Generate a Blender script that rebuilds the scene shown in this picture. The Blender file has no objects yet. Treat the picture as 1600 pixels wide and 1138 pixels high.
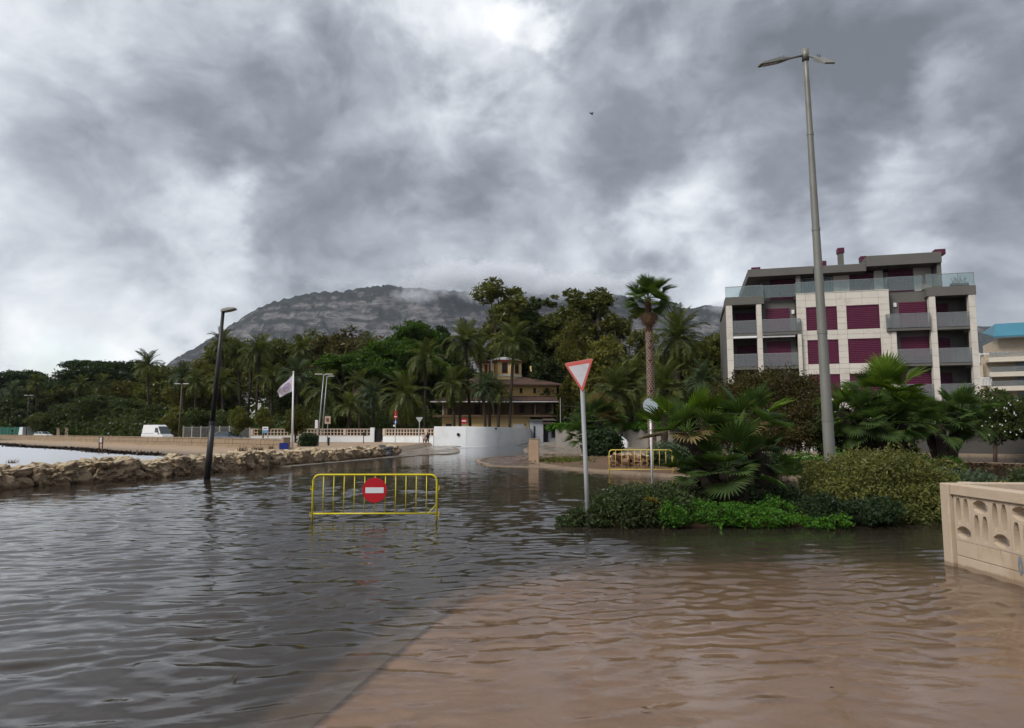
import bpy, math, random
import numpy as np
from mathutils import Vector, Matrix, Euler, noise
from mathutils.geometry import tessellate_polygon

R = math.radians
scene = bpy.context.scene
col = scene.collection

# ------------------------------------------------------------------ camera
CAM_H, F, HOR, CY = 1.75, 1050.0, 675.0, 569.0
PITCH = math.atan((HOR - CY) / F)
cam_d = bpy.data.cameras.new("camera")
cam = bpy.data.objects.new("camera", cam_d)
col.objects.link(cam)
cam.location = (0, 0, CAM_H)
cam.rotation_euler = (math.pi / 2 + PITCH, 0, 0)
cam_d.sensor_width = 36.0
cam_d.lens = 36.0 * F / 1600.0
cam_d.clip_start = 0.05
cam_d.clip_end = 20000
scene.camera = cam

# ------------------------------------------------------------------ sky
SUN_EL, SUN_AZ = 46.0, -128.0       # azimuth measured clockwise from +Y (view direction)
world = bpy.data.worlds.new("World")
scene.world = world
world.use_nodes = True
wt = world.node_tree
wt.nodes.clear()


class NT:
    """tiny helper to write node graphs"""
    def __init__(s, tree): s.t = tree
    def n(s, typ, props=None, **ins):
        nd = s.t.nodes.new(typ)
        for k, v in (props or {}).items(): setattr(nd, k, v)
        for k, v in ins.items():
            key = int(k[1:]) if k[0] == '_' and k[1:].isdigit() else k.replace('_', ' ')
            s.set(nd.inputs[key], v)
        return nd
    def set(s, inp, v):
        if isinstance(v, bpy.types.NodeSocket): s.t.links.new(v, inp)
        elif isinstance(v, bpy.types.Node): s.t.links.new(v.outputs[0], inp)
        else: inp.default_value = v
    def m(s, op, a, b=0.0, c=0.0, clamp=False):
        nd = s.t.nodes.new('ShaderNodeMath'); nd.operation = op; nd.use_clamp = clamp
        s.set(nd.inputs[0], a); s.set(nd.inputs[1], b); s.set(nd.inputs[2], c)
        return nd.outputs[0]
    def vm(s, op, a, b=(0, 0, 0)):
        nd = s.t.nodes.new('ShaderNodeVectorMath'); nd.operation = op
        s.set(nd.inputs[0], a)
        if op == 'SCALE': s.set(nd.inputs['Scale'], b)
        else: s.set(nd.inputs[1], b)
        return nd.outputs['Value'] if op in ('DOT_PRODUCT', 'LENGTH') else nd.outputs[0]
    def noise(s, vec, scale, detail=4, rough=.55, dist=0.0, w=None):
        nd = s.t.nodes.new('ShaderNodeTexNoise')
        s.set(nd.inputs['Vector'], vec); s.set(nd.inputs['Scale'], scale)
        nd.inputs['Detail'].default_value = detail; nd.inputs['Roughness'].default_value = rough
        nd.inputs['Distortion'].default_value = dist
        return nd.outputs['Fac']
    def ramp(s, fac, stops, interp='LINEAR'):
        nd = s.t.nodes.new('ShaderNodeValToRGB'); cr = nd.color_ramp; cr.interpolation = interp
        while len(cr.elements) < len(stops): cr.elements.new(0.5)
        for e, (p, c) in zip(cr.elements, stops):
            e.position = p
            e.color = (c, c, c, 1) if isinstance(c, (int, float)) else (*c[:3], 1)
        s.set(nd.inputs[0], fac)
        return nd.outputs[0]
    def mix(s, fac, a, b, mode='MIX'):
        nd = s.t.nodes.new('ShaderNodeMix'); nd.data_type = 'RGBA'; nd.blend_type = mode
        s.set(nd.inputs['Factor'], fac)
        for i, v in ((6, a), (7, b)):
            if isinstance(v, tuple) and len(v) == 3: v = (*v, 1)
            s.set(nd.inputs[i], v)
        return nd.outputs[2]
    def maprange(s, v, a, b, c, d, smooth=True):
        nd = s.t.nodes.new('ShaderNodeMapRange')
        nd.interpolation_type = 'SMOOTHSTEP' if smooth else 'LINEAR'
        s.set(nd.inputs[0], v)
        for i, x in enumerate((a, b, c, d)): s.set(nd.inputs[i + 1], x)
        return nd.outputs[0]


def ray(px, py):
    u, v = (px - 800) / F, (CY - py) / F
    return Vector((u, math.cos(PITCH) - v * math.sin(PITCH), math.sin(PITCH) + v * math.cos(PITCH)))
def W(px, py, Y):
    """the world point seen at a photo pixel, at forward distance Y"""
    d = ray(px, py); t = Y / d.y
    return Vector((d.x * t, Y, CAM_H + d.z * t))
def G(px, py, z=0.0):
    d = ray(px, py); t = (z - CAM_H) / d.z
    return Vector((d.x * t, d.y * t, z))

w = NT(wt)
sky = w.n('ShaderNodeTexSky', dict(sky_type='NISHITA', sun_disc=False,
          sun_elevation=R(SUN_EL), sun_rotation=R(SUN_AZ % 360), air_density=1.2, dust_density=2.0, ozone_density=1.5))
tc = w.n('ShaderNodeTexCoord')
D = w.vm('NORMALIZE', tc.outputs['Generated'])
sx = w.n('ShaderNodeSeparateXYZ', Vector=D)
P = w.vm('MULTIPLY', D, (1.0, 1.0, 1.45))
warp = w.n('ShaderNodeTexNoise', Vector=P, Scale=2.6, Detail=4.0)
Pw = w.vm('ADD', P, w.vm('SCALE', w.vm('SUBTRACT', warp.outputs['Color'], (.5, .5, .5)), 0.24))
wd = w.n('ShaderNodeTexNoise', Vector=P, Scale=6.0, Detail=6.0, Roughness=.55)
Dw = w.vm('NORMALIZE', w.vm('ADD', D, w.vm('SCALE', w.vm('SUBTRACT', wd.outputs['Color'], (.5, .5, .5)), 0.42)))
n1 = w.noise(Pw, 2.3, 3, .5)                        # large masses
n2 = w.noise(Pw, 5.2, 9, .54, .25)                  # billows
n3 = w.noise(w.vm('ADD', Pw, (7.3, 2.1, 0)), 15.0, 9, .58, .35)
val = w.m('ADD', w.m('MULTIPLY', w.m('SUBTRACT', n1, .5), 0.75), 0.435)
val = w.m('ADD', val, w.m('MULTIPLY', w.m('SUBTRACT', n2, .5), 1.05))
val = w.m('ADD', val, w.m('MULTIPLY', w.m('SUBTRACT', n3, .5), 0.34))
# broad masses of thick and thin cloud (direction, angular radius, brightness change)
SPOTS = [((80, 110), 15, .19), ((840, 5), 2.6, .22), ((775, 55), 5.5, .15), ((640, 60), 9, .05), ((290, 300), 9, -.13), ((520, 270), 9, -.13), ((150, 300), 7, -.03),
         ((640, 200), 7, -.08), ((860, 230), 8, -.12), ((1010, 300), 8, -.12), ((1180, 230), 10, -.12), ((1330, 170), 8, -.12), ((1560, 60), 12, -.17), ((1560, 410), 7, -.15), ((430, 400), 6, -.08),
         ((690, 385), 5, -.10), ((820, 345), 6, .08), ((250, 430), 6, .14), ((50, 530), 7, .10), ((330, 470), 5, .14), ((1430, 285), 4.5, .24), ((1490, 130), 4, .16), ((1400, 380), 4, .12), ((1110, 385), 6, .20), ((1060, 460), 5, .14),
         ((60, 430), 5, -.04), ((1100, 60), 9, -.03), ((100, 580), 3.5, .14), ((700, 440), 5, .06)]
for (px, py), rad, amt in SPOTS:
    c = ray(px, py).normalized()
    dt = w.vm('DOT_PRODUCT', Dw, tuple(c))
    f = w.maprange(dt, math.cos(R(rad * 1.55)), 1.0, 0.0, 1.0)
    val = w.m('ADD', val, w.m('MULTIPLY', f, amt))
gray = w.ramp(val, [(0.0, (.074, .078, .087)), (.2, (.118, .126, .142)), (.4, (.200, .211, .233)), (.6, (.315, .328, .350)), (.82, (.450, .460, .470)), (1.0, (.58, .58, .57))])
cloudcol = w.vm('SCALE', gray, 10.0)                # sky strength is 0.1
gapc = ray(110, 592).normalized()
gap = w.maprange(w.vm('DOT_PRODUCT', D, tuple(gapc)), math.cos(R(4.0)), math.cos(R(.6)), 0.0, 1.0)
gap = w.m('MULTIPLY', gap, w.maprange(n2, .42, .6, 0.35, 1.0))
below = w.maprange(sx.outputs[2], -0.02, 0.0, 0.0, 1.0)
skyc = w.mix(w.m('MULTIPLY', gap, .5), cloudcol, w.vm('SCALE', sky.outputs[0], 1.0))
thin = w.mix(0.05, skyc, sky.outputs[0])
bg = w.n('ShaderNodeBackground', Color=thin, Strength=0.1)
wo = w.n('ShaderNodeOutputWorld', Surface=bg)

sun_d = bpy.data.lights.new("sun", 'SUN')
sun_d.energy = 1.5
sun_d.angle = R(25)
sun_d.color = (1.0, .95, .88)
sun = bpy.data.objects.new("sun", sun_d)
col.objects.link(sun)
az, el = R(SUN_AZ), R(SUN_EL)
sdir = Vector((math.sin(az) * math.cos(el), math.cos(az) * math.cos(el), math.sin(el)))
sun.rotation_euler = sdir.to_track_quat('Z', 'Y').to_euler()

scene.view_settings.view_transform = 'Standard'
scene.view_settings.look = 'None'
scene.view_settings.exposure = 1.2
scene.view_settings.gamma = 1.0
scene.view_settings.use_curve_mapping = False
scene.render.engine = 'CYCLES'
cy = scene.cycles
cy.use_denoising = True
try: cy.denoiser = 'OPENIMAGEDENOISE'
except Exception: pass
cy.max_bounces = 7; cy.diffuse_bounces = 2; cy.glossy_bounces = 3; cy.transmission_bounces = 4
cy.transparent_max_bounces = 12; cy.volume_bounces = 3
cy.use_adaptive_sampling = True; cy.adaptive_threshold = 0.02
cy.caustics_reflective = False; cy.caustics_refractive = False
cy.volume_step_rate = 1.0; cy.volume_max_steps = 96
cy.sample_clamp_indirect = 4.0

# ------------------------------------------------------------------ object helpers
class MB:
    def __init__(s): s.v = []; s.f = []; s.mi = []; s.m = 0
    def add(s, vs, fs):
        b = len(s.v); s.v.extend([tuple(p) for p in vs])
        for f in fs: s.f.append(tuple(b + i for i in f)); s.mi.append(s.m)
        return s
    def box(s, x0, x1, y0, y1, z0, z1, M=None):
        vs = [(x, y, z) for z in (z0, z1) for x, y in ((x0, y0), (x1, y0), (x1, y1), (x0, y1))]
        if M is not None: vs = [M @ Vector(p) for p in vs]
        return s.add(vs, [(0, 3, 2, 1), (4, 5, 6, 7), (0, 1, 5, 4), (1, 2, 6, 5), (2, 3, 7, 6), (3, 0, 4, 7)])
    def tube(s, pts, r, n=8, cap=True, flat=1.0):
        pts = [Vector(p) for p in pts]; N = len(pts)
        rs = r if isinstance(r, (list, tuple)) else [r] * N
        ref = Vector((0, 0, 1)); rings = []
        for i, p in enumerate(pts):
            d = (pts[min(i + 1, N - 1)] - pts[max(i - 1, 0)]).normalized()
            rr = ref if abs(d.dot(ref)) < .95 else Vector((0, 1, 0))
            a = d.cross(rr).normalized(); b = a.cross(d).normalized()
            rings.append([p + a * math.cos(2 * math.pi * k / n) * rs[i] + b * math.sin(2 * math.pi * k / n) * rs[i] * flat for k in range(n)])
        vs = [q for ring in rings for q in ring]
        fs = [(i * n + k, i * n + (k + 1) % n, (i + 1) * n + (k + 1) % n, (i + 1) * n + k) for i in range(N - 1) for k in range(n)]
        if cap: fs += [tuple(reversed(range(n))), tuple((N - 1) * n + k for k in range(n))]
        return s.add(vs, fs)
    def prism(s, poly, z0, z1, M=None):
        n = len(poly)
        vs = [Vector((x, y, z0)) for x, y in poly] + [Vector((x, y, z1)) for x, y in poly]
        if M is not None: vs = [M @ p for p in vs]
        return s.add(vs, [tuple(reversed(range(n))), tuple(range(n, 2 * n))] + [(i, (i + 1) % n, n + (i + 1) % n, n + i) for i in range(n)])
    def lathe(s, prof, n=16, M=None):
        vs = [Vector((r * math.cos(2 * math.pi * k / n), r * math.sin(2 * math.pi * k / n), z)) for r, z in prof for k in range(n)]
        if M is not None: vs = [M @ p for p in vs]
        fs = [(i * n + k, i * n + (k + 1) % n, (i + 1) * n + (k + 1) % n, (i + 1) * n + k) for i in range(len(prof) - 1) for k in range(n)]
        fs += [tuple(reversed(range(n))), tuple((len(prof) - 1) * n + k for k in range(n))]
        return s.add(vs, fs)
    def loft(s, rings, cap=True):
        n = len(rings[0]); vs = [p for r in rings for p in r]
        fs = [(i * n + k, i * n + (k + 1) % n, (i + 1) * n + (k + 1) % n, (i + 1) * n + k) for i in range(len(rings) - 1) for k in range(n)]
        if cap: fs += [tuple(reversed(range(n))), tuple((len(rings) - 1) * n + k for k in range(n))]
        return s.add(vs, fs)
    def mesh(s, name, mats=(), smooth=False):
        me = bpy.data.meshes.new(name); me.from_pydata(s.v, [], s.f)
        for m in (mats if isinstance(mats, (list, tuple)) else [mats]): me.materials.append(m)
        if any(s.mi): me.polygons.foreach_set('material_index', s.mi)
        if smooth:
            me.polygons.foreach_set('use_smooth', [True] * len(me.polygons))
        me.update()
        return me
    def build(s, name, mats, parent=None, smooth=False, kind=None, bevel=0, label=None):
        return put(name, s.mesh(name, mats, smooth), parent, kind=kind, bevel=bevel, label=label)

def put(name, me, parent=None, loc=None, rot=None, scale=None, kind=None, bevel=0, label=None):
    o = bpy.data.objects.new(name, me); col.objects.link(o)
    if parent is not None: o.parent = parent
    if loc is not None: o.location = loc
    if rot is not None: o.rotation_euler = rot
    if scale is not None: o.scale = (scale,) * 3 if isinstance(scale, (int, float)) else scale
    if kind: o['kind'] = kind
    if label: o['label'] = label
    if bevel:
        b = o.modifiers.new('bevel', 'BEVEL'); b.width = bevel; b.segments = 2; b.limit_method = 'ANGLE'
    return o
def thing(name, label, cat, loc=(0, 0, 0), rz=0.0, group=None):
    o = bpy.data.objects.new(name, None); col.objects.link(o)
    o.location = loc; o.rotation_euler = (0, 0, rz); o.empty_display_size = .3
    tag(o, label, cat, group)
    return o
def tag(o, label, cat, group=None):
    o['label'] = label; o['category'] = cat
    if group: o['group'] = group
    return o
def np_mesh(name, V, Fq, mat=None, smooth=True):
    me = bpy.data.meshes.new(name)
    V = np.asarray(V, dtype=np.float32); Fq = np.asarray(Fq, dtype=np.int32); k = Fq.shape[1]
    me.vertices.add(len(V)); me.vertices.foreach_set('co', V.ravel())
    me.loops.add(Fq.size); me.loops.foreach_set('vertex_index', Fq.ravel())
    me.polygons.add(len(Fq))
    me.polygons.foreach_set('loop_start', np.arange(0, Fq.size, k, dtype=np.int32))
    me.polygons.foreach_set('loop_total', np.full(len(Fq), k, dtype=np.int32))
    if smooth: me.polygons.foreach_set('use_smooth', np.ones(len(Fq), dtype=bool))
    if mat: me.materials.append(mat)
    me.update(calc_edges=True); me.validate()
    return me
def grid_faces(nx, ny):
    i = np.arange(nx * ny).reshape(ny, nx)
    return np.stack([i[:-1, :-1], i[:-1, 1:], i[1:, 1:], i[1:, :-1]], -1).reshape(-1, 4)

# ------------------------------------------------------------------ materials
MATS = {}
def mat(name, color, rough=.7, spec=.3, metal=0.0, vary=.25, vscale=3.0, bump=0.0, bscale=30.0, color2=None, dirt=None, obj=True, wet=0.0, bdist=.03, line=0.0):
    """Principled paint / stone / metal with noise variation, a second colour and fine relief"""
    if name in MATS: return MATS[name]
    m = bpy.data.materials.new(name); m.use_nodes = True
    t = m.node_tree; t.nodes.clear(); k = NT(t)
    tcn = k.n('ShaderNodeTexCoord'); co = tcn.outputs['Object'] if obj else k.n('ShaderNodeNewGeometry').outputs['Position']
    nz = k.noise(co, vscale, 6, .6)
    oi = k.n('ShaderNodeObjectInfo')
    f = k.m('ADD', k.m('MULTIPLY', k.m('SUBTRACT', nz, .5), 2.2), .5, clamp=True)
    c1 = tuple(color); c2 = tuple(color2) if color2 else tuple(x * (1 - vary) for x in c1)
    c = k.mix(f, c2, c1)
    c = k.mix(k.m('MULTIPLY', oi.outputs['Random'], vary * .6), c, tuple(x * .55 for x in c1))
    if dirt:
        dn = k.maprange(k.noise(co, dirt[1], 7, .65, .4), .5, .68, 0, 1)
        c = k.mix(k.m('MULTIPLY', dn, dirt[2]), c, tuple(dirt[0]))
    if line:      # soaked and silt stained foot, up to `line` metres over the water
        wz = k.n('ShaderNodeSeparateXYZ', Vector=k.n('ShaderNodeNewGeometry').outputs['Position']).outputs[2]
        wl_ = k.maprange(k.m('ADD', wz, k.m('MULTIPLY', k.m('SUBTRACT', k.noise(co, 5.0, 5, .6), .5), line * 1.2)), line * .5, line, 1.0, 0.0)
        c = k.mix(k.m('MULTIPLY', wl_, .75), c, tuple(x * y for x, y in zip(c1, (.42, .36, .30))))
    b = k.n('ShaderNodeBsdfPrincipled')
    k.set(b.inputs['Base Color'], c); b.inputs['Metallic'].default_value = metal
    b.inputs['Specular IOR Level'].default_value = spec
    if wet:
        k.set(b.inputs['Roughness'], k.maprange(k.noise(co, .6, 4, .55), .42, .58, rough, wet))
    else:
        k.set(b.inputs['Roughness'], k.m('ADD', rough - .06, k.m('MULTIPLY', nz, .12)))
    if bump:
        bp = k.n('ShaderNodeBump', Strength=bump, Distance=bdist, Height=k.noise(co, bscale, 6, .65))
        k.set(b.inputs['Normal'], bp.outputs[0])
    out = k.n('ShaderNodeOutputMaterial', Surface=b)
    MATS[name] = m
    return m
def leafmat(name, c1, c2, c3=None, rough=.5, scale=.8, transl=.35):
    """foliage: per-leaf and per-clump hue variation, diffuse + translucent + soft gloss"""
    if name in MATS: return MATS[name]
    m = bpy.data.materials.new(name); m.use_nodes = True
    t = m.node_tree; t.nodes.clear(); k = NT(t)
    tcn = k.n('ShaderNodeTexCoord'); g = k.n('ShaderNodeNewGeometry'); oi = k.n('ShaderNodeObjectInfo')
    nz = k.noise(tcn.outputs['Object'], scale, 3, .6)
    f = k.m('ADD', k.m('MULTIPLY', k.m('SUBTRACT', nz, .5), 2.4), .5, clamp=True)
    f = k.m('ADD', k.m('MULTIPLY', f, .55), k.m('MULTIPLY', g.outputs['Random Per Island'], .45))
    c = k.mix(f, tuple(c1), tuple(c2))
    if c3: c = k.mix(k.maprange(g.outputs['Random Per Island'], .8, 1.0, 0, .8), c, tuple(c3))
    v = k.m('ADD', .72, k.m('MULTIPLY', oi.outputs['Random'], .56))
    c = k.vm('SCALE', c, v)
    d = k.n('ShaderNodeBsdfDiffuse', Color=c)
    tr = k.n('ShaderNodeBsdfTranslucent', Color=k.vm('MULTIPLY', c, (1.1, 1.15, .6)))
    ms = k.n('ShaderNodeMixShader', Fac=transl, _1=d.outputs[0], _2=tr.outputs[0])
    gl = k.n('ShaderNodeBsdfGlossy', Color=(.8, .85, .9, 1), Roughness=rough)
    fr = k.n('ShaderNodeFresnel', IOR=1.35)
    ms2 = k.n('ShaderNodeMixShader', Fac=k.m('MULTIPLY', fr.outputs[0], .05), _1=ms.outputs[0], _2=gl.outputs[0])
    k.n('ShaderNodeOutputMaterial', Surface=ms2)
    MATS[name] = m
    return m
def glassmat(name, tint, alpha=.35, rough=.05):
    if name in MATS: return MATS[name]
    m = bpy.data.materials.new(name); m.use_nodes = True
    t = m.node_tree; t.nodes.clear(); k = NT(t)
    g = k.n('ShaderNodeBsdfGlossy', Roughness=rough, Color=(.95, .97, 1, 1))
    tr = k.n('ShaderNodeBsdfTransparent', Color=(*[.6 + .4 * x for x in tint], 1))
    d = k.n('ShaderNodeBsdfDiffuse', Color=(*tint, 1))
    body = k.n('ShaderNodeMixShader', Fac=alpha, _1=tr.outputs[0], _2=d.outputs[0])
    fr = k.n('ShaderNodeFresnel', IOR=1.5)
    o = k.n('ShaderNodeMixShader', Fac=fr.outputs[0], _1=body.outputs[0], _2=g.outputs[0])
    k.n('ShaderNodeOutputMaterial', Surface=o)
    MATS[name] = m
    return m

M_trunk = mat('trunk_bark', (.075, .055, .04), .9, vary=.5, vscale=2, bump=.6, bscale=14)
M_palmtrunk = mat('palm_bark', (.052, .038, .029), .9, vary=.5, vscale=5, bump=.8, bscale=10)
L_dark = leafmat('dark_leaves', (.024, .038, .012), (.068, .09, .026))
L_olive = leafmat('olive_leaves', (.045, .055, .014), (.12, .13, .03), (.15, .13, .035))
L_yellow = leafmat('yellowing_leaves', (.06, .068, .014), (.145, .14, .03), (.2, .15, .04))
L_brown = leafmat('brownish_leaves', (.045, .042, .015), (.11, .092, .03), (.14, .095, .035))
L_pine = leafmat('bright_needles', (.025, .055, .01), (.085, .16, .016), scale=.5)
L_pined = leafmat('dark_needles', (.014, .026, .01), (.04, .062, .018))
L_palm = leafmat('palm_leaflets', (.042, .058, .015), (.115, .135, .035), (.15, .14, .05), rough=.5)
L_palmb = leafmat('blue_palm_leaflets', (.038, .058, .03), (.095, .13, .065), rough=.5)
L_palmd = leafmat('dead_palm_leaflets', (.09, .06, .035), (.17, .11, .065), transl=.15)
L_fan = leafmat('fan_palm_blades', (.032, .062, .020), (.10, .155, .042), (.17, .18, .05), rough=.42)
L_fanb = leafmat('light_fan_blades', (.055, .10, .015), (.15, .23, .03), (.2, .2, .05), rough=.42)
L_fand = leafmat('dry_fan_blades', (.10, .085, .03), (.19, .14, .06), (.2, .11, .05), rough=.5, transl=.2)
# ================================================================== THE SETTING
rng = np.random.default_rng(7)
# ------------------------------------------------ terrain
JET = [(-15.9, 19.6), (-13.4, 26.3), (-12.0, 33.5), (-7.9, 50.8)]      # water line of the stone breakwater
BW0, BW1 = Vector((-19.3, 57.0)), Vector((-104.0, 137.0))               # beach wall ends
def seg_side(x, y, a, b):     # >0 : left of a->b
    return (b[0] - a[0]) * (y - a[1]) - (b[1] - a[1]) * (x - a[0])
def ss(a, b, x):
    t = np.clip((x - a) / (b - a), 0, 1); return t * t * (3 - 2 * t)
def terrain_z(x, y):
    z = np.full_like(x, -.16)
    n = np.sin(x * .31 + 1.3) * np.cos(y * .23) * .02
    z = z + n
    # rising dry ground beyond the flood
    z = np.where(y > 80, z + ss(81, 98, y) * .42, z)
    z = np.where(x > 30, z + ss(32, 60, x) * ss(44, 52, y) * .5, z)
    # bay and beach on the left, behind the breakwater
    nx, ny = (BW1 - BW0).normalized().y, -(BW1 - BW0).normalized().x
    dist = -((x - BW0.x) * nx + (y - BW0.y) * ny)                        # <0 towards us
    bx = np.interp(y, [p[1] for p in JET], [p[0] for p in JET])
    left = ss(-0.6, -3.0, x - bx) * ss(60, 54, y) + ss(54, 60, y) * (x < -10)
    dist = -dist
    beach = -.55 + ss(-19, -9.5, dist) * .56 + ss(-10.5, -1, dist) * .17
    z = z * (1 - left) + np.where(dist < 0, beach, .42) * left
    # concrete slope in the near right, rising towards the camera
    ramp = -.035 - ss(5.0, 10.5, y) * .10
    inside = ss(-1.6, -1.2, x - np.interp(y, [0, 4.2, 6.5, 8, 10.5], [-1.1, -.1, .35, .9, 3.0])) * ss(11.5, 9.5, y)
    z = z * (1 - inside) + ramp * inside
    # far land
    far = ss(150, 900, np.hypot(x, y))
    z = z + far * (3 + 5 * (np.sin(x * .004 + 2) * np.cos(y * .003) + 1))
    hl = np.exp(-((x + 520) / 75) ** 2 - ((y - 640) / 150) ** 2) * 46 + np.exp(-((x + 640) / 200) ** 2 - ((y - 960) / 120) ** 2) * 58
    hl = hl + np.exp(-((x - 620) / 330) ** 2 - ((y - 800) / 260) ** 2) * 20
    return z + hl
def axis(c0, lim, base, k):
    a = [0.0]
    while a[-1] < lim: a.append(a[-1] + max(base, abs(a[-1]) * k))
    a = np.array(a); return a
ax = axis(0, 4300, .35, .035); gx = np.concatenate([-ax[::-1][:-1], ax])
ay = axis(0, 4800, .3, .02); gy = np.concatenate([-np.array([200, 60, 20, 10, 5, 2.5, 1.0])[::1], ay])
gy = np.sort(gy)
X, Y = np.meshgrid(gx, gy)
Z = terrain_z(X, Y)
gm = bpy.data.materials.new('ground_soil'); gm.use_nodes = True
t = gm.node_tree; t.nodes.clear(); k = NT(t)
pos = k.n('ShaderNodeNewGeometry').outputs['Position']; sp = k.n('ShaderNodeSeparateXYZ', Vector=pos)
sand = k.mix(k.noise(pos, 1.2, 6, .6), (.23, .16, .105), (.34, .25, .165))
sand = k.mix(k.maprange(sp.outputs[2], -.02, .16, 1.0, 0.0), sand, (.055, .045, .038))
weed = k.maprange(k.noise(k.vm('MULTIPLY', pos, (1, .5, 1)), .8, 5, .6), .52, .6, 0, 1)
asph = k.mix(k.noise(pos, 2.2, 7, .62), (.13, .12, .105), (.21, .19, .16))
greenf = k.mix(k.noise(pos, .05, 8, .65), (.02, .032, .012), (.055, .06, .025))
isb = k.maprange(k.m('ADD', sp.outputs[0], k.m('MULTIPLY', sp.outputs[1], .0)), -8.0, -12.0, 0.0, 1.0)
c = k.mix(isb, asph, sand)
rr = k.vm('LENGTH', pos)
c = k.mix(k.maprange(rr, 140, 170, 0, 1), c, greenf)
b = k.n('ShaderNodeBsdfPrincipled'); k.set(b.inputs['Base Color'], c); b.inputs['Roughness'].default_value = .85
bp = k.n('ShaderNodeBump', Strength=.4, Distance=.03, Height=k.noise(pos, 9, 6, .6)); k.set(b.inputs['Normal'], bp.outputs[0])
k.n('ShaderNodeOutputMaterial', Surface=b)
put('ground', np_mesh('ground', np.stack([X, Y, Z], -1).reshape(-1, 3), grid_faces(len(gx), len(gy)), gm), kind='structure')

# ------------------------------------------------ concrete slope under the shallow water
_A, _B = G(475, 1138), G(706, 938); SLOPE_X = (_B.x - _A.x) / (_B.y - _A.y)
def slab_left(y): return _A.x + (y - _A.y) * SLOPE_X + np.interp(y, [0, 7.6, 8.6, 9.6, 10.6], [0, 0, .25, 1.2, 3.0])
us = np.linspace(0, 1, 70); ysl = np.linspace(-3.0, 10.6, 120)
U, Yv = np.meshgrid(us, ysl); X0 = slab_left(Yv); XS = X0 + (5.76 - X0) * U
ZS = terrain_z(XS, Yv) ; ZS = np.maximum(ZS, -.035 - ss(5.0, 10.5, Yv) * .10) + .006
ZS = ZS - ss(9.6, 10.6, Yv) * .03
cm = mat('wet_concrete', (.54, .385, .28), .5, vary=.2, vscale=.9, color2=(.42, .295, .21), dirt=((.26, .18, .13), 2.3, .6), bump=.35, bscale=26, obj=False)
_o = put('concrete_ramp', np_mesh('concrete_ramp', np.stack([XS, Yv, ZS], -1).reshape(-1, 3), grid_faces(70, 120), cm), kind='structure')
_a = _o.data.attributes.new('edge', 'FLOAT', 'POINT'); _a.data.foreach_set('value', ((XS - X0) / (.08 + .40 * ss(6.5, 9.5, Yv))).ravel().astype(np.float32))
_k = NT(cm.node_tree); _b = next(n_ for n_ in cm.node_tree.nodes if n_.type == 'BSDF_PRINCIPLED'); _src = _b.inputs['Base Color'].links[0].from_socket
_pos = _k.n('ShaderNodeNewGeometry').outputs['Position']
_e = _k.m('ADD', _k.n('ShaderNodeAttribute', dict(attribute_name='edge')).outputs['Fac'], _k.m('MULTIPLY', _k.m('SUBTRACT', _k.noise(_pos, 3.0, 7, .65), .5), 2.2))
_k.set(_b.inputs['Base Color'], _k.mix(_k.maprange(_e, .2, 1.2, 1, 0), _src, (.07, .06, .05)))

# ------------------------------------------------ flood water with real ripples
def wave_axis_x():
    a = [0.0]
    while a[-1] < 95: a.append(a[-1] + max(.05, (a[-1] - 6) * .022))
    a = np.array(a); return np.concatenate([-a[::-1][:-1], a])
def wave_axis_y():
    a = [1.5]
    while a[-1] < 104: a.append(a[-1] + max(.021, a[-1] * .0058))
    return np.array([-6, -3, -1, 0, .6, 1.1] + a)
wx, wy = wave_axis_x(), wave_axis_y()
WX, WY = np.meshgrid(wx, wy)
DX = np.gradient(wx)[None, :] + 0 * WX; DY = np.gradient(wy)[:, None] + 0 * WX
def vnoise(x, y, seed, n=9, scale=1.0):
    r = np.random.default_rng(seed); o = np.zeros_like(x)
    for _ in range(n):
        a = r.uniform(0, 2 * np.pi); kf = r.uniform(.5, 1.6) / scale; o += np.sin((x * np.cos(a) + y * np.sin(a)) * kf * 2 * np.pi + r.uniform(0, 6.28))
    return o / np.sqrt(n / 2) / 1.6
H = np.zeros_like(WX)
wr = np.random.default_rng(11)
gust = .75 + .35 * vnoise(WX, WY, 3, 9, 9.0) + .18 * vnoise(WX, WY, 4, 9, 3.0)
gust = np.clip(gust, .25, 1.5)
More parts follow.
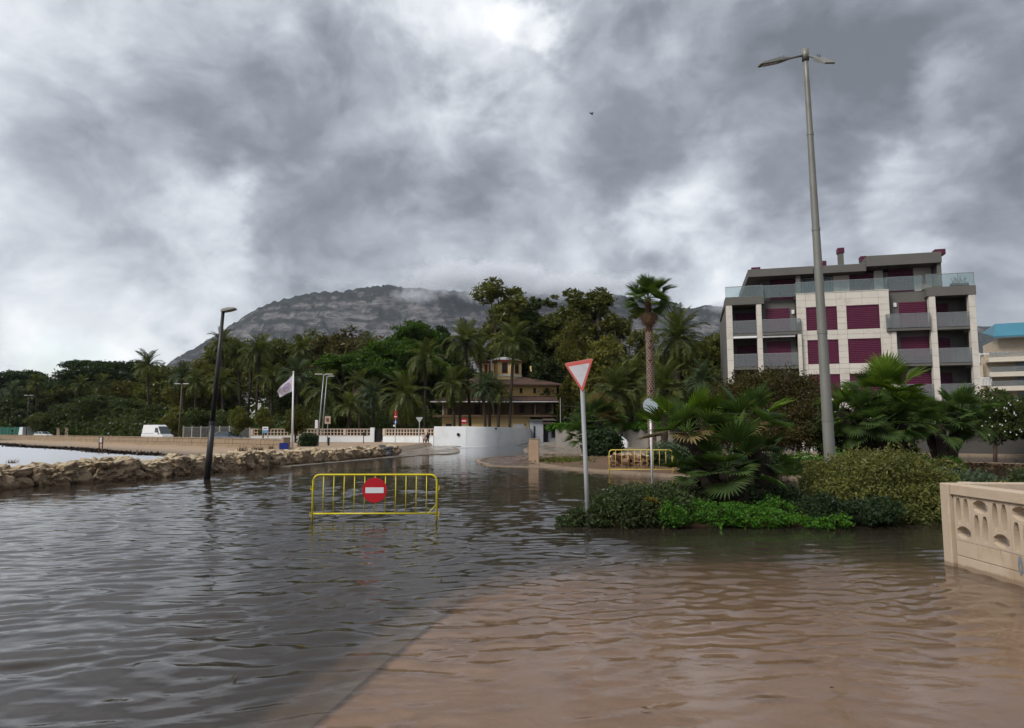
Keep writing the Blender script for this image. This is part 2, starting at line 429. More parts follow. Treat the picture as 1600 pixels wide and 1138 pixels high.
# sheltered water: along the breakwater, far pool before the white wall, behind the planted islands
shel = 1 - .55 * ss(22, 44, WY)
shel *= 1 - .45 * ss(4.0, 8.0, WX) * ss(16, 22, WY)
shallow = ss(-.6, 1.2, WX - np.interp(WY, [0, 4.2, 6.5, 8, 10.5], [-1.6, -1.3, -.7, .2, 3])) * ss(11.5, 8.0, WY)
shel *= 1 - .38 * shallow
shel *= 1 - .72 * ss(7.4, 4.6, WY) * shallow
isl = np.exp(-((WX - 3.6) / 3.6) ** 2 - ((WY - 12.4) / 1.6) ** 2)
shel *= 1 - .6 * isl
WPX = WX + .10 * vnoise(WX, WY, 21, 7, 2.6); WPY = WY + .10 * vnoise(WX, WY, 22, 7, 2.6)
waves = []
for lam, cnt, slope, spread in ((.90, 7, .008, .35), (.50, 14, .034, .36), (.36, 20, .062, .40), (.25, 20, .060, .5), (.18, 18, .048, .8), (.10, 14, .034, 1.1)):
    for _ in range(cnt):
        l = lam * wr.uniform(.78, 1.28); th = math.pi / 2 + .22 + wr.normal(0, spread * .62)
        kk = 2 * math.pi / l; amp = slope / kk / math.sqrt(cnt / 2) * 1.55
        ph = wr.uniform(0, 6.28)
        ex, ey = abs(math.cos(th)), abs(math.sin(th))
        res = l / np.maximum(DX * ex, DY * ey)
        att = ss(1.8, 3.2, res)
        arg = (WPX * math.cos(th) + WPY * math.sin(th)) * kk + ph
        s_ = np.sin(arg)
        boost = np.where(shallow > 0, 1 + (.25 if l < .5 else -.35) * shallow, 1)
        H += amp * att * boost * (s_ + .22 * np.cos(2 * arg))
for lam, cnt, slope in ((.34, 12, .030), (.22, 14, .030), (.14, 14, .024)):
    for _ in range(cnt):
        l = lam * wr.uniform(.75, 1.3); th = math.pi / 2 + wr.choice((-1, 1)) * wr.uniform(.45, 1.15); kk = 2 * math.pi / l
        res = l / np.maximum(DX * abs(math.cos(th)), DY * abs(math.sin(th)))
        arg = (WPX * math.cos(th) + WPY * math.sin(th)) * kk + wr.uniform(0, 6.28)
        H += slope / kk / math.sqrt(cnt / 2) * 1.55 * ss(1.8, 3.2, res) * (.25 + 1.0 * shallow) * (np.sin(arg) + .25 * np.cos(2 * arg))
H *= gust * shel
H[WY < 1.5] *= .3
edge = np.minimum(1, 1)
bed = terrain_z(WX, WY)
dep = np.clip(-bed, 0, 1).astype(np.float32)
slabm = ((WX > slab_left(WY)) & (WX < 5.76) & (WY < 10.6) & (WY > -3))
dep = np.where(slabm, np.minimum(dep, .040 + ss(5.5, 11.0, WY) * .10), dep)
wm = bpy.data.materials.new('muddy_flood_water'); wm.use_nodes = True
t = wm.node_tree; t.nodes.clear(); k = NT(t)
pos = k.n('ShaderNodeNewGeometry').outputs['Position']
at = k.n('ShaderNodeAttribute', dict(attribute_name='depth'))
clear = k.m('POWER', 2.718, k.m('MULTIPLY', at.outputs['Fac'], -6.5))
mud = k.mix(k.noise(pos, .35, 5, .55), (.026, .0215, .0165), (.042, .034, .026))
mud = k.mix(k.maprange(at.outputs['Fac'], .15, .07, 0, 1), mud, (.135, .093, .066))
dist = k.vm('LENGTH', pos)
nb = k.noise(k.vm('MULTIPLY', pos, (1, 1.35, 1)), 5.5, 4, .6, .6)
nb2 = k.noise(k.vm('MULTIPLY', pos, (.8, 1.6, 1)), 1.5, 4, .6, .5)
hb = k.m('ADD', k.m('MULTIPLY', nb, .35), k.m('MULTIPLY', k.m('MULTIPLY', nb2, 1.6), k.maprange(dist, 14, 34, .15, 1)))
spx = k.n('ShaderNodeSeparateXYZ', Vector=pos)
bay = k.maprange(k.m('ADD', spx.outputs[0], k.m('MULTIPLY', spx.outputs[1], -.23)), -20, -23, 0, 1)
bst = k.m('MULTIPLY', k.maprange(dist, 30, 75, .55, .22), k.m('SUBTRACT', 1.0, k.m('MULTIPLY', bay, .7)))
bp = k.n('ShaderNodeBump', Strength=bst, Distance=.016, Height=hb)
body = k.n('ShaderNodeMixShader', Fac=clear, _1=k.n('ShaderNodeBsdfDiffuse', Color=mud).outputs[0], _2=k.n('ShaderNodeBsdfTransparent', Color=(.86, .80, .72, 1)).outputs[0])
gl = k.n('ShaderNodeBsdfGlossy', Roughness=k.m('ADD', .03, k.m('MULTIPLY', bay, .36)), Color=(.97, .98, 1, 1)); k.set(gl.inputs['Normal'], bp.outputs[0])
fr = k.n('ShaderNodeFresnel', IOR=1.33); k.set(fr.inputs['Normal'], bp.outputs[0])
ms = k.n('ShaderNodeMixShader', Fac=fr.outputs[0], _1=body.outputs[0], _2=gl.outputs[0])
k.n('ShaderNodeOutputMaterial', Surface=ms)
def put_water(name, V, nx, ny, depth):
    me = np_mesh(name, V, grid_faces(nx, ny), wm)
    a = me.attributes.new('depth', 'FLOAT', 'POINT'); a.data.foreach_set('value', depth.ravel().astype(np.float32))
    return put(name, me, kind='structure')
put_water('flood_water', np.stack([WX, WY, H], -1).reshape(-1, 3), len(wx), len(wy), dep)
# the sheltered bay lies further left than the flood sheet
bx_, by_ = np.linspace(-260, -95.01, 60), np.linspace(-6, 140, 60)
BX, BY = np.meshgrid(bx_, by_)
put_water('bay_water', np.stack([BX, BY, np.zeros_like(BX)], -1).reshape(-1, 3), 60, 60, np.full(BX.shape, .5))

# ------------------------------------------------ pavements and planted islands
M_kerb = mat('kerb_concrete', (.29, .22, .16), .6, vary=.25, bump=.3, bscale=20, dirt=((.12, .09, .06), 3, .5), wet=.25)
M_soil = mat('reddish_soil', (.14, .075, .045), .9, vary=.5, vscale=1.5, color2=(.09, .055, .035), dirt=((.04, .06, .02), .8, .6), bump=1.0, bscale=7, obj=False)
M_pave = mat('wet_paving', (.20, .135, .11), .35, vary=.3, vscale=.7, dirt=((.09, .065, .05), 1.5, .7), bump=.15, bscale=16, obj=False, wet=.08)
M_grave = mat('pale_paving', (.22, .19, .155), .5, vary=.3, vscale=.7, bump=.2, bscale=16, obj=False, wet=.12)
def smooth_poly(pts, sub=6, closed=True):
    pts = [Vector((p[0], p[1])) for p in pts]; n = len(pts); out = []
    for i in range(n if closed else n - 1):
        p0, p1, p2, p3 = (pts[(i - 1) % n], pts[i], pts[(i + 1) % n], pts[(i + 2) % n]) if closed else (pts[max(i - 1, 0)], pts[i], pts[i + 1], pts[min(i + 2, n - 1)])
        for s in range(sub):
            t_ = s / sub
            out.append(.5 * ((2 * p1) + (-p0 + p2) * t_ + (2 * p0 - 5 * p1 + 4 * p2 - p3) * t_ * t_ + (-p0 + 3 * p1 - 3 * p2 + p3) * t_ ** 3))
    if not closed: out.append(pts[-1])
    return out
def island(name, poly, ztop, soil, kerb=True, kw=.16, mound=0.0, ks=6):
    P_ = smooth_poly(poly, ks)
    cen = sum(P_, Vector((0, 0))) / len(P_)
    n = len(P_)
    if sum(P_[i].x * P_[(i + 1) % n].y - P_[(i + 1) % n].x * P_[i].y for i in range(n)) < 0: P_.reverse()
    mb = MB(); rings = []
    for s in (1.0, .985, .93, .8, .6, .35, .12):
        rings.append([Vector((cen.x + (p.x - cen.x) * s, cen.y + (p.y - cen.y) * s,
                     ztop + mound * (1 - s) * 1.6 + (noise.noise(Vector((p.x * s * .9, p.y * s * .9, 3))) * .05 * min(1, (1 - s) * 12)) * (1 if mound else .4))) for p in P_])
    base = [Vector((p.x, p.y, -.3)) for p in P_]
    mb.loft([base] + rings, cap=False)
    mb.add(rings[-1], [tuple(range(n))])
    o = mb.build(name, soil, smooth=True, kind='structure')
    if kerb:
        kb = MB()
        outr, inr = [], []
        for i, p in enumerate(P_):
            d = (P_[(i + 1) % n] - P_[i - 1]).normalized(); nrm = Vector((d.y, -d.x))
            outr.append(p + nrm * kw * .75); inr.append(p - nrm * kw * .25)
        for i in range(n):
            j = (i + 1) % n
            a, b_, c_, d_ = outr[i], outr[j], inr[j], inr[i]
            zt = ztop + .03
            kb.add([(a.x, a.y, -.3), (b_.x, b_.y, -.3), (b_.x, b_.y, zt), (a.x, a.y, zt), (c_.x, c_.y, zt + .002), (d_.x, d_.y, zt + .002), (c_.x, c_.y, -.3), (d_.x, d_.y, -.3)],
                   [(0, 1, 2, 3), (3, 2, 4, 5), (5, 4, 6, 7)])
        kb.build('kerb', M_kerb, kind='structure')
    return o
g = lambda px, py, z=0: (G(px, py, z).x, G(px, py, z).y)
island('kerb_island', [g(835, 721), g(848, 728), g(900, 735), g(980, 741), g(1080, 747), g(1180, 745), g(1290, 749), g(1400, 744), g(1500, 728), (27, 34), (22.5, 40), (15, 46), (9, 47.5), (3, 45.5)], .09, M_soil, mound=.25, kw=.12)
island('brick_apron', [g(748, 721), g(768, 727), (-1.0, 35.0), (1.6, 33.5), (6.5, 31.5), (8, 44), (1.5, 49), (-1.3, 46)], .012, M_pave, kerb=True, kw=.3)
island('planted_island', [(1.3, 13.1), (1.9, 12.85), (3.6, 12.75), (6.0, 12.95), (8.3, 13.75), (12.0, 14.3), (12.3, 15.4), (8.5, 16.6), (4, 16.3), (1.7, 15.0)], .02, M_soil, kerb=False, mound=.18)
island('far_pavement', [(1.6, 58), (5, 55), (13, 54), (22, 54), (30, 52), (45, 50), (55, 55), (45, 66), (22, 72), (8, 76), (3.5, 80), (1.6, 70)], .05, M_grave, kw=.25)
# low ledge at the foot of the breakwater, and the pavement tongue at its end
mb = MB()
LED = [Vector((x, y)) for x, y in ((-11.55, 34.2), (-9.4, 42.5), (-7.2, 50.8), (-6.2, 53.0))]
for a, b_ in zip(LED[:-1], LED[1:]):
    d = (b_ - a).normalized(); nr = Vector((d.y, -d.x))
    p = [a - nr * .8, a + nr * .45, b_ + nr * .45, b_ - nr * .8]
    mb.add([(q.x, q.y, z) for z in (-.25, .03) for q in p], [(4, 5, 6, 7), (0, 1, 5, 4), (1, 2, 6, 5), (2, 3, 7, 6), (3, 0, 4, 7)])
mb.build('concrete_ledge', M_grave, kind='structure')
island('pavement_tongue', [g(590, 716), g(640, 711), g(700, 710), g(716, 705), g(708, 700), (-9.5, 84), (-40, 86), (-38, 60), (-19.2, 57.5), (-12, 54)], .02, M_grave, kw=.2)

# ------------------------------------------------ the mountain
ridge_px = [(120, 665), (200, 612), (240, 585), (270, 566), (300, 548), (340, 522), (375, 497), (400, 482), (430, 469), (470, 459), (500, 454), (540, 452), (570, 447), (600, 443), (640, 447), (700, 452), (760, 452), (820, 455), (880, 458),
            (940, 456), (975, 459), (1010, 467), (1050, 476), (1080, 480), (1105, 475), (1135, 478), (1200, 486), (1300, 496), (1400, 503), (1500, 508), (1560, 509), (1640, 530), (1800, 600), (2100, 660)]
YM = 3500.0
rp = [W(a, b_, YM) for a, b_ in ridge_px]
rx, rz = [p.x for p in rp], [p.z for p in rp]
mx = np.linspace(-2300, 4200, 620); my = np.linspace(2100, 4550, 250)
MX, MY = np.meshgrid(mx, my)
xs_w = MX * (YM / MY) ** .0
top = np.interp(MX, rx, rz, left=0, right=0)
def fbm(x, y, s, seed, octv=6, ridged=False):
    o = np.zeros_like(x); a = 1.0; tot = 0
    for i in range(octv):
        nz = vnoise(x, y, seed + i * 13, 12, s / (2 ** i)) 
        o += a * ((1 - np.abs(nz) * 1.6) if ridged else nz); tot += a; a *= .52
    return o / tot
tY = (MY - 2100) / (YM - 2100)
prof = np.where(tY < 1, np.interp(tY, [0, .25, .5, .7, .8, .9, 1.0], [0, .10, .28, .48, .66, .88, 1.0]), np.clip(1 - (MY - YM) / 1100, 0, 1) ** .9)
n_big = fbm(MX, MY, 900, 40, 5, True); n_s = fbm(MX, MY, 220, 80, 5, True); n_f = fbm(MX, MY, 60, 120, 4)
body_ = top * np.clip(prof + (n_big - .35) * .24 * np.sin(np.pi * np.clip(tY, 0, 1)) , 0, 1.0)
MZ = body_ + (n_s - .4) * 84 * np.clip((1 - tY) * 2.4, 0, 1) * np.clip(top / 500, 0, 1) * np.sin(np.pi * np.clip(tY, 0, 1)) + n_f * 14 * np.clip(top / 500, 0, 1)
st = 62.0; q = MZ / st + .3 * n_big; fl = np.floor(q); fr_ = q - fl
ter = .45 * np.clip(.5 + 1.3 * vnoise(MX, MY, 77, 9, 500), .1, 1) * np.clip((top - MZ) / 60, 0, 1)
MZ = np.where(MZ > 90, MZ * (1 - ter) + ter * st * (fl + ss(.42, .72, fr_) - .3 * n_big), MZ)
MZ = np.minimum(MZ, top + 3) - 8
mm = bpy.data.materials.new('limestone_mountain'); mm.use_nodes = True
t = mm.node_tree; t.nodes.clear(); k = NT(t)
ge = k.n('ShaderNodeNewGeometry'); pos = ge.outputs['Position']; nrm = k.n('ShaderNodeSeparateXYZ', Vector=ge.outputs['Normal']).outputs[2]
nz1 = k.noise(k.vm('MULTIPLY', pos, (.5, .5, 1.9)), .014, 10, .66, .6)
nz2 = k.noise(k.vm('MULTIPLY', pos, (.5, .5, 3.0)), .05, 10, .72, .4)
rock = k.mix(k.maprange(nz2, .35, .65, 0, 1), (.045, .047, .056), (.25, .235, .235))
scrub = k.mix(nz1, (.014, .018, .020), (.036, .040, .038))
slopef = k.m('ADD', nrm, k.m('MULTIPLY', k.m('SUBTRACT', nz1, .5), 1.5))
slopef = k.m('ADD', slopef, k.m('MULTIPLY', k.m('SUBTRACT', nz2, .5), 1.3))
c = k.mix(k.maprange(slopef, .42, .68, 0, 1), rock, scrub)
b = k.n('ShaderNodeBsdfPrincipled'); k.set(b.inputs['Base Color'], c); b.inputs['Roughness'].default_value = .95; b.inputs['Specular IOR Level'].default_value = .1
bp = k.n('ShaderNodeBump', Strength=.9, Distance=14, Height=k.noise(k.vm('MULTIPLY', pos, (.6, .6, 2.2)), .022, 9, .68, .4)); k.set(b.inputs['Normal'], bp.outputs[0])
k.n('ShaderNodeOutputMaterial', Surface=b)
put('mountain', np_mesh('mountain', np.stack([MX, MY, MZ], -1).reshape(-1, 3), grid_faces(620, 250), mm), kind='structure')

# ------------------------------------------------ air and the cloud resting on the summit
hz = MB().box(-4400, 4400, -260, 4900, -2.5, 985).build('haze', [], kind='stuff')
hm = bpy.data.materials.new('thin_haze'); hm.use_nodes = True
t = hm.node_tree; t.nodes.clear(); k = NT(t)
pv = k.n('ShaderNodeVolumePrincipled', Color=(.76, .84, .97, 1), Density=0.00004); pv.inputs['Anisotropy'].default_value = .1
k.n('ShaderNodeOutputMaterial', Volume=pv.outputs[0]); hz.data.materials.append(hm)
CLOUDS = [  # px, py, distance, half width px, half height px, depth m, density
    (750, 434, 3330, 170, 36, 260, 1.2), (890, 450, 3280, 140, 30, 240, 1.1), (650, 462, 3180, 60, 17, 140, .5),
    (1135, 480, 3250, 45, 14, 120, .5), (1010, 440, 3400, 110, 22, 200, .6), (760, 462, 3200, 60, 20, 150, .55), (520, 440, 3420, 80, 10, 120, .25)]
def cloudmat(i, dens):
    m = bpy.data.materials.new('summit_cloud_vapour'); m.use_nodes = True
    t = m.node_tree; t.nodes.clear(); k = NT(t)
    tc_ = k.n('ShaderNodeTexCoord').outputs['Object']
    r_ = k.vm('LENGTH', tc_)
    nn = k.noise(k.vm('ADD', k.vm('MULTIPLY', tc_, (2.6, 1.2, .9)), (i * 3.1, i, 0)), 2.4, 7, .62, .5)
    fall = k.maprange(r_, .15, .98, 1.0, 0.0)
    dn = k.maprange(k.m('ADD', nn, k.m('MULTIPLY', fall, .30)), .50, .84, 0.0, 1.0)
    dn = k.m('MULTIPLY', k.m('MULTIPLY', dn, k.maprange(r_, .7, 1.0, 1.0, 0.0)), .013 * dens)
    pv = k.n('ShaderNodeVolumePrincipled', Color=(.93, .95, 1.0, 1)); k.set(pv.inputs['Density'], dn)
    pv.inputs['Anisotropy'].default_value = .0
    k.n('ShaderNodeOutputMaterial', Volume=pv.outputs[0])
    return m
for i, (px, py, yy, hw, hh, dp, dens) in enumerate(CLOUDS):
    c_ = W(px, py, yy); s_ = yy / F
    o = MB().lathe([(max(.001, math.sin(a)), -math.cos(a)) for a in np.linspace(0, math.pi, 13)], 20).build('summit_cloud', cloudmat(i, dens), kind='stuff', smooth=True)
    o.location = c_; o.scale = (hw * s_, dp, hh * s_)
# ================================================================== BUILDINGS AND WALLS
M_clad = mat('cream_cladding', (.60, .56, .50), .55, vary=.12, vscale=1.2, dirt=((.36, .31, .26), .8, .4), bump=.1, bscale=12)
M_grey = mat('grey_render', (.13, .125, .115), .8, vary=.2, vscale=.8, bump=.15, bscale=18)
M_joint = mat('dark_joint', (.17, .15, .13), .9)
M_burg = mat('burgundy_shutter', (.085, .011, .036), .45, vary=.15, vscale=1.5)
M_dark = mat('dark_interior', (.02, .02, .022), .6)
M_white = mat('white_paint', (.72, .73, .73), .5, vary=.10, vscale=1.0, dirt=((.45, .44, .42), .9, .5))
M_metal = mat('galvanised_metal', (.34, .35, .36), .45, metal=.6, vary=.2, vscale=6)
M_win = glassmat('window_glass', (.10, .14, .17), .85)
M_rail = glassmat('frosted_rail_glass', (.46, .49, .50), .18, .1)
M_clear = glassmat('clear_rail_glass', (.50, .64, .64), .13)

# ---- apartment block: a local frame, x along the facade, y into the building
XL, XR = Vector((20.3, 63.2)), Vector((40.35, 58.0))
fdir = (XR - XL).normalized(); FANG = math.atan2(fdir.y, fdir.x)
Bt = thing('apartment_building', 'cream and grey four storey apartment block with burgundy roller shutters and glass balconies', 'building', (XL.x, XL.y, 0), FANG)
BI = Matrix.Translation((XL.x, XL.y, 0)) @ Matrix.Rotation(FANG, 4, 'Z')
BII = BI.inverted()
def UZ(px, py, back=0.0):
    """facade coordinates (along, height) of a photo pixel, on the plane set back by `back`"""
    o = BII @ Vector((0, 0, CAM_H)); d = (BII.to_3x3() @ ray(px, py)); t_ = (back - o.y) / d.y
    p = o + d * t_; return p.x, p.z
U = lambda px, py=500, back=0.0: UZ(px, py, back)[0]
uL0, uL1 = U(1135.5, 520), U(1145, 520)
uL2, uL3 = U(1183, 520), U(1191, 520)
uC0 = U(1246, 520); uC0b = U(1253, 560)
uC1 = U(1391, 500)
uR0, uR1 = U(1453, 500), U(1463, 500)
uR2, uR3 = U(1514, 480), U(1524, 480)
TOP = 14.5; DEP = 13.0; B0 = 13.72
FL = [4.4, 7.55, 10.72]             # undersides of balcony slabs
def bpart(name, m, *boxes, bevel=0, parent=None, kind=None):
    mb = MB()
    for b_ in boxes: mb.box(*b_)
    return mb.build(name, m, parent or Bt, bevel=bevel, kind=kind)
# core volumes
bpart('core_wall', M_joint, (uC0 + .06, uC1 - .06, .06, DEP, -.2, TOP - .05))
bpart('recess_wall', M_grey, (uL0 + .3, uC0 + .06, 2.2, DEP, -.2, B0 - .02), (uC1 - .06, uR3 - .3, 1.9, DEP, -.2, B0 - .02))
bpart('recess_wall', M_grey, (uL3, uC0 - .003, .8, 2.2, -.2, TOP - .3), (uC1 + .003, uR0, .7, 1.9, -.2, TOP - .1))
bpart('side_wall', M_grey, (uR3 - .3, uR3 - .02, .5, DEP, -.2, B0 - .02)); bpart('side_wall', M_grey, (uL0 + .02, uL0 + .3, .5, DEP, -.2, B0 - .02))
bpart('terrace_band', M_grey, (uL0 - .05, uL3 + .25, -.1, 2.6, B0, TOP), bevel=.02)
bpart('terrace_band', M_grey, (uR0 - .15, uR3 + .12, -.1, 2.6, B0, TOP + .05), bevel=.02)
bpart('terrace_slab', M_grey, (uL0, uR3, 2.6, DEP, TOP - .35, TOP + .02))
# cladding panels: the wall between the windows, piece by piece
wins = []
wu = [(U(1260, 500), U(1308, 500)), (U(1323, 495), U(1374, 495))]
wz = [(11.05, 13.22), (7.93, 10.15), (4.8, 6.98), (1.6, 3.8)]
for a, b_ in wu:
    for z0, z1 in wz: wins.append((a, b_, z0, z1))
def cuts(vals, step):
    out = []
    for a, b_ in zip(vals[:-1], vals[1:]):
        n = max(1, round((b_ - a) / step)); out += [a + (b_ - a) * i / n for i in range(n)]
    return out + [vals[-1]]
us_ = cuts([uC0, wu[0][0], wu[0][1], wu[1][0], wu[1][1], uC1], 1.35)
zs_ = cuts([-.1, 1.6, 3.8, 4.8, 6.98, 7.93, 10.15, 11.05, 13.22, TOP], .53)
pr = random.Random(5)
def panel(u0, u1, z0, z1, y0=0.0, th=.05, name='cladding_panel'):
    mb = MB().box(u0 + .008, u1 - .008, y0 + pr.uniform(-.004, .004), y0 + th, z0 + .009, z1 - .009)
    mb.build(name, M_clad, Bt)
for i in range(len(us_) - 1):
    for j in range(len(zs_) - 1):
        cu, cz = (us_[i] + us_[i + 1]) / 2, (zs_[j] + zs_[j + 1]) / 2
        if any(a < cu < b_ and c_ < cz < d_ for a, b_, c_, d_ in wins): continue
        if zs_[j + 1] < 3.9: continue
        panel(us_[i], us_[i + 1], zs_[j], zs_[j + 1])
bpart('plinth_cladding', M_clad, (uC0 + .01, uC1 - .01, .0, .055, -.1, 3.79))
bpart('parapet_cap', M_clad, (uC0 - .02, uC1 + .02, -.03, .35, TOP + .003, TOP + .06))
def shutter(u0, u1, z0, z1, y0, name='roller_shutter', m=None, slats=True, split=True):
    mb = MB(); m = m or M_burg
    w_ = u1 - u0; parts_ = [(u0, (u0 + u1) / 2 - .02), ((u0 + u1) / 2 + .02, u1)] if split else [(u0, u1)]
    for a, b_ in parts_:
        n = max(4, int((z1 - z0) / .16)); h = (z1 - z0) / n
        for i in range(n):
            za = z0 + i * h
            mb.add([(a, y0, za), (b_, y0, za), (b_, y0 - .018, za + h * .5), (a, y0 - .018, za + h * .5), (b_, y0, za + h * .93), (a, y0, za + h * .93), (b_, y0 + .012, za + h), (a, y0 + .012, za + h)],
                   [(0, 1, 2, 3), (3, 2, 4, 5), (5, 4, 6, 7)])
    if split: mb.box((u0 + u1) / 2 - .02, (u0 + u1) / 2 + .02, y0 - .02, y0 + .03, z0, z1)
    return mb.build(name, m, Bt)
for a, b_, z0, z1 in wins:
    f_ = MB()
    for bx in ((a - .01, a + .05, z0, z1), (b_ - .05, b_ + .01, z0, z1), (a + .05, b_ - .05, z1 - .06, z1 + .005), (a + .05, b_ - .05, z0 - .005, z0 + .05)):
        f_.box(bx[0], bx[1], -.012, .12, bx[2], bx[3])
    fr_o = f_.build('window_frame', M_burg, Bt)
    sh = shutter(a + .05, b_ - .05, z0 + .05, z1 - .06, .045)
# columns
def column(u0, u1, z0, z1, y0=-.06, y1=.5):
    bpart('column_core', M_joint, (u0 + .03, u1 - .03, y0 + .03, y1, z0, z1 - .003))
    n = max(1, round((z1 - z0) / 1.05)); h = (z1 - z0) / n
    for i in range(n):
        mb = MB().box(u0, u1, y0 + pr.uniform(-.004, .004), y1 - .03, z0 + i * h + .01, z0 + (i + 1) * h - .01); mb.build('column_panel', M_clad, Bt)
column(uL0, uL1, 0, B0); column(uL2, uL3, 0, B0); column(uC0 - .02, uC0b, 0, FL[2] - .02, -.35, -.005)
column(uR0, uR1, 0, B0); column(uR2, uR3, 0, B0)
column(uC1 + .01, uC1 + .42, 0, FL[2] - .02, -.06, .65)
# balconies
def rail(u0, u1, z0, z1, y, posts=True, m=M_rail, name='glass_railing', n=None, side=None):
    g_ = MB(); n = n or max(1, round((u1 - u0) / 1.35)); st_ = (u1 - u0) / n
    p_ = MB()
    for i in range(n): g_.box(u0 + i * st_ + .02, u0 + (i + 1) * st_ - .02, y - .012, y + .012, z0, z1 - .03)
    for i in range(n + 1): p_.tube([(u0 + i * st_, y + .03, z0), (u0 + i * st_, y + .03, z1)], .022, 6)
    p_.tube([(u0, y, z1), (u1, y, z1)], .028, 6)
    o = g_.build(name, m, Bt); p_.build('rail_posts', M_metal, o)
    if side is not None:
        sxx = MB().box(side - .012, side + .012, y + .03, y + 1.0, z0, z1 - .03); sxx.build('side_glass', m, o)
        MB().tube([(side, y, z1), (side, y + 1.0, z1)], .028, 6).build('side_rail', M_metal, o)
    return o
for i, zf in enumerate(FL):
    r1 = bpart('balcony_slab', M_grey, (uL1, uL2, .02, 2.2, zf, zf + .33)); rail(uL1 + .02, uL2 - .02, zf + .28, zf + 1.45, .0)
    e = uC0 + .25 if i == 2 else uC0 - .04
    y0 = -.25 if i == 2 else .02
    bpart('balcony_slab', M_grey, (uL3, e, y0, .8 if i < 2 else -.005 + .8, zf + .002, zf + .33)) if i < 2 else bpart('balcony_slab', M_grey, (uL3, uC0 - .05, y0, .8, zf, zf + .33), (uC0 - .05, e + .03, y0, -.01, zf, zf + .33))
    rail(uL3 + .03, e, zf + .28, zf + 1.45, y0 - .02, side=(e if i == 2 else None))
    s0 = uC1 - .35 if i == 2 else uC1 + .45
    y0r = -.25 if i == 2 else .0
    if i == 2: bpart('balcony_slab', M_grey, (s0, uC1 + .003, y0r, -.01, zf, zf + .33), (uC1 + .003, uR0, y0r, .7, zf, zf + .33))
    else: bpart('balcony_slab', M_grey, (s0, uR0, y0r, .7, zf, zf + .33))
    rail(s0, uR0 - .03, zf + .25, zf + 1.5, y0r - .03, side=(s0 if i == 2 else None))
    bpart('balcony_slab', M_grey, (uR1, uR2, .02, 1.9, zf, zf + .33)); rail(uR1 + .02, uR2 - .02, zf + .25, zf + 1.5, .0)
    # shutters at the back of each bay
    z0, z1 = zf + .33, zf + 2.55
    shutter(U(1150, 500, 2.1), U(1186, 500, 2.1) + .4, z0, z1, 2.16)
    shutter(U(1197, 500, .7), U(1234, 500, .7), z0, z1 + .1, .76)
    shutter(U(1405, 490, .6), U(1448, 490, .6), z0, z1 + .15, .66)
    shutter(uR1 + .2, uR2 - 1.0, z0, z1 + .1, 1.86)
for zf in FL[1:2]:   # rolled white awnings
    MB().box(uL1 + .02, uL2 - .02, -.14, -.02, FL[2] - .22, FL[2] - .02).build('rolled_awning', M_white, Bt, bevel=.03)
    MB().box(uL3 + .02, uC0 - .2, -.14, -.02, FL[2] - .22, FL[2] - .02).build('rolled_awning', M_white, Bt, bevel=.03)
# wall lamps
for px, py, bk in ((1239, 488, .8), (1398, 477, .7)):
    u_, z_ = UZ(px, py, bk); MB().box(u_ - .13, u_ + .13, bk - .12, bk - .003, z_ - .2, z_ + .2).build('wall_lamp', M_white, Bt, bevel=.04)
# penthouse
PB = 2.6
pe0, pe1 = U(1190, 440, PB), U(1466, 430, PB)
bpart('penthouse_wall', M_grey, (pe0, pe1, PB + .1, DEP - .5, TOP + .02, 16.75))
def pp(name, m, px0, px1, z0, z1, y=PB, **kw):
    a, b_ = U(px0, 440, y), U(px1, 440, y)
    return bpart(name, m, (a, b_, y, y + .097, z0, z1), **kw)
pp('cladding_panel', M_clad, 1302, 1327, TOP + .03, 16.6); pp('cladding_panel', M_clad, 1366, 1380, TOP + .03, 16.9); pp('cladding_panel', M_clad, 1428.5, 1456, TOP + .03, 17.0)
for a, b_ in ((1203, 1243), (1328, 1365), (1388, 1427)):
    shutter(U(a, 440, PB), U(b_, 440, PB), TOP + .05, 16.72 if b_ < 1380 else 17.0, PB + .05, split=False)
a, b_ = U(1253, 440, PB), U(1300, 440, PB)
wf = bpart('penthouse_window', M_metal, (a, a + .06, PB, PB + .09, TOP + .05, 16.5), (b_ - .06, b_, PB, PB + .09, TOP + .05, 16.5), ((a + b_) / 2 - .03, (a + b_) / 2 + .03, PB, PB + .09, TOP + .05, 16.44), (a + .06, b_ - .06, PB, PB + .09, 16.44, 16.5))
bpart('window_pane', M_win, (a + .06, b_ - .06, PB + .03, PB + .05, TOP + .05, 16.44), parent=wf)
bpart('pillar', M_grey, (U(1240, 440, PB), U(1247, 440, PB), 1.2, 1.6, TOP + .02, 16.55))
mb = MB()
for u0, u1, z0, z1, yb in ((U(1169, 430, .9), U(1271, 430, .9), 16.55, 17.3, .9), (U(1271, 430, .9) + .002, U(1356, 430, .9), 16.62, 17.36, 1.3), (U(1356, 430, .9) + .002, U(1472, 410, .9), 16.95, 17.95, .9)):
    mb.box(u0, u1, yb, DEP, z0, z1)
mb.build('flat_roof', M_grey, Bt, bevel=.03)
bpart('roof_side', M_grey, (U(1472, 410, .9) - .35, U(1472, 410, .9) - .02, 1.1, DEP, TOP + .02, 16.94))
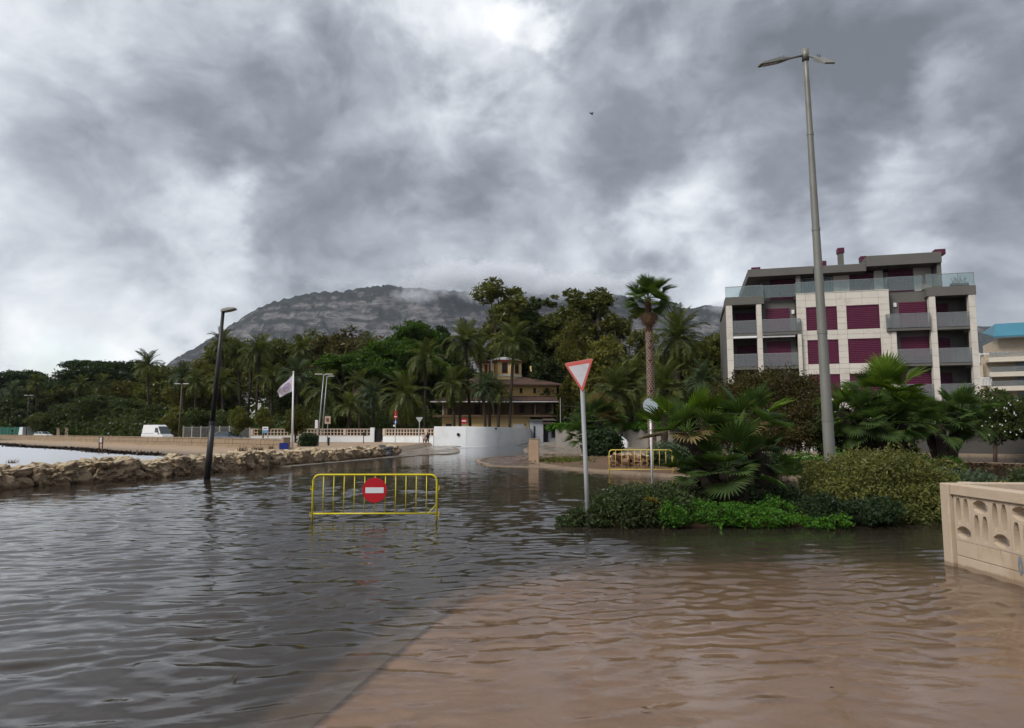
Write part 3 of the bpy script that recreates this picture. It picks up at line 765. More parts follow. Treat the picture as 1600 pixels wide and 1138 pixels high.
for px0, px1, y1, zb, bk in ((1174, 1188, 418, 17.3, 4), (1283, 1291, 408, 17.3, 6), (1308.5, 1319, 387.5, 17.3, 3.5), (1344, 1354, 400.5, 17.3, 4), (1460, 1477, 389.5, 17.9, 2.0)):
    a, b_ = U(px0, y1, bk), U(px1, y1, bk); zt = UZ((px0 + px1) / 2, y1, bk)[1]
    tall = zt - zb > 1.0
    st_ = bpart('chimney', M_grey, (a + .08, b_ - .08, bk, bk + .6, zb, zt - .5))
    bpart('chimney_cap', M_burg, (a, b_, bk - .08, bk + .68, zt - .5, zt), parent=st_, bevel=.02)
# terrace glass rails
def trail(px0, px1, py, y, z0, z1): rail(U(px0, py, y), U(px1, py, y), z0, z1, y, m=M_clear, name='terrace_railing')
trail(1134, 1192, 460, .0, TOP + .0, TOP + 1.0)
rail(U(1192, 460, 0) + .02, uC0, TOP - .15, TOP + 1.0, .3, m=M_clear, name='terrace_railing')
rail(uC0 + .05, uC1, TOP + .07, TOP + 1.15, .35, m=M_clear, name='terrace_railing')
rail(uC1 + .02, uR0 - .2, TOP + .0, TOP + 1.25, .6, m=M_clear, name='terrace_railing')
rail(uR0 - .1, uR3 + .05, TOP + .1, TOP + 1.2, .0, m=M_clear, name='terrace_railing')
lf = thing('terrace_planter', 'small potted plants at the right end of the glass railed roof terrace', 'plant pot', BI @ Vector((uR3 - .9, .6, TOP + .05)), FANG)
MB().box(-.7, .7, -.15, .2, 0, .35).build('planter_box', M_grey, lf, bevel=.02)
mb = MB(); q = random.Random(3)
for _ in range(90):
    c_ = Vector((q.choice((-.45, -.3, .1, .45)) + q.gauss(0, .08), q.gauss(0, .05), .35 + abs(q.gauss(.3, .2)))); a_ = Vector((q.gauss(0, 1), q.gauss(0, 1), q.gauss(0, 1))).normalized() * .09; b2 = a_.orthogonal().normalized() * .05
    mb.add([c_ - a_, c_ + b2, c_ + a_, c_ - b2], [(0, 1, 2, 3)])
mb.build('foliage', L_dark, lf)

# ---- second building with the blue roof
M_cream2 = mat('cream_stucco', (.50, .42, .32), .7, vary=.15, vscale=.7)
M_cream3 = mat('pale_cream_paint', (.58, .53, .45), .6, vary=.15)
M_bluer = mat('blue_roof_sheet', (.05, .19, .27), .45, vary=.2, vscale=.6)
o2 = W(1531, 640, 88); e2 = Vector((o2.x + 18, 80.0))
ang2 = math.atan2(e2.y - 88, e2.x - o2.x)
B2 = thing('balconied_house', 'cream stepped house with blue metal roof and long white balconies behind the apartment block', 'building', (o2.x, 88, 0), ang2)
def z2(py): return CAM_H + (HOR - py) * 88 / F * 1.0
def b2(name, m, *boxes, bevel=0, parent=None):
    mb = MB()
    for b_ in boxes: mb.box(*b_)
    return mb.build(name, m, parent or B2, bevel=bevel)
b2('wall', M_cream2, (.6, 17, 1.6, 11, -.2, z2(555)), (3.0, 17, 2.4, 11, z2(555), z2(527)))
mb = MB(); zr0, zr1 = z2(525), z2(502)
mb.add([(2.2, .7, zr0), (18, .7, zr0), (18, 3.2, zr1), (3.0, 3.2, zr1), (2.2, .7, zr0 - .18), (18, .7, zr0 - .18), (18, 11, zr1 - .2), (3, 11, zr1 - .2)], [(0, 1, 2, 3), (4, 5, 1, 0), (3, 2, 6, 7), (0, 3, 7), (0, 7, 4)])
mb.build('roof', M_bluer, B2)
for i in range(20): b2('roof_rib', M_bluer, (0, 0, 0, 0, 0, 0)) if False else None
for i, py in enumerate((567, 590, 612, 637)):
    zz = z2(py)
    sl = b2('balcony', M_cream3, (1.3, 17.5, -.2, 1.6, zz, zz + .35), (1.3, 17.5, -.2, -.1, zz + .35, zz + .6), bevel=.02)
    b2('balcony_glass', M_rail, (1.4, 17.3, -.17, -.13, zz + .6, zz + 1.3), parent=sl)
    wn = b2('window', M_win, (4.6, 8.6, 1.54, 1.585, zz + .6, zz + 2.0)) if i else b2('window', M_win, (6, 9, 2.34, 2.385, zz + .5, zz + 2.2))
    b2('window_frame', M_white, *( [(6.4, 6.5, 1.50, 1.54, zz + .6, zz + 2.0)] if i else [(7.4, 7.5, 2.3, 2.34, zz + .5, zz + 2.2)]), parent=wn)
mb = MB()
for i in range(9): mb.box(.2 + i * .16, .28 + i * .16, .1, .16, z2(602), z2(591))
mb.box(.1, 1.7, .09, .17, z2(602) - .06, z2(602)); mb.box(.1, 1.7, .09, .17, z2(591), z2(591) + .06)
mb.build('window_grille', M_white, B2)
mb = MB()
for i in range(7): mb.box(.4 + i * .5, .47 + i * .5, .0, 2.4, z2(553), z2(553) + .12)
mb.box(.2, 3.9, .0, .1, z2(553) - .1, z2(553)); mb.box(.3, .42, .02, .12, z2(567), z2(553) - .1)
mb.build('pergola', M_white, B2)
b2('pergola_post', M_cream2, (.3, .7, .3, .7, -.2, z2(556)))

# ---- yellow villa
M_yel = mat('ochre_stucco', (.76, .54, .22), .8, vary=.2, vscale=.5, dirt=((.28, .18, .08), .4, .4))
M_yelb = mat('light_ochre_stucco', (.80, .60, .28), .8, vary=.15, vscale=.5)
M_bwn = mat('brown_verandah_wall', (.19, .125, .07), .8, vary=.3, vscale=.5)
M_tile = mat('brown_roof_tiles', (.10, .06, .047), .75, vary=.4, vscale=1.0, bump=.4, bscale=10)
M_redp = mat('dark_red_paint', (.22, .03, .025), .5)
VY = 106.0
V = thing('yellow_villa', 'ochre yellow villa with brown tiled roofs, verandah and small square lookout tower', 'house', (0, 0, 0))
def vz(py, y=VY): return CAM_H + (HOR - py) * y / F
def vx(px, y=VY): return W(px, 620, y).x
def vb(name, m, px0, px1, z0, z1, y0, y1, parent=None, bevel=0):
    return MB().box(vx(px0, y0), vx(px1, y0), y0, y1, z0, z1).build(name, m, parent or V, bevel=bevel)
z_e1, z_e2 = vz(628), vz(600)
vb('basement_wall', M_yelb, 691, 828, -.2, vz(652), VY - .3, VY + 13)
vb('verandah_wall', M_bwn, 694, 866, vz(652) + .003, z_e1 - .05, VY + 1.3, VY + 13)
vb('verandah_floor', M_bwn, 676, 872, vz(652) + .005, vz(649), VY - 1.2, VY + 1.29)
vb('upper_wall', M_yel, 699, 870, z_e1 + .2, z_e2 - .02, VY + 2, VY + 12)
def hip(name, x0, x1, y0, y1, z0, xa, xb, ya, yb, z1, m=M_tile, th=.22):
    vs = [(x0, y0, z0), (x1, y0, z0), (x1, y1, z0), (x0, y1, z0), (xa, ya, z1), (xb, ya, z1), (xb, yb, z1), (xa, yb, z1)]
    vs += [(x0, y0, z0 - th), (x1, y0, z0 - th), (x1, y1, z0 - th), (x0, y1, z0 - th)]
    return MB().add(vs, [(0, 1, 5, 4), (1, 2, 6, 5), (2, 3, 7, 6), (3, 0, 4, 7), (4, 5, 6, 7), (8, 9, 1, 0), (9, 10, 2, 1), (10, 11, 3, 2), (11, 8, 0, 3), (11, 10, 9, 8)]).build(name, m, V)
rf = hip('verandah_roof', vx(672, VY - 1.5), vx(874, VY - 1.5), VY - 1.5, VY + 14, z_e1 + .02, vx(699), vx(868), VY + 2, VY + 12, z_e1 + 1.0)
MB().tube([(vx(672, VY - 1.5), VY - 1.58, z_e1 - .12), (vx(874, VY - 1.5), VY - 1.58, z_e1 - .12)], .09, 6).build('gutter', M_white, rf)
rf2 = hip('main_roof', vx(693), vx(880), VY + .6, VY + 13.4, z_e2, vx(745), vx(822), VY + 6, VY + 8, vz(585))
# verandah posts, doors, windows
for px in (694, 697, 733, 770, 800, 835, 862):
    vb('verandah_post', M_bwn, px, px + 2.2, vz(649) + .002, z_e1 - .22, VY - .9, VY - .7)
for px0, px1, za, zb in ((742, 750, 651, 631), (768, 776, 646, 632), (812, 819, 645, 632), (831, 839, 651, 632), (852, 858, 646, 633)):
    w_ = vb('window', M_dark, px0, px1, vz(za), vz(zb), VY + 1.24, VY + 1.28)
    vb('window_frame', M_redp, px0 - .8, px0, vz(za), vz(zb), VY + 1.2, VY + 1.28, parent=w_); vb('window_frame', M_redp, px1, px1 + .8, vz(za), vz(zb), VY + 1.2, VY + 1.28, parent=w_)
for px in (812, 833.5, 852):
    w_ = vb('window', M_dark, px, px + 4, vz(613), vz(605.5), VY + 1.94, VY + 1.98); vb('window_sill', M_bwn, px - .5, px + 4.5, vz(614), vz(613), VY + 1.85, VY + 1.98, parent=w_)
for px in (727, 745, 760): vb('window', M_dark, px, px + 3.4, vz(616), vz(608), VY + 1.94, VY + 1.98)
sh = vb('garage_shutter', M_white, 802, 821, -.1, vz(663), VY - .36, VY - .305)
vb('window', M_dark, 697, 706, 1.2, vz(662.5), VY - .36, VY - .305)
# tower: six sided, with red framed windows and a pale cap
TX, TYc = vx(789, VY + 7), VY + 7
def ngon(r, n, ph=0): return [(TX + r * math.cos(2 * math.pi * i / n + ph), TYc + r * 1.0 * math.sin(2 * math.pi * i / n + ph)) for i in range(n)]
zt0, zt1 = vz(590, 113), vz(568, 113)
R_T = 3.0
tw = MB().prism(ngon(R_T, 8, R(22.5)), zt0 - 1.2, zt1).build('tower', M_yelb, V)
MB().prism(ngon(R_T + .35, 8, R(22.5)), zt1 + .002, zt1 + .3).build('tower_cornice', M_redp, tw)
MB().prism(ngon(R_T + .1, 8, R(22.5)), zt0 - .05, zt0 + .2).build('tower_band', M_white, tw)
capb = MB(); pa = ngon(R_T + .2, 8, R(22.5))
capb.add([(x, y, zt1 + .3) for x, y in pa] + [(TX + (x - TX) * .35, TYc + (y - TYc) * .35, zt1 + .95) for x, y in pa] + [(TX, TYc, zt1 + 1.1)],
         [(i, (i + 1) % 8, 8 + (i + 1) % 8, 8 + i) for i in range(8)] + [(8 + i, 8 + (i + 1) % 8, 16) for i in range(8)])
capb.build('tower_roof', mat('pale_zinc', (.42, .42, .43), .5), tw)
MB().tube([(TX, TYc, zt1 + 1.0), (TX, TYc, zt1 + 4.2)], [.06, .02], 5).build('finial_mast', M_metal, tw)
for i in range(8):
    a = 2 * math.pi * (i + .5) / 8 + R(22.5); rr_ = R_T * math.cos(math.pi / 8)
    M_ = Matrix.Translation((TX + rr_ * math.cos(a), TYc + rr_ * math.sin(a), 0)) @ Matrix.Rotation(a - math.pi / 2, 4, 'Z')
    wn = MB().box(-.48, .48, -.02, .03, zt0 + .45, zt1 - .12, M_).build('tower_window', M_redp, tw)
    MB().box(-.34, .34, .03, .05, zt0 + .55, zt1 - .25, M_).build('pane', M_dark, wn)
wg = vb('tower_wing', M_yelb, 753, 772, zt0 - .9, vz(571, 113), VY + 3.8, VY + 9)
vb('wing_parapet', M_redp, 752, 773, vz(571, 113) + .002, vz(568, 113), VY + 3.7, VY + 9.1, parent=wg)
for px in (757, 764): vb('wing_window', M_redp, px, px + 4.5, zt0 + .3, vz(572.5, 113), VY + 3.74, VY + 3.79, parent=wg)
vb('corner_pier', M_white, 766.5, 768.6, zt0, vz(563, 113), VY + 3.5, VY + 3.79, parent=wg)
vb('chimney', M_yelb, 828, 831, zt0 - 1.3, vz(573, 113), VY + 6.0, VY + 6.5)
MB().tube([(vx(693, VY - .5), VY - .75, vz(655)), (vx(692.5, VY - .5), VY - .75, z_e1 - .3)], .07, 5).build('downpipe', M_white, V)
# grey annexe right of the wall
A_ = thing('grey_annexe', 'pale grey annexe with dark door and porch roof right of the white wall', 'building', (0, 0, 0))
def ab(name, m, px0, px1, z0, z1, y0, y1, parent=None):
    return MB().box(vx(px0, y0), vx(px1, y0), y0, y1, z0, z1).build(name, m, parent or A_)
M_pgrey = mat('pale_grey_paint', (.36, .38, .41), .7, vary=.15, vscale=.8, dirt=((.2, .2, .2), .8, .4))
ab('wall', M_pgrey, 828, 848.5, -.1, vz(657.5, 98), 98, 104); ab('wall', M_pgrey, 848.52, 869, -.1, vz(661, 98), 99, 104)
ab('flat_roof', M_grey, 826, 869, vz(657.5, 98) + .003, vz(656, 98), 97.6, 104)
d_ = ab('door', M_dark, 849.5, 856, -.05, vz(664, 98), 98.9, 98.97); ab('door_frame', M_bwn, 848.6, 849.5, -.05, vz(664, 98), 98.86, 98.97, d_)
pr_ = MB(); pr_.add([(vx(848, 97.6), 97.5, vz(661.5, 98)), (vx(866, 97.6), 97.5, vz(661.5, 98)), (vx(866, 99), 99, vz(657.6, 98) + .3), (vx(848, 99), 99, vz(657.6, 98) + .3),
    (vx(848, 97.6), 97.5, vz(661.5, 98) - .15), (vx(866, 97.6), 97.5, vz(661.5, 98) - .15), (vx(866, 99), 98.99, vz(661.5, 98) - .15), (vx(848, 99), 98.99, vz(661.5, 98) - .15)], [(0, 1, 2, 3), (4, 5, 1, 0), (5, 6, 2, 1), (4, 0, 3, 7), (7, 6, 5, 4)])
pr_.build('porch_roof', M_tile, A_)
ab('window', M_dark, 861, 868, .9, vz(667, 98), 98.93, 98.97); ab('window', M_dark, 833.5, 836, .7, vz(666, 98), 97.93, 97.97)

# ---- far house on the slope between the trees, far white houses
M_ffw = mat('far_white_wall', (.62, .60, .56), .8)
M_terra = mat('terracotta', (.30, .12, .07), .8)
def farhouse(px, py, yy, wpx, hpx, label, roofc, wins_=3):
    p = W(px, py, yy); s_ = yy / F; w_, h_ = wpx * s_, hpx * s_
    T = thing('hillside_house', label, 'house', (p.x, yy, p.z - h_ * .3))
    MB().box(-w_ / 2, w_ / 2, 0, w_ * .6, -h_ * 2.5, h_).build('wall', M_ffw, T)
    if roofc:
        hh = h_ * .45
        MB().add([(-w_ * .55, -w_ * .05, h_), (w_ * .55, -w_ * .05, h_), (w_ * .55, w_ * .65, h_), (-w_ * .55, w_ * .65, h_), (-w_ * .3, w_ * .3, h_ + hh), (w_ * .3, w_ * .3, h_ + hh)],
                 [(0, 1, 5, 4), (1, 2, 5), (2, 3, 4, 5), (3, 0, 4), (3, 2, 1, 0)]).build('roof', M_terra, T)
    else: MB().box(-w_ * .52, w_ * .52, -w_ * .03, w_ * .63, h_, h_ * 1.12).build('roof', M_ffw, T)
    for i in range(wins_):
        x_ = -w_ / 2 + w_ * (i + .5) / wins_
        MB().box(x_ - w_ * .07, x_ + w_ * .07, -.06 * s_, -.02 * s_, h_ * .25, h_ * .7).build('window', M_dark, T)
farhouse(406, 622, 300, 30, 13, 'white house with low terracotta roof seen between palm trunks left of the flag', True, 4)
farhouse(400, 607, 420, 26, 10, 'smaller white house higher up the slope behind palm trunks', True, 3)
farhouse(4, 590, 520, 8, 4, 'small white house among the trees at the far left hilltop', False, 2)
farhouse(100, 590, 900, 14, 7, 'pale house block on the distant ridge under the blue sky gap', False, 3)
farhouse(84, 590, 930, 9, 6, 'small pale house left of the house block on the distant ridge', False, 2)
farhouse(66, 592, 960, 7, 5, 'tiny pale house at the left end of the distant ridge houses', False, 2)
farhouse(78, 598, 860, 5, 3, 'lowest tiny pale house on the distant ridge', False, 1)
farhouse(948, 497, 1400, 8, 34, 'pale block glimpsed through the gap in the tall trees', False, 2) if False else None

# ---- white garden wall that curves round the corner
def wall_strip(pts, z0, ztops, th, name, m, parent=None, bevel=0):
    mb = MB(); L = [Vector((p[0], p[1])) for p in pts]; n = len(L)
    fr_, bk = [], []
    for i in range(n):
        d = (L[min(i + 1, n - 1)] - L[max(i - 1, 0)]).normalized(); nr = Vector((-d.y, d.x))
        fr_.append(L[i]); bk.append(L[i] + nr * th)
    rings = [[(fr_[i].x, fr_[i].y, z0), (fr_[i].x, fr_[i].y, ztops[i]), (bk[i].x, bk[i].y, ztops[i]), (bk[i].x, bk[i].y, z0)] for i in range(n)]
    mb.loft(rings)
    return mb.build(name, m, parent)
M_ww = mat('white_wall_paint', (.76, .79, .81), .6, vary=.10, vscale=.35, dirt=((.42, .43, .42), .5, .35), bump=.1, bscale=10)
wwp = [(-9.85, 83.6), (-6.0, 83.2), (-2.2, 83.6), (.2, 84.6), (1.6, 86.6), (2.3, 89.5), (2.6, 93.0), (2.75, 97.8)]
def wwp_y(p): return p
wp2 = [W(678, 690, 83.6), W(728, 690, 83.0)]
pts = [(wp2[0].x, 83.6), (wp2[1].x, 83.0)]
cpts = [pts[1]] + [(W(px, 690, yy).x, yy) for px, yy in ((745, 83.1), (762, 83.6), (780, 84.8), (796, 86.8), (808, 89.2), (818, 92.2), (825, 95.2), (829.5, 98.0))]
CP = []
for i in range(len(cpts) - 1):
    p0_, p1_, p2_, p3_ = [Vector(cpts[max(0, min(len(cpts) - 1, j))]) for j in (i - 1, i, i + 1, i + 2)]
    for s_ in range(6):
        t_ = s_ / 6; CP.append(.5 * ((2 * p1_) + (p2_ - p0_) * t_ + (2 * p0_ - 5 * p1_ + 4 * p2_ - p3_) * t_ * t_ + (-p0_ + 3 * p1_ - 3 * p2_ + p3_) * t_ ** 3))
CP.append(Vector(cpts[-1]))
WWL = thing('garden_wall', 'tall plain white wall curving round the corner in front of the yellow villa', 'wall', (0, 0, 0))
wall_strip(pts[:2], -.3, [2.42, 2.42], .3, 'wall_section', M_ww, WWL)
wall_strip([(CP[0].x + .02, CP[0].y)] + [(p.x, p.y) for p in CP[1:]], -.3, [2.42 - .2 * i / len(CP) for i in range(len(CP))], .3, 'curved_wall_section', M_ww, WWL)
for i, a in enumerate((0,)):
    MB().box(pts[0][0] - .02, pts[1][0] + .02, 82.93, 83.55, -.3, .1).build('wall_base', M_grey, WWL) if False else None
MB().lathe([(.2, 0), (.2, .04)], 14, Matrix.Translation((W(716, 679, 83).x, 83.06, 1.42)) @ Matrix.Rotation(R(90), 4, 'X')).build('round_vent', M_dark, WWL)
MB().lathe([(.13, 0), (.13, .04)], 12, Matrix.Translation((W(775, 670, 84.3).x, 84.2, 2.15)) @ Matrix.Rotation(R(90), 4, 'X')).build('round_vent', M_dark, WWL)

# ---- the two white walls with a pierced balustrade on top
M_balu = mat('pinkish_balustrade', (.58, .47, .38), .7, vary=.15, vscale=2)
def balustrade(label, a, b_, zb, zt, end_pillar):
    a, b_ = Vector(a), Vector(b_); L = (b_ - a).length; ang = math.atan2(b_.y - a.y, b_.x - a.x)
    T = thing('balustrade_wall', label, 'wall', (a.x, a.y, 0), ang)
    hs = zb + (zt - zb) * .57
    MB().box(0, L, 0, .25, -.3, hs).build('wall_base', M_ww, T)
    MB().box(0, L, -.03, .28, hs + .002, hs + .1).build('lower_rail', M_balu, T)
    MB().box(0, L, -.04, .29, zt - .1, zt).build('top_rail', M_balu, T, bevel=.015)
    MB().box(0, L, .0, .25, (hs + zt) / 2 - .04, (hs + zt) / 2 + .04).build('middle_rail', M_balu, T)
    mb = MB(); n = int(L / .42)
    for i in range(n + 1):
        x_ = i * L / n
        mb.box(x_ - .055, x_ + .055, .03, .2, hs + .1, (hs + zt) / 2 - .041); mb.box(x_ - .055, x_ + .055, .031, .201, (hs + zt) / 2 + .041, zt - .101)
    mb.build('balusters', M_balu, T, kind='stuff')
    for i in range(0, int(L / 6) + 1):
        MB().box(min(i * 6, L - .3) - .01, min(i * 6, L - .3) + .3, -.05, .3, hs + .1, zt + .01).build('pillar', M_balu, T)
    if end_pillar: MB().box(L + .01, L + .55, -.12, .4, -.3, zt + .15).build('end_pillar', M_ww, T, bevel=.02)
p0, p1 = W(391, 690, 88), W(577, 690, 88)
balustrade('long white wall with pierced balustrade behind the flagpole', (p0.x, 88), (p1.x, 88.5), 0, 2.15, True)
p0, p1 = W(598, 690, 86.5), W(677.5, 690, 84.2)
balustrade('shorter white wall with pierced balustrade joining the plain white wall', (p0.x, 86.5), (p1.x, 84.0), 0, 2.15, False)
gp = W(585, 690, 88); T = thing('garden_gate', 'dark metal garden gate between the two balustrade walls', 'gate', (W(582.5, 690, 88.6).x, 88.6, 0))
mb = MB()
for i in range(9): mb.box(i * .13, i * .13 + .03, 0, .03, -.1, 2.0)
mb.build('gate_bars', M_dark, T); MB().box(-.03, 1.1, -.02, .05, 2.0, 2.08).build('top_rail', M_dark, T); MB().box(-.03, 1.1, .031, .05, -.1, 1.9).build('backing_sheet', M_dark, T)

# ---- grey wall with hedge at the far right of the junction, and the dark wall on the right
M_gwall = mat('weathered_grey_wall', (.27, .245, .22), .85, vary=.25, vscale=.6, dirt=((.12, .11, .1), .5, .6), bump=.2, bscale=12)
p0, p1 = W(868, 690, 84), W(1064, 690, 72)
gw = thing('roadside_wall', 'grey rendered roadside wall under a clipped green hedge', 'wall', (0, 0, 0))
wall_strip([(p0.x, 84), (p1.x, 72)], -.1, [2.05, 2.0], .3, 'wall_section', M_gwall, gw)
wall_strip([(W(871, 690, 97).x, 97), (p0.x + .01, 84.33)], -.1, [2.05, 2.05], .3, 'wall_return', M_gwall, gw)
M_dkwall = mat('dark_rendered_wall', (.075, .07, .065), .85, vary=.3, vscale=.5, bump=.2, bscale=12)
p0, p1 = W(1385, 700, 55), W(1760, 700, 46)
dw = thing('boundary_wall', 'long dark grey boundary wall behind the fan palms and oleander', 'wall', (0, 0, 0))
wall_strip([(p0.x, 53), (p1.x, 47)], -.2, [2.2, 2.3], .3, 'wall_section', M_dkwall, dw)
mb = MB(); a, b_ = Vector((p0.x, 52.9)), Vector((p1.x, 46.9)); d = (b_ - a).normalized(); nr = Vector((d.y, -d.x))
mb.add([(q.x, q.y, z) for z in (-.2, .13) for q in (a, a + nr * 1.6, b_ + nr * 1.6, b_)], [(4, 5, 6, 7), (0, 1, 5, 4), (1, 2, 6, 5), (2, 3, 7, 6), (3, 0, 4, 7)])
mb.build('sidewalk', M_kerb, kind='structure')

# ---- beach wall of sandstone blocks
M_block = mat('sandstone_block', (.38, .285, .19), .8, vary=.5, vscale=1.0, dirt=((.2, .145, .1), 1.2, .5), bump=.4, bscale=9)
bwd = (BW1 - BW0).normalized(); bwL = (BW1 - BW0).length
T = thing('beach_wall', 'long low sandstone block wall between the beach and the road', 'wall', (BW0.x, BW0.y, 0), math.atan2(bwd.y, bwd.x))
zc = [.22, .66, 1.10]
MB().box(.05, bwL, -.32, -.06, -.3, 1.06).build('wall_core', M_joint, T)
proto = [MB().box(.02, .78, -.38, 0, .018, .425).mesh('stone_block', M_block) for _ in range(1)]
nb_ = 62
for c_ in range(2):
    for i in range(nb_):
        put('stone_block', proto[0], T, loc=(i * .8 - (.0 if c_ else .0), pr.uniform(-.015, .015) + .0, zc[c_] - .002), scale=(1, 1, 1))
mb = MB()
for c_ in range(2):
    i = nb_ * .8
    while i < bwL:
        mb.box(i + .012, i + 1.588, -.38, pr.uniform(-.015, .015), zc[c_] + .01, zc[c_] + .43); i += 1.6
mb.build('stone_block', M_block, T, kind='stuff')
MB().box(-.02, bwL, -.44, .06, 1.11, 1.19).build('coping', M_block, T, bevel=.01)
MB().box(-.1, bwL, -.5, .12, -.3, .23).build('footing', mat('damp_footing', (.23, .15, .10), .8, vary=.4, vscale=.7), T)
MB().box(-.35, -.03, -.5, .15, -.2, 1.3).build('end_pier', M_block, T, bevel=.02)

# ---- metal fence and green screen along the left road
def fence(label, a, b_, h, step, m, nm='metal_fence', panelmat=None):
    a, b_ = Vector(a), Vector(b_); L = (b_ - a).length; ang = math.atan2(b_.y - a.y, b_.x - a.x)
    T = thing(nm, label, 'fence', (a.x, a.y, .3), ang)
    mb = MB(); n = int(L / .14)
    for i in range(n): mb.box(i * .14, i * .14 + .025, 0, .02, .5, h)
    mb.build('railings', m, T, kind='stuff')
    MB().box(0, L, -.1, .12, -.2, .5).build('low_wall', M_gwall, T)
    for zz in (.6, h - .12): MB().box(0, L, .021, .05, zz, zz + .05).build('rail', m, T)
    for i in range(int(L / step) + 1): MB().box(i * step, i * step + .12, -.06, .08, .5, h + .1).build('post', mat('pale_fence_post', (.45, .42, .36), .7), T)
    return T
p0, p1 = W(286, 680, 100), W(392, 680, 90)
fence('grey railing fence with pale posts behind the parked car on the left road', (p0.x, 100), (p1.x, 90), 2.2, 2.4, M_metal)
p0, p1 = W(-30, 680, 175), W(35, 680, 165)
T = thing('screen_fence', 'green mesh screen fence under the trees at far left', 'fence', (p0.x, 175, .3), math.atan2(-10, p1.x - p0.x))
L_ = math.hypot(p1.x - p0.x, 10); M_scr = mat('green_screen', (.01, .10, .07), .7)
MB().box(0, L_, 0, .05, 0, 2.6).build('screen', M_scr, T)
for i in range(7): MB().tube([(i * L_ / 6, -.08, -.2), (i * L_ / 6, -.08, 2.8)], .05, 6).build('post', M_metal, T)
# ================================================================== PLANTS
def leaf_arrays(centers, normals_rand, size, r_, elong=1.6, jitter=.45):
    """one small folded leaf clump (a quad) per centre"""
    n = len(centers)
    a = r_.normal(size=(n, 3)); a /= np.linalg.norm(a, axis=1)[:, None]
    if normals_rand is not None:
        a = a + normals_rand; a /= np.linalg.norm(a, axis=1)[:, None]
    h = r_.normal(size=(n, 3)); b_ = np.cross(a, h); b_ /= np.linalg.norm(b_, axis=1)[:, None]; c_ = np.cross(a, b_)
    s = size * r_.uniform(1 - jitter, 1 + jitter, size=(n, 1))
    V_ = np.stack([centers - b_ * s * elong * .5, centers + c_ * s * .45 + a * s * .12, centers + b_ * s * elong * .5, centers - c_ * s * .45 + a * s * .12], 1).reshape(-1, 3)
    Fq = np.arange(n * 4).reshape(n, 4)
    return V_, Fq
def crown_mesh(name, blobs, nleaf, size, seed, m, core=.55, elong=1.6, up=0.0):
    """leaf clumps gathered in the shells of many lobes, lobes in turn made of twigs"""
    r_ = np.random.default_rng(seed); Cs = []
    vol = np.array([b_[3] * b_[4] * b_[5] for b_ in blobs]) ** (2 / 3); vol = vol / vol.sum()
    for bl, f in zip(blobs, vol):
        n = max(30, int(nleaf * f)); nc = max(5, n // 26)
        d = r_.normal(size=(nc, 3)); d /= np.linalg.norm(d, axis=1)[:, None]
        rad = r_.uniform(core, 1.02, size=(nc, 1)) ** .7
        tw = d * rad
        idx = r_.integers(0, nc, n)
        p = tw[idx] + r_.normal(size=(n, 3)) * .15
        Cs.append(p * np.array(bl[3:6]) + np.array(bl[:3]))
    C_ = np.concatenate(Cs)
    nr = np.tile(np.array([[0, 0, up]]), (len(C_), 1)) if up else None
    V_, Fq = leaf_arrays(C_, nr, size, r_, elong)
    return np_mesh(name, V_, Fq, m, smooth=False)
def limbs(mb, base, blobs, r0, r_, nb=7, rise=.45):
    ztop = max(b_[2] for b_ in blobs)
    trunk_top = Vector((r_.uniform(-.1, .1), r_.uniform(-.1, .1), ztop * rise))
    pts = [Vector((0, 0, -.3)), Vector((r_.uniform(-.1, .1), r_.uniform(-.1, .1), trunk_top.z * .5)), trunk_top, Vector((trunk_top.x * 1.5, trunk_top.y * 1.5, ztop * .8))]
    mb.tube(pts, [r0 * 1.25, r0 * .9, r0 * .7, r0 * .25], 8)
    for b_ in r_.sample(list(blobs), min(nb, len(blobs))):
        c_ = Vector(b_[:3]); s = pts[1].lerp(trunk_top, r_.uniform(.3, 1)); mid = s.lerp(c_, .5) + Vector((0, 0, -.06 * (c_ - s).length))
        mb.tube([s, mid, c_], [r0 * .45, r0 * .28, r0 * .1], 6)
# ---- prototypes, unit height 10
def blobs_broad(seed, rx, z0, z1, n, rr=(.9, 1.7)):
    q = random.Random(seed); out = []
    for i in range(n):
        t_ = q.random(); z_ = z0 + (z1 - z0) * t_; rad = rx * math.sqrt(max(.05, 1 - (2 * t_ - .9) ** 2 * .8)) * q.uniform(.15, 1); a = q.uniform(0, 6.28)
        s = q.uniform(*rr); out.append((rad * math.cos(a), rad * math.sin(a), z_, s * 1.15, s * 1.15, s * .85))
    return out
def blobs_pine(seed, rx, z0, z1, n):
    q = random.Random(seed); out = []
    for i in range(n):
        a = q.uniform(0, 6.28); rad = rx * math.sqrt(q.random()); h_ = z0 + (z1 - z0) * (1 - (rad / rx) ** 2) * q.uniform(.5, 1)
        s = q.uniform(.8, 1.5); out.append((rad * math.cos(a), rad * math.sin(a), h_, s * 1.25, s * 1.25, s * .5))
    return out
def blobs_euc(seed, n=22):
    q = random.Random(seed); out = []
    for i in range(n):
        t_ = (i + q.random()) / n; z_ = 2.2 + 7.2 * t_; rad = (2.2 * (1 - abs(t_ - .45) * 1.1)) * q.uniform(.2, 1); a = q.uniform(0, 6.28)
        s = q.uniform(.5, 1.05) * (1.1 - .5 * t_); out.append((rad * math.cos(a), rad * math.sin(a), z_, s, s, s * 1.05))
    return out
PROTO = {}
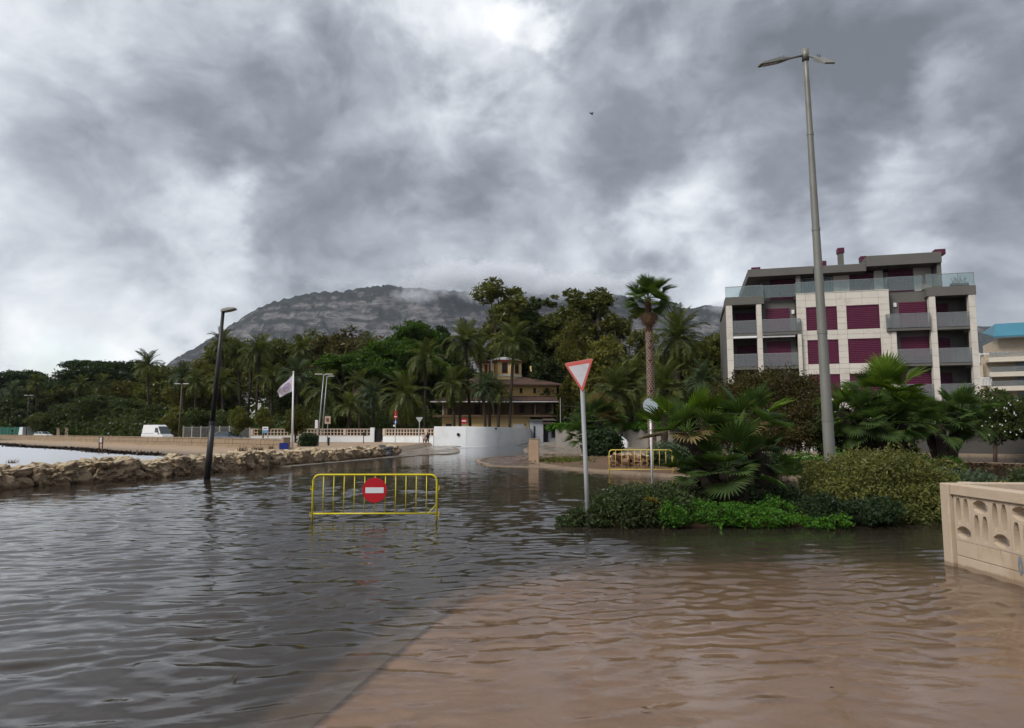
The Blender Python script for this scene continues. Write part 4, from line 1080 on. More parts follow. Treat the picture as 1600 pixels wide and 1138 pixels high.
SPEC = {
    'broad_a': (blobs_broad(1, 2.9, 3.2, 8.9, 20), 16900, 0.174, .5, 1.6), 'broad_b': (blobs_broad(2, 3.6, 2.4, 8.6, 24), 18200, 0.174, .5, 1.6),
    'broad_c': (blobs_broad(3, 2.4, 2.6, 9.2, 18, (.7, 1.4)), 16900, 0.157, .4, 1.6),
    'pine_a': (blobs_pine(4, 4.0, 6.8, 9.6, 22), 20800, 0.139, .3, 2.4), 'pine_b': (blobs_pine(5, 3.2, 6.4, 9.6, 17), 18200, 0.139, .3, 2.4),
    'euc_a': (blobs_euc(6), 28600, 0.093, .35, 2.2), 'euc_b': (blobs_euc(7, 26), 28600, 0.093, .35, 2.2), 'euc_c': (blobs_euc(8, 18), 23400, 0.093, .35, 2.2),
    'small_a': (blobs_broad(9, 3.4, 3.6, 8.6, 16, (1.2, 2.0)), 15600, 0.209, .4, 1.8), 'small_b': (blobs_broad(10, 2.8, 3.8, 8.8, 12, (1.2, 1.9)), 15600, 0.209, .4, 1.8),
    'bush_a': (blobs_broad(11, 4.2, 1.6, 8.2, 20, (1.4, 2.2)), 23400, 0.197, .35, 1.8),
}
def tree_meshes(kind, lm):
    bl, n, size, rise, el_ = SPEC[kind]
    if (kind, lm.name) not in PROTO:
        PROTO[(kind, lm.name)] = crown_mesh('crown', bl, n, size, hash(kind) % 1 + len(kind) * 7 + ord(kind[-1]), lm, elong=el_)
    if (kind, 't') not in PROTO:
        mb = MB(); limbs(mb, None, bl, .22 if 'euc' in kind else .30, random.Random(len(kind)), 9, {'pine_a': .62, 'pine_b': .62, 'euc_a': .4, 'euc_b': .4, 'euc_c': .4}.get(kind, .38))
        PROTO[(kind, 't')] = mb.mesh('trunk', M_trunk, True)
    return PROTO[(kind, lm.name)], PROTO[(kind, 't')]
TR = random.Random(21)
def tree(name, label, kind, lm, px, py_top, yy, wide=1.0, zbase=.2, group=None, cat='tree'):
    p = W(px, HOR - 20, yy); h = W(px, py_top, yy).z - zbase
    cm_, tm = tree_meshes(kind, lm)
    T = thing(name, label, cat, (p.x, yy, zbase), TR.uniform(0, 6.28), group)
    top = max(b_[2] + b_[5] for b_ in SPEC[kind][0]); s = h / top
    put('crown', cm_, T, scale=(s * wide, s * wide, s)); put('trunk', tm, T, scale=(s * wide ** .5, s * wide ** .5, s))
    return T

# ---- feather palms: every frond an object
def frond_mesh(name, bend, m, leaflets=26, llen=.26, lw=.030, droop=.35, twist=.35, curve_up=0.0):
    mb = MB(); N = 14; ang = curve_up; p = Vector((0, 0, 0)); pts = [p.copy()]; dirs = [Vector((math.cos(ang), 0, math.sin(ang)))]
    for i in range(N):
        ang -= bend / N * (.4 + 1.3 * i / N); p = p + Vector((math.cos(ang), 0, math.sin(ang))) / N; pts.append(p.copy()); dirs.append(Vector((math.cos(ang), 0, math.sin(ang))))
    mb.tube(pts, [.018 * (1 - .8 * i / N) for i in range(N + 1)], 4)
    q = random.Random(int(bend * 100))
    for i in range(leaflets):
        t_ = .12 + .88 * (i + .5) / leaflets; f = t_ * N; j = min(int(f), N - 1); c_ = pts[j].lerp(pts[j + 1], f - j); d = dirs[j]
        L_ = llen * (math.sin(math.pi * (.12 + .82 * t_)) ** .6) * q.uniform(.85, 1.1)
        up = Vector((0, 1, 0)).cross(d) * -1
        for sgn in (-1, 1):
            tip = c_ + (d * .55 + Vector((0, sgn, 0)) * .8 + up * (twist * q.uniform(.3, 1.2))).normalized() * L_ + Vector((0, 0, -droop * L_ * q.uniform(.5, 1.2)))
            mid = c_.lerp(tip, .5) + up * L_ * .10
            w_ = d * lw * .5
            mb.add([c_ - w_ * .6, mid - w_, tip, mid + w_, c_ + w_ * .6], [(0, 1, 3, 4), (1, 2, 3)])
    return mb.mesh(name, [m])
FR = {}
def fronds(m):
    if m.name not in FR:
        FR[m.name] = [frond_mesh('frond', .9, m), frond_mesh('frond', 1.5, m, droop=.5), frond_mesh('frond', 2.1, m, droop=.7)]
    return FR[m.name]
def palm_trunk(h, r, lean=(0, 0), boot=True, name='trunk', T=None, m=None, seed=0):
    mb = MB(); q = random.Random(seed); N = max(8, min(34, int(h * 2.2))); pts = []; rs = []
    for i in range(N + 1):
        t_ = i / N; pts.append((lean[0] * t_ ** 1.6, lean[1] * t_ ** 1.6, -.3 + (h + .3) * t_))
        rs.append(r * (1.25 - .35 * min(1, t_ * 5)) * (1 + (.07 if i % 2 else -.04)) * (1.35 if boot and t_ > .93 else 1))
    mb.tube(pts, rs, 10); return mb.build(name, m or M_palmtrunk, T)
def date_palm(label, px, py_crown, yy, crown, lm=None, n=34, tr=.24, zbase=.25, lean=(0, 0), low=-34, dead=0, name='date_palm', group=None, px_base=None):
    """py_crown: where the fronds spring from the trunk; crown: frond length in metres"""
    lm = lm or L_palm; q = random.Random(int(px * 7 + py_crown)); c_ = W(px, py_crown, yy)
    xb = W(px_base if px_base else px, HOR, yy).x
    T = thing(name, label, 'palm tree', (xb, yy, zbase), 0, group)
    h = c_.z - zbase; ln = (c_.x - xb + lean[0], lean[1])
    palm_trunk(h, tr, ln, T=T, seed=int(px))
    base = Vector((ln[0], ln[1], h)); ms_ = fronds(lm); ms_d = fronds(L_palmd) if dead else None
    for i in range(n):
        t_ = (i + .5) / n; el_ = 82 - (82 - low) * t_ ** .85 + q.uniform(-7, 7); az_ = i * 2.39996 + q.uniform(-.25, .25)
        me = ms_[0 if el_ > 50 else (1 if q.random() < .6 else 2)]
        put('frond', me, T, loc=base + Vector((0, 0, q.uniform(-.1, .1))), rot=Euler((q.uniform(-.3, .3), -R(el_ + 14), az_), 'XYZ'), scale=crown * q.uniform(.85, 1.1))
    for i in range(dead):
        put('dead_frond', ms_d[2], T, loc=base + Vector((0, 0, -.2)), rot=Euler((0, -R(q.uniform(-60, -25)), i * 2.4), 'XYZ'), scale=crown * q.uniform(.6, .85))
    return T

# ---- fan palms
def fan_mesh(name, m, nseg=26, span=210, pet=.75, rad=.62, droop=.12, hang=0.0, fold=.25, wseg=1.0, rows=3):
    """a petiole along +x and a pleated fan of blades"""
    mb = MB(); q = random.Random(nseg + int(droop * 100)); mb.tube([(0, 0, 0), (pet * .5, 0, .03), (pet, 0, 0)], [.018, .012, .010], 5)
    c_ = Vector((pet, 0, 0))
    for i in range(nseg):
        a = R(-span / 2 + span * (i + .5) / nseg); L_ = rad * (1 - .22 * abs(a / R(span / 2)) ** 2) * q.uniform(.93, 1.04)
        d = Vector((math.cos(a), math.sin(a), .0)); sd = Vector((-math.sin(a), math.cos(a), 0)); zc_ = fold * (math.cos(a * 1.0)) * .0
        half = math.tan(R(span / nseg / 2)) * L_ * .55 * wseg
        prof = [(0.02, .15), (.5, .95), (.78, .62), (1.0, .03)]
        row = []
        for t_, w_ in prof:
            z_ = abs(math.sin(a)) * fold * L_ * t_ - droop * (t_ ** 3) * L_ * q.uniform(.6, 1.3)
            ctr = c_ + d * L_ * t_ + Vector((0, 0, z_))
            hw = half * w_
            row.append((ctr - sd * hw + Vector((0, 0, hw * .45)), ctr - Vector((0, 0, hw * .25)), ctr + sd * hw + Vector((0, 0, hw * .45))))
        vs = [p for r3 in row for p in r3]; fs = []
        for j in range(3): fs += [(j * 3, j * 3 + 1, j * 3 + 4, j * 3 + 3), (j * 3 + 1, j * 3 + 2, j * 3 + 5, j * 3 + 4)]
        mb.add(vs, fs)
        if hang:
            tip = row[-1][1]; e_ = tip + Vector((d.x * .04, d.y * .04, -hang * q.uniform(.5, 1.2))); mb.add([tip - sd * half * .3, tip + sd * half * .3, e_], [(0, 1, 2)])
    return mb.mesh(name, [m])
FANS = {}
def fans(key, m):
    if (key, m.name) not in FANS:
        if key == 'low': FANS[(key, m.name)] = [fan_mesh('fan_frond', m, 22, 180, .55, .62, .10, wseg=1.25), fan_mesh('fan_frond', m, 20, 165, .62, .64, .2, fold=.35, wseg=1.25), fan_mesh('fan_frond', m, 24, 200, .50, .58, .05, fold=.12, wseg=1.2)]
        else: FANS[(key, m.name)] = [fan_mesh('fan_frond', m, 24, 200, .50, .62, .30, hang=.10, fold=-.05, wseg=1.2), fan_mesh('fan_frond', m, 22, 190, .48, .6, .5, hang=.18, fold=-.15, wseg=1.2)]
    return FANS[(key, m.name)]
def fan_head(T, pos, scale, n, lm, key='low', low=-30, seed=0, dry=0, hi=88, yaw=None, tiltdir=None, alt=None):
    q = random.Random(seed)
    for i in range(n):
        t_ = (i + .5) / n; el_ = hi - (hi - low) * t_ ** .8 + q.uniform(-8, 8); az_ = i * 2.39996 + q.uniform(-.3, .3)
        m_ = L_fand if (dry and t_ > 1 - dry) else (alt if alt and q.random() < .3 else lm)
        me = q.choice(fans(key, m_))
        roll = q.uniform(-.5, .5)
        rot = Euler((0, 0, az_)).to_matrix() @ Euler((0, -R(el_), 0)).to_matrix() @ Euler((roll, 0, 0)).to_matrix()
        if tiltdir is not None: rot = Vector((0, 0, 1)).rotation_difference(Vector(tiltdir)).to_matrix() @ rot
        o = put('fan_frond', me, T, loc=Vector(pos), scale=scale * q.uniform(.8, 1.12)); o.rotation_euler = rot.to_euler()
def fan_trunk(T, pts, r, seed=0):
    """shaggy fibrous stem with old leaf bases"""
    q = random.Random(seed); mb = MB(); P_ = [Vector(p) for p in pts]; N = 12; path = []
    for i in range(N + 1):
        f = i / N * (len(P_) - 1); j = min(int(f), len(P_) - 2); path.append(P_[j].lerp(P_[j + 1], f - j))
    mb.tube(path, [r * (1 + .12 * (i % 2)) * (1.15 - .1 * i / N) for i in range(N + 1)], 10)
    for i in range(90):
        f = q.uniform(0, N - .01); j = int(f); c_ = path[j].lerp(path[j + 1], f - j); a = q.uniform(0, 6.28); d = Vector((math.cos(a), math.sin(a), 0))
        b_ = c_ + d * r; tip = b_ + d * r * .5 + Vector((0, 0, q.uniform(.05, .14))); s = Vector((-d.y, d.x, 0)) * .02
        mb.add([b_ - s, b_ + s, tip], [(0, 1, 2)])
    mb.build('trunk', mat('dark_fibre_trunk', (.035, .026, .02), .95, vary=.4, vscale=8, bump=.9, bscale=22), T)

# ------------------------------------------------ the belt of trees behind the road
TREES = [
 # (name, label, kind, leaves, px, py_top, distance, wide)
 ('umbrella_pine', 'dark rounded pine at the far left end of the tree line', 'pine_a', L_pined, 12, 578, 240, 1.3),
 ('broad_tree', 'dull olive tree between the far left pine and the green screen fence', 'broad_b', L_olive, 40, 604, 200, 1.2),
 ('broad_tree', 'dark bushy tree directly behind the green screen fence', 'broad_b', L_dark, 14, 622, 182, 1.3),
 ('broad_tree', 'low dark tree left of the small far lamp post', 'small_b', L_dark, 33, 640, 172, 1.2),
 ('broad_tree', 'small olive green tree just right of the small far lamp post', 'small_a', L_olive, 66, 645, 158, 1.2),
 ('broad_tree', 'mid green tree rising under the blue gap in the sky', 'broad_a', L_olive, 92, 602, 205, 1.3),
 ('umbrella_pine', 'round dark pine stepping up at the right of the blue sky gap', 'pine_b', L_pined, 124, 579, 215, 1.2),
 ('broad_tree', 'broad dark tree over the left part of the beach wall', 'broad_b', L_dark, 98, 630, 160, 1.4),
 ('umbrella_pine', 'wide dark umbrella pine topping the left tree line', 'pine_a', L_pined, 168, 563, 200, 1.25),
 ('umbrella_pine', 'second dark umbrella pine behind the tallest left palm', 'pine_b', L_pined, 205, 566, 205, 1.3),
 ('broad_tree', 'yellow green tree in front of the wide umbrella pine', 'broad_c', L_yellow, 196, 594, 175, 1.4),
 ('broad_tree', 'dark ragged tree above the wooden beach post', 'broad_b', L_dark, 146, 616, 152, 1.5),
 ('broad_tree', 'large dark tree left of the white van', 'broad_b', L_dark, 196, 622, 142, 1.4),
 ('broad_tree', 'olive tree between the tallest left palm and the blue green palm', 'broad_a', L_olive, 262, 566, 170, 1.3),
 ('broad_tree', 'dark tree standing behind the roof of the white van', 'small_a', L_dark, 238, 634, 130, 1.5),
 ('oleander_tree', 'pale flowering oleander beside the thin lamp post right of the van', 'small_b', L_olive, 274, 636, 112, 1.0),
 ('broad_tree', 'olive crown on the left shoulder of the mountain slope', 'broad_c', L_yellow, 312, 562, 160, 1.3),
 ('broad_tree', 'dense green tree behind the dark street lamp', 'broad_b', L_olive, 362, 530, 165, 1.0),
 ('broad_tree', 'tall olive tree between the curved palm trunks and the flag', 'broad_b', L_olive, 440, 532, 160, 1.0),
 ('broad_tree', 'high olive tree left of the bright umbrella pines', 'broad_a', L_olive, 492, 520, 165, 1.2),
 ('broad_tree', 'russet brown tree with the pale cliff above it', 'broad_a', L_brown, 531, 514, 160, 1.2),
 ('broad_tree', 'brownish tree between the two bright umbrella pines', 'broad_c', L_brown, 588, 526, 158, 1.2),
 ('umbrella_pine', 'bright green wide umbrella pine above the thin double lamp', 'pine_a', L_pine, 552, 549, 118, 1.05),
 ('umbrella_pine', 'bright green umbrella pine left of the tall villa palm', 'pine_b', L_pine, 626, 530, 120, 1.0),
 ('umbrella_pine', 'taller rounded green pine rising behind the bright umbrella pine', 'pine_b', L_pine, 650, 503, 135, .8),
 ('umbrella_pine', 'small rounded pine crown next to the taller rounded pine', 'pine_b', L_pined, 682, 512, 138, .7),
 ('broad_tree', 'dark filler tree under the bright umbrella pine', 'broad_b', L_dark, 560, 578, 125, 1.3),
 ('broad_tree', 'dark tree behind the low drooping palm and road signs', 'broad_b', L_dark, 622, 566, 128, 1.1),
 ('broad_tree', 'dark tree behind the flagpole', 'broad_b', L_dark, 478, 578, 128, 1.2),
 ('broad_tree', 'dark tree between the villa palms and the tower', 'broad_b', L_dark, 700, 545, 135, 1.0),
 ('eucalyptus_tree', 'tallest tree, a eucalyptus with two clumps above the cloud line', 'euc_a', L_olive, 790, 438, 122, 1.35),
 ('eucalyptus_tree', 'eucalyptus leaning over the villa roof right of the tallest one', 'euc_b', L_dark, 822, 462, 126, 1.2),
 ('eucalyptus_tree', 'dark eucalyptus directly behind the villa chimney', 'euc_c', L_dark, 846, 500, 118, 1.6),
 ('eucalyptus_tree', 'high leafy eucalyptus above the yield sign', 'euc_b', L_olive, 893, 454, 120, 1.25),
 ('eucalyptus_tree', 'high rounded eucalyptus left of the tall trunked fan palm', 'euc_a', L_olive, 930, 455, 118, 1.3),
 ('eucalyptus_tree', 'slim yellow green tree standing before the tall eucalypts', 'euc_c', L_yellow, 902, 494, 104, .85),
 ('eucalyptus_tree', 'shorter eucalyptus beside the tall trunked fan palm', 'euc_c', L_olive, 975, 482, 112, 1.3),
 ('broad_tree', 'bright leafed tree just right of the yield sign triangle', 'small_b', L_yellow, 946, 528, 98, .9),
 ('broad_tree', 'dark tree between the villa and the yield sign', 'broad_b', L_dark, 880, 560, 112, 1.2),
 ('broad_tree', 'dark tree under the tall eucalypts behind the roadside hedge', 'broad_b', L_dark, 935, 580, 108, 1.3),
 ('broad_tree', 'olive tree right of the tall trunked fan palm', 'broad_a', L_olive, 1012, 545, 100, 1.1),
 ('broad_tree', 'olive green tree beside the left edge of the apartment block', 'broad_b', L_olive, 1116, 522, 84, .9),
 ('broad_tree', 'dark tree filling the gap below the big feather palm', 'broad_b', L_dark, 1085, 556, 86, 1.0),
 ('broad_tree', 'dark tree low behind the feather palms and round sign', 'broad_b', L_dark, 1030, 590, 88, 1.2),
 ('broad_tree', 'small round roadside tree above the parked grey car', 'small_b', L_olive, 373, 636, 84, .85),
 ('broad_tree', 'small dark roadside tree right of the dark street lamp', 'small_a', L_dark, 345, 648, 96, .9),
 ('oleander_tree', 'small oleander tree between the flag and the parked car', 'small_b', L_olive, 412, 637, 83, .8),
 ('oleander_tree', 'leafy oleander tree right behind the flagpole', 'small_a', L_olive, 463, 633, 84, .95),
 ('broad_tree', 'dark bushy tree behind the grey railing fence', 'small_a', L_dark, 312, 640, 110, 1.0),
 ('broad_tree', 'dark thicket tree behind the long balustrade wall', 'small_a', L_dark, 520, 632, 100, 1.2),
]
for nm, lb, kd, lm, px, py, yy, wd in TREES:
    tree(nm, lb, kd, lm, px, py, yy, wd, zbase=.3 if yy > 60 else .1)
# low growth that closes the view between the trunks
def thicket(name, pts, hts, n, size, m, seed, th=2.0):
    r_ = np.random.default_rng(seed); P_ = [Vector(p) for p in pts]; C_ = []
    seg = np.array([(P_[i + 1] - P_[i]).length for i in range(len(P_) - 1)]); seg = seg / seg.sum()
    for i, f in enumerate(seg):
        k_ = int(n * f); t_ = r_.random(k_); a, b_ = np.array(P_[i][:]), np.array(P_[i + 1][:])
        base = a[None, :2] * (1 - t_[:, None]) + b_[None, :2] * t_[:, None]
        h_ = hts[i] * (1 - t_) + hts[i + 1] * t_
        lum = .72 + .28 * vnoise(base[:, 0], base[:, 1], seed, 8, 3.5)
        z_ = h_ * lum * r_.random(k_) ** .7
        C_.append(np.stack([base[:, 0] + r_.normal(size=k_) * th * .4, base[:, 1] + r_.normal(size=k_) * th * .5, z_], 1))
    C_ = np.concatenate(C_); V_, Fq = leaf_arrays(C_, None, size, r_, 1.7)
    return put(name, np_mesh(name, V_, Fq, m, smooth=False), kind='stuff')
def wp(px, yy): return (W(px, 640, yy).x, yy)
thicket('undergrowth', [wp(-60, 190), wp(60, 176), wp(160, 150), wp(260, 128), wp(330, 116)], [5, 6, 6, 6, 5], 26000, .42, L_dark, 5, 5)
thicket('undergrowth', [wp(330, 114), wp(450, 112), wp(600, 112), wp(680, 116)], [4.5, 5, 5.5, 6], 16000, .36, L_dark, 6, 4)
thicket('undergrowth', [wp(860, 106), wp(940, 98), wp(1040, 92), wp(1140, 84)], [5, 5.5, 6.5, 6], 14000, .36, L_dark, 7, 4)
# distant wooded slope
def hill_wood():
    r_ = np.random.default_rng(9); n = 150000
    x = r_.uniform(-900, 300, n); y = r_.uniform(250, 1050, n); keep = (np.abs(x / y) < .95); x, y = x[keep], y[keep]
    z = terrain_z(x, y) + r_.uniform(0, 8, len(x)) + 3.0 * vnoise(x, y, 5, 10, 30)
    V_, Fq = leaf_arrays(np.stack([x, y, z], 1), None, 3.2, r_, 1.3)
    put('distant_wood', np_mesh('distant_wood', V_, Fq, L_dark, smooth=False), kind='stuff')
hill_wood()

PALMS = [
 # label, px, py of the frond base, distance, frond length m, kwargs
 ('tallest feather palm of the left tree line, dark against the sky', 231, 572, 148, 4.6, dict(n=30)),
 ('blue green feather palm left of the dark street lamp', 285, 588, 132, 3.8, dict(lm=L_palmb, n=30, low=-20)),
 ('short feather palm with brown skirt in the left thicket', 160, 603, 160, 3.6, dict(dead=8)),
 ('leaning feather palm above the left thicket near the blue sky gap', 128, 604, 165, 3.4, dict()),
 ('small feather palm against the far left trees', 57, 600, 190, 3.6, dict()),
 ('small feather palm beside the far left pine', 20, 610, 185, 3.6, dict(lm=L_palmb)),
 ('feather palm with slanting trunk between the thin lamp and the dark street lamp', 307, 598, 122, 3.6, dict(px_base=303)),
 ('feather palm directly behind the top of the dark street lamp', 347, 537, 124, 3.8, dict(n=32)),
 ('lower feather palm just right of the dark street lamp', 348, 600, 118, 4.0, dict()),
 ('feather palm with the leftmost curved trunk near the mountain foot', 372, 558, 126, 3.8, dict(px_base=375)),
 ('feather palm with the middle curved trunk near the white house', 394, 566, 122, 3.2, dict(px_base=386)),
 ('tall feather palm with curved trunk left of the flag', 405, 550, 120, 4.4, dict(px_base=399, n=38)),
 ('feather palm leaning over the flag from behind', 424, 592, 118, 3.8, dict()),
 ('tall slim feather palm above the flag top', 470, 548, 138, 4.0, dict()),
 ('blue green feather palm between flag and thin double lamp', 464, 590, 114, 4.2, dict(lm=L_palmb)),
 ('pale drooping feather palm behind the thin double lamp', 505, 612, 106, 4.6, dict(low=-60, n=36)),
 ('feather palm with big brown dead skirt under the bright pine', 562, 603, 106, 3.4, dict(dead=22, low=-5, n=28)),
 ('dusty feather palm crown right of the palm with the brown skirt', 583, 622, 102, 3.8, dict(lm=L_palmb)),
 ('low clump palm just above the long balustrade wall', 545, 640, 98, 3.4, dict(low=-10)),
 ('far feather palm with rusty leaves on the skyline below the cliff', 577, 540, 152, 3.8, dict(dead=8)),
 ('wide low palm with long drooping fronds behind the road signs', 633, 622, 98, 5.2, dict(n=46, low=-62, tr=.34)),
 ('slender feather palm left of the villa verandah', 665, 563, 104, 4.4, dict(px_base=664)),
 ('tallest villa palm, its curved trunk crossing the left verandah', 727, 537, 100, 4.6, dict(px_base=735, n=38, low=-25)),
 ('short feather palm with twin neighbour before the left verandah', 707, 606, 97, 3.9, dict(px_base=710, n=38, low=-58)),
 ('second short feather palm before the left verandah', 718, 602, 99, 3.6, dict(px_base=719)),
 ('feather palm with dead brown leaves left of the villa tower', 748, 553, 108, 3.8, dict(px_base=758, dead=4, low=-15)),
 ('small feather palm before the villa centre, left of three', 754, 609, 97, 3.0, dict(px_base=759, lm=L_palmb)),
 ('small feather palm before the villa centre, middle of three', 765, 607, 98, 3.0, dict(lm=L_palmb)),
 ('small feather palm before the villa centre, right of three', 781, 618, 97, 2.6, dict(px_base=778)),
 ('tall thick feather palm crossing in front of the villa tower', 803, 540, 97, 4.5, dict(px_base=796, n=38, low=-22)),
 ('feather palm with thick brown trunk right of the yield sign', 963, 614, 76, 4.2, dict(tr=.45, px_base=968, n=40)),
 ('feather palm with dark trunk next to the thick brown one', 985, 604, 78, 4.2, dict(tr=.42, n=38)),
 ('big bushy feather palm right of the tall trunked fan palm', 1059, 530, 72, 4.3, dict(tr=.5, n=50, low=-55)),
 ('dark feather palm half hidden behind the tall fan palm trunk', 1038, 612, 68, 4.0, dict(tr=.4, n=38)),
 ('low blue palm right of the tall fan palm near the apartment block', 1098, 598, 66, 2.8, dict(tr=.3, n=30, lm=L_palmb)),
]
for lb, px, py, yy, cr, kw in PALMS: date_palm(lb, px, py, yy, cr * .88, **kw)

# tall Washington palm with the cross hatched trunk
M_hatch = mat('hatched_palm_bark', (.46, .36, .30), .85, vary=.4, vscale=4, color2=(.24, .17, .14), bump=.5, bscale=20)
M_hatchd = mat('reddish_palm_fibre', (.10, .045, .03), .95, vary=.4, vscale=6, bump=.6, bscale=18)
YW = 40.0; cb = W(1013, 478, YW); xb = W(1019, 675, YW).x
T = thing('fan_palm', 'tall slender fan palm with cross hatched trunk behind the round sign', 'palm tree', (xb, YW, .2))
hh = cb.z - .2 + .4; lnx = cb.x - xb
mb = MB(); mb.tube([(lnx * (i / 20), 0, -.3 + (hh + .3) * i / 20) for i in range(21)], [.23 - .05 * i / 20 for i in range(21)], 12); mb.build('trunk', M_hatchd, T)
mb = MB(); q = random.Random(4); nrow = int(hh * 6.2)
for i in range(nrow):
    z_ = -.1 + i * (hh * .80) / nrow; t_ = z_ / hh
    for j in range(9):
        if q.random() < .12: continue
        a = (j + (i % 2) * .5) * 2 * math.pi / 9; rr_ = .23 - .05 * t_; d = Vector((math.cos(a), math.sin(a), 0)); s = Vector((-d.y, d.x, 0))
        c_ = Vector((lnx * t_, 0, z_)) + d * rr_; w_ = .07 + q.uniform(-.012, .012)
        mb.add([c_ - s * w_, c_ + s * w_, c_ + d * .055 + Vector((0, 0, .15)) + s * w_ * .35, c_ + d * .055 + Vector((0, 0, .15)) - s * w_ * .35], [(0, 1, 2, 3)])
mb.build('leaf_bases', M_hatch, T, kind='stuff')
fan_head(T, (lnx, 0, hh), 1.42, 30, L_fan, 'low', low=-30, seed=2, hi=82, alt=L_fanb)
for i in range(7):
    o = put('hanging_frond', fans('tall', L_palmd)[1], T, loc=(lnx, 0, hh - .3), scale=1.3); o.rotation_euler = Euler((0, R(q.uniform(62, 78)), i * .9), 'XYZ')
o = put('broken_frond', fans('tall', L_palmb)[1], T, loc=(lnx, 0, hh - .25), scale=1.75); o.rotation_euler = Euler((0, R(-4), -.15), 'XYZ')

# ------------------------------------------------ foreground fan palm clump on the near island
def base_at(px, py): v = G(px, py, .12); return v
T = thing('fan_palm', 'low fan palm clump with three heads on the near planted island', 'palm tree', (5.0, 14.4, .08))
def rel(px, py, yy): v = W(px, py, yy) - Vector((5.0, 14.4, .08)); return v
hl = rel(1073, 676, 14.7); hr = rel(1168, 668, 14.8); hf = rel(1135, 735, 14.1); hs = rel(1085, 735, 14.5); hr2 = rel(1190, 715, 14.9)
fan_trunk(T, [(-.35, .1, -.2), (-.6, .15, .5), hl], .13, 1); fan_trunk(T, [(.15, .1, -.2), (.4, .2, .5), hr], .14, 2)
fan_trunk(T, [(-.05, -.1, -.2), hf], .17, 3); fan_trunk(T, [(-.3, 0, -.2), hs], .13, 4); fan_trunk(T, [(.35, .1, -.2), (.6, .1, .3), hr2], .13, 5)
fan_head(T, hl, 1.0, 16, L_fanb, seed=31, low=-16, dry=.16, hi=80, alt=L_fan)
fan_head(T, hr, 1.0, 17, L_fan, seed=32, low=-18, dry=.14, hi=80, alt=L_fanb)
fan_head(T, hf, 1.02, 16, L_fan, seed=33, low=-24, hi=80)
fan_head(T, hs, .66, 10, L_fan, seed=34, low=-40, hi=60)
fan_head(T, hr2, .80, 12, L_fan, seed=35, low=-45, hi=50)
# large fan palm clump right of the tall lamp
T = thing('fan_palm', 'large bright fan palm clump before the apartment block, right of the tall lamp', 'palm tree', (W(1376, 700, 27).x, 27, .1))
def rel2(px, py, yy): return W(px, py, yy) - Vector((W(1376, 700, 27).x, 27, .1))
for k_, (px, py, yy, sc_, n_, lo) in enumerate(((1383, 618, 27, 1.50, 30, -35), (1345, 652, 26.6, 1.35, 24, -50), (1410, 655, 26.8, 1.35, 24, -50), (1318, 640, 27.4, 1.0, 16, -30), (1376, 666, 26.2, 1.3, 20, -55))):
    h_ = rel2(px, py, yy); fan_trunk(T, [(h_.x * .35, h_.y * .3, -.3), (h_.x * .7, h_.y, h_.z * .5), h_], .2, 10 + k_)
    fan_head(T, h_, sc_ * .98, n_, L_fanb if k_ in (0, 2, 3) else L_fan, seed=50 + k_, low=lo, dry=.12 if k_ == 4 else 0, alt=L_fan)
# the leaning pair to its right
T = thing('fan_palm', 'dark fan palm clump with three leaning trunks beside the flooded road', 'palm tree', (W(1470, 700, 30).x, 30, .1))
o0 = Vector((W(1470, 700, 30).x, 30, .1))
for k_, (px, py, yy, sc_, n_) in enumerate(((1500, 648, 30, 1.35, 26), (1445, 655, 30.5, 1.15, 18), (1470, 664, 29.6, 1.15, 16), (1512, 664, 30.3, 1.05, 14))):
    h_ = W(px, py, yy) - o0; fan_trunk(T, [((-.2, 0, .15, .3)[k_], 0, -.3), (h_.x * .45, h_.y * .5, h_.z * .42), h_], .17, 20 + k_)
    fan_head(T, h_, sc_, n_, L_fan, seed=70 + k_, low=-42, hi=80)
# small palms on the kerb island
T = thing('fan_palm', 'round bushy palm with drooping left fronds in front of the white car', 'palm tree', (W(938, 700, 46).x, 46, .12))
o0 = Vector((W(938, 700, 46).x, 46, .12))
h1 = W(935, 655, 46) - o0; h2 = W(912, 682, 45.6) - o0
fan_trunk(T, [(0, 0, -.3), h1], .25, 30); fan_trunk(T, [(-.3, 0, -.3), h2], .2, 31)
fan_head(T, h1, 1.75, 40, L_fan, seed=81, low=-40, dry=.0, alt=L_fand); fan_head(T, h2, 1.35, 24, L_fan, seed=82, low=-40)

# ------------------------------------------------ shrubs and hedges
def bush(name, label, cat, blobs, n, size, m, seed, core=.5, elong=1.7, extra=None, up=.3, group=None):
    cx_ = sum(b_[0] for b_ in blobs) / len(blobs); cy_ = sum(b_[1] for b_ in blobs) / len(blobs)
    T = thing(name, label, cat, (cx_, cy_, .05), 0, group)
    bl = [(b_[0] - cx_, b_[1] - cy_, b_[2] - .05, *b_[3:]) for b_ in blobs]
    put('foliage', crown_mesh('foliage', bl, n, size, seed, m, core=core, elong=elong, up=up), T)
    mb = MB(); q = random.Random(seed)
    for b_ in bl:
        for _ in range(3):
            e_ = Vector((b_[0] + q.uniform(-.5, .5) * b_[3], b_[1] + q.uniform(-.5, .5) * b_[4], b_[2] + b_[5] * .5)); s = Vector((b_[0] * .9, b_[1] * .9, -.15))
            mb.tube([s, s.lerp(e_, .5) + Vector((q.uniform(-.1, .1), q.uniform(-.1, .1), 0)), e_], [.02 + .01 * b_[5], .014, .006], 5)
    mb.build('stems', M_trunk, T, kind='stuff')
    return T
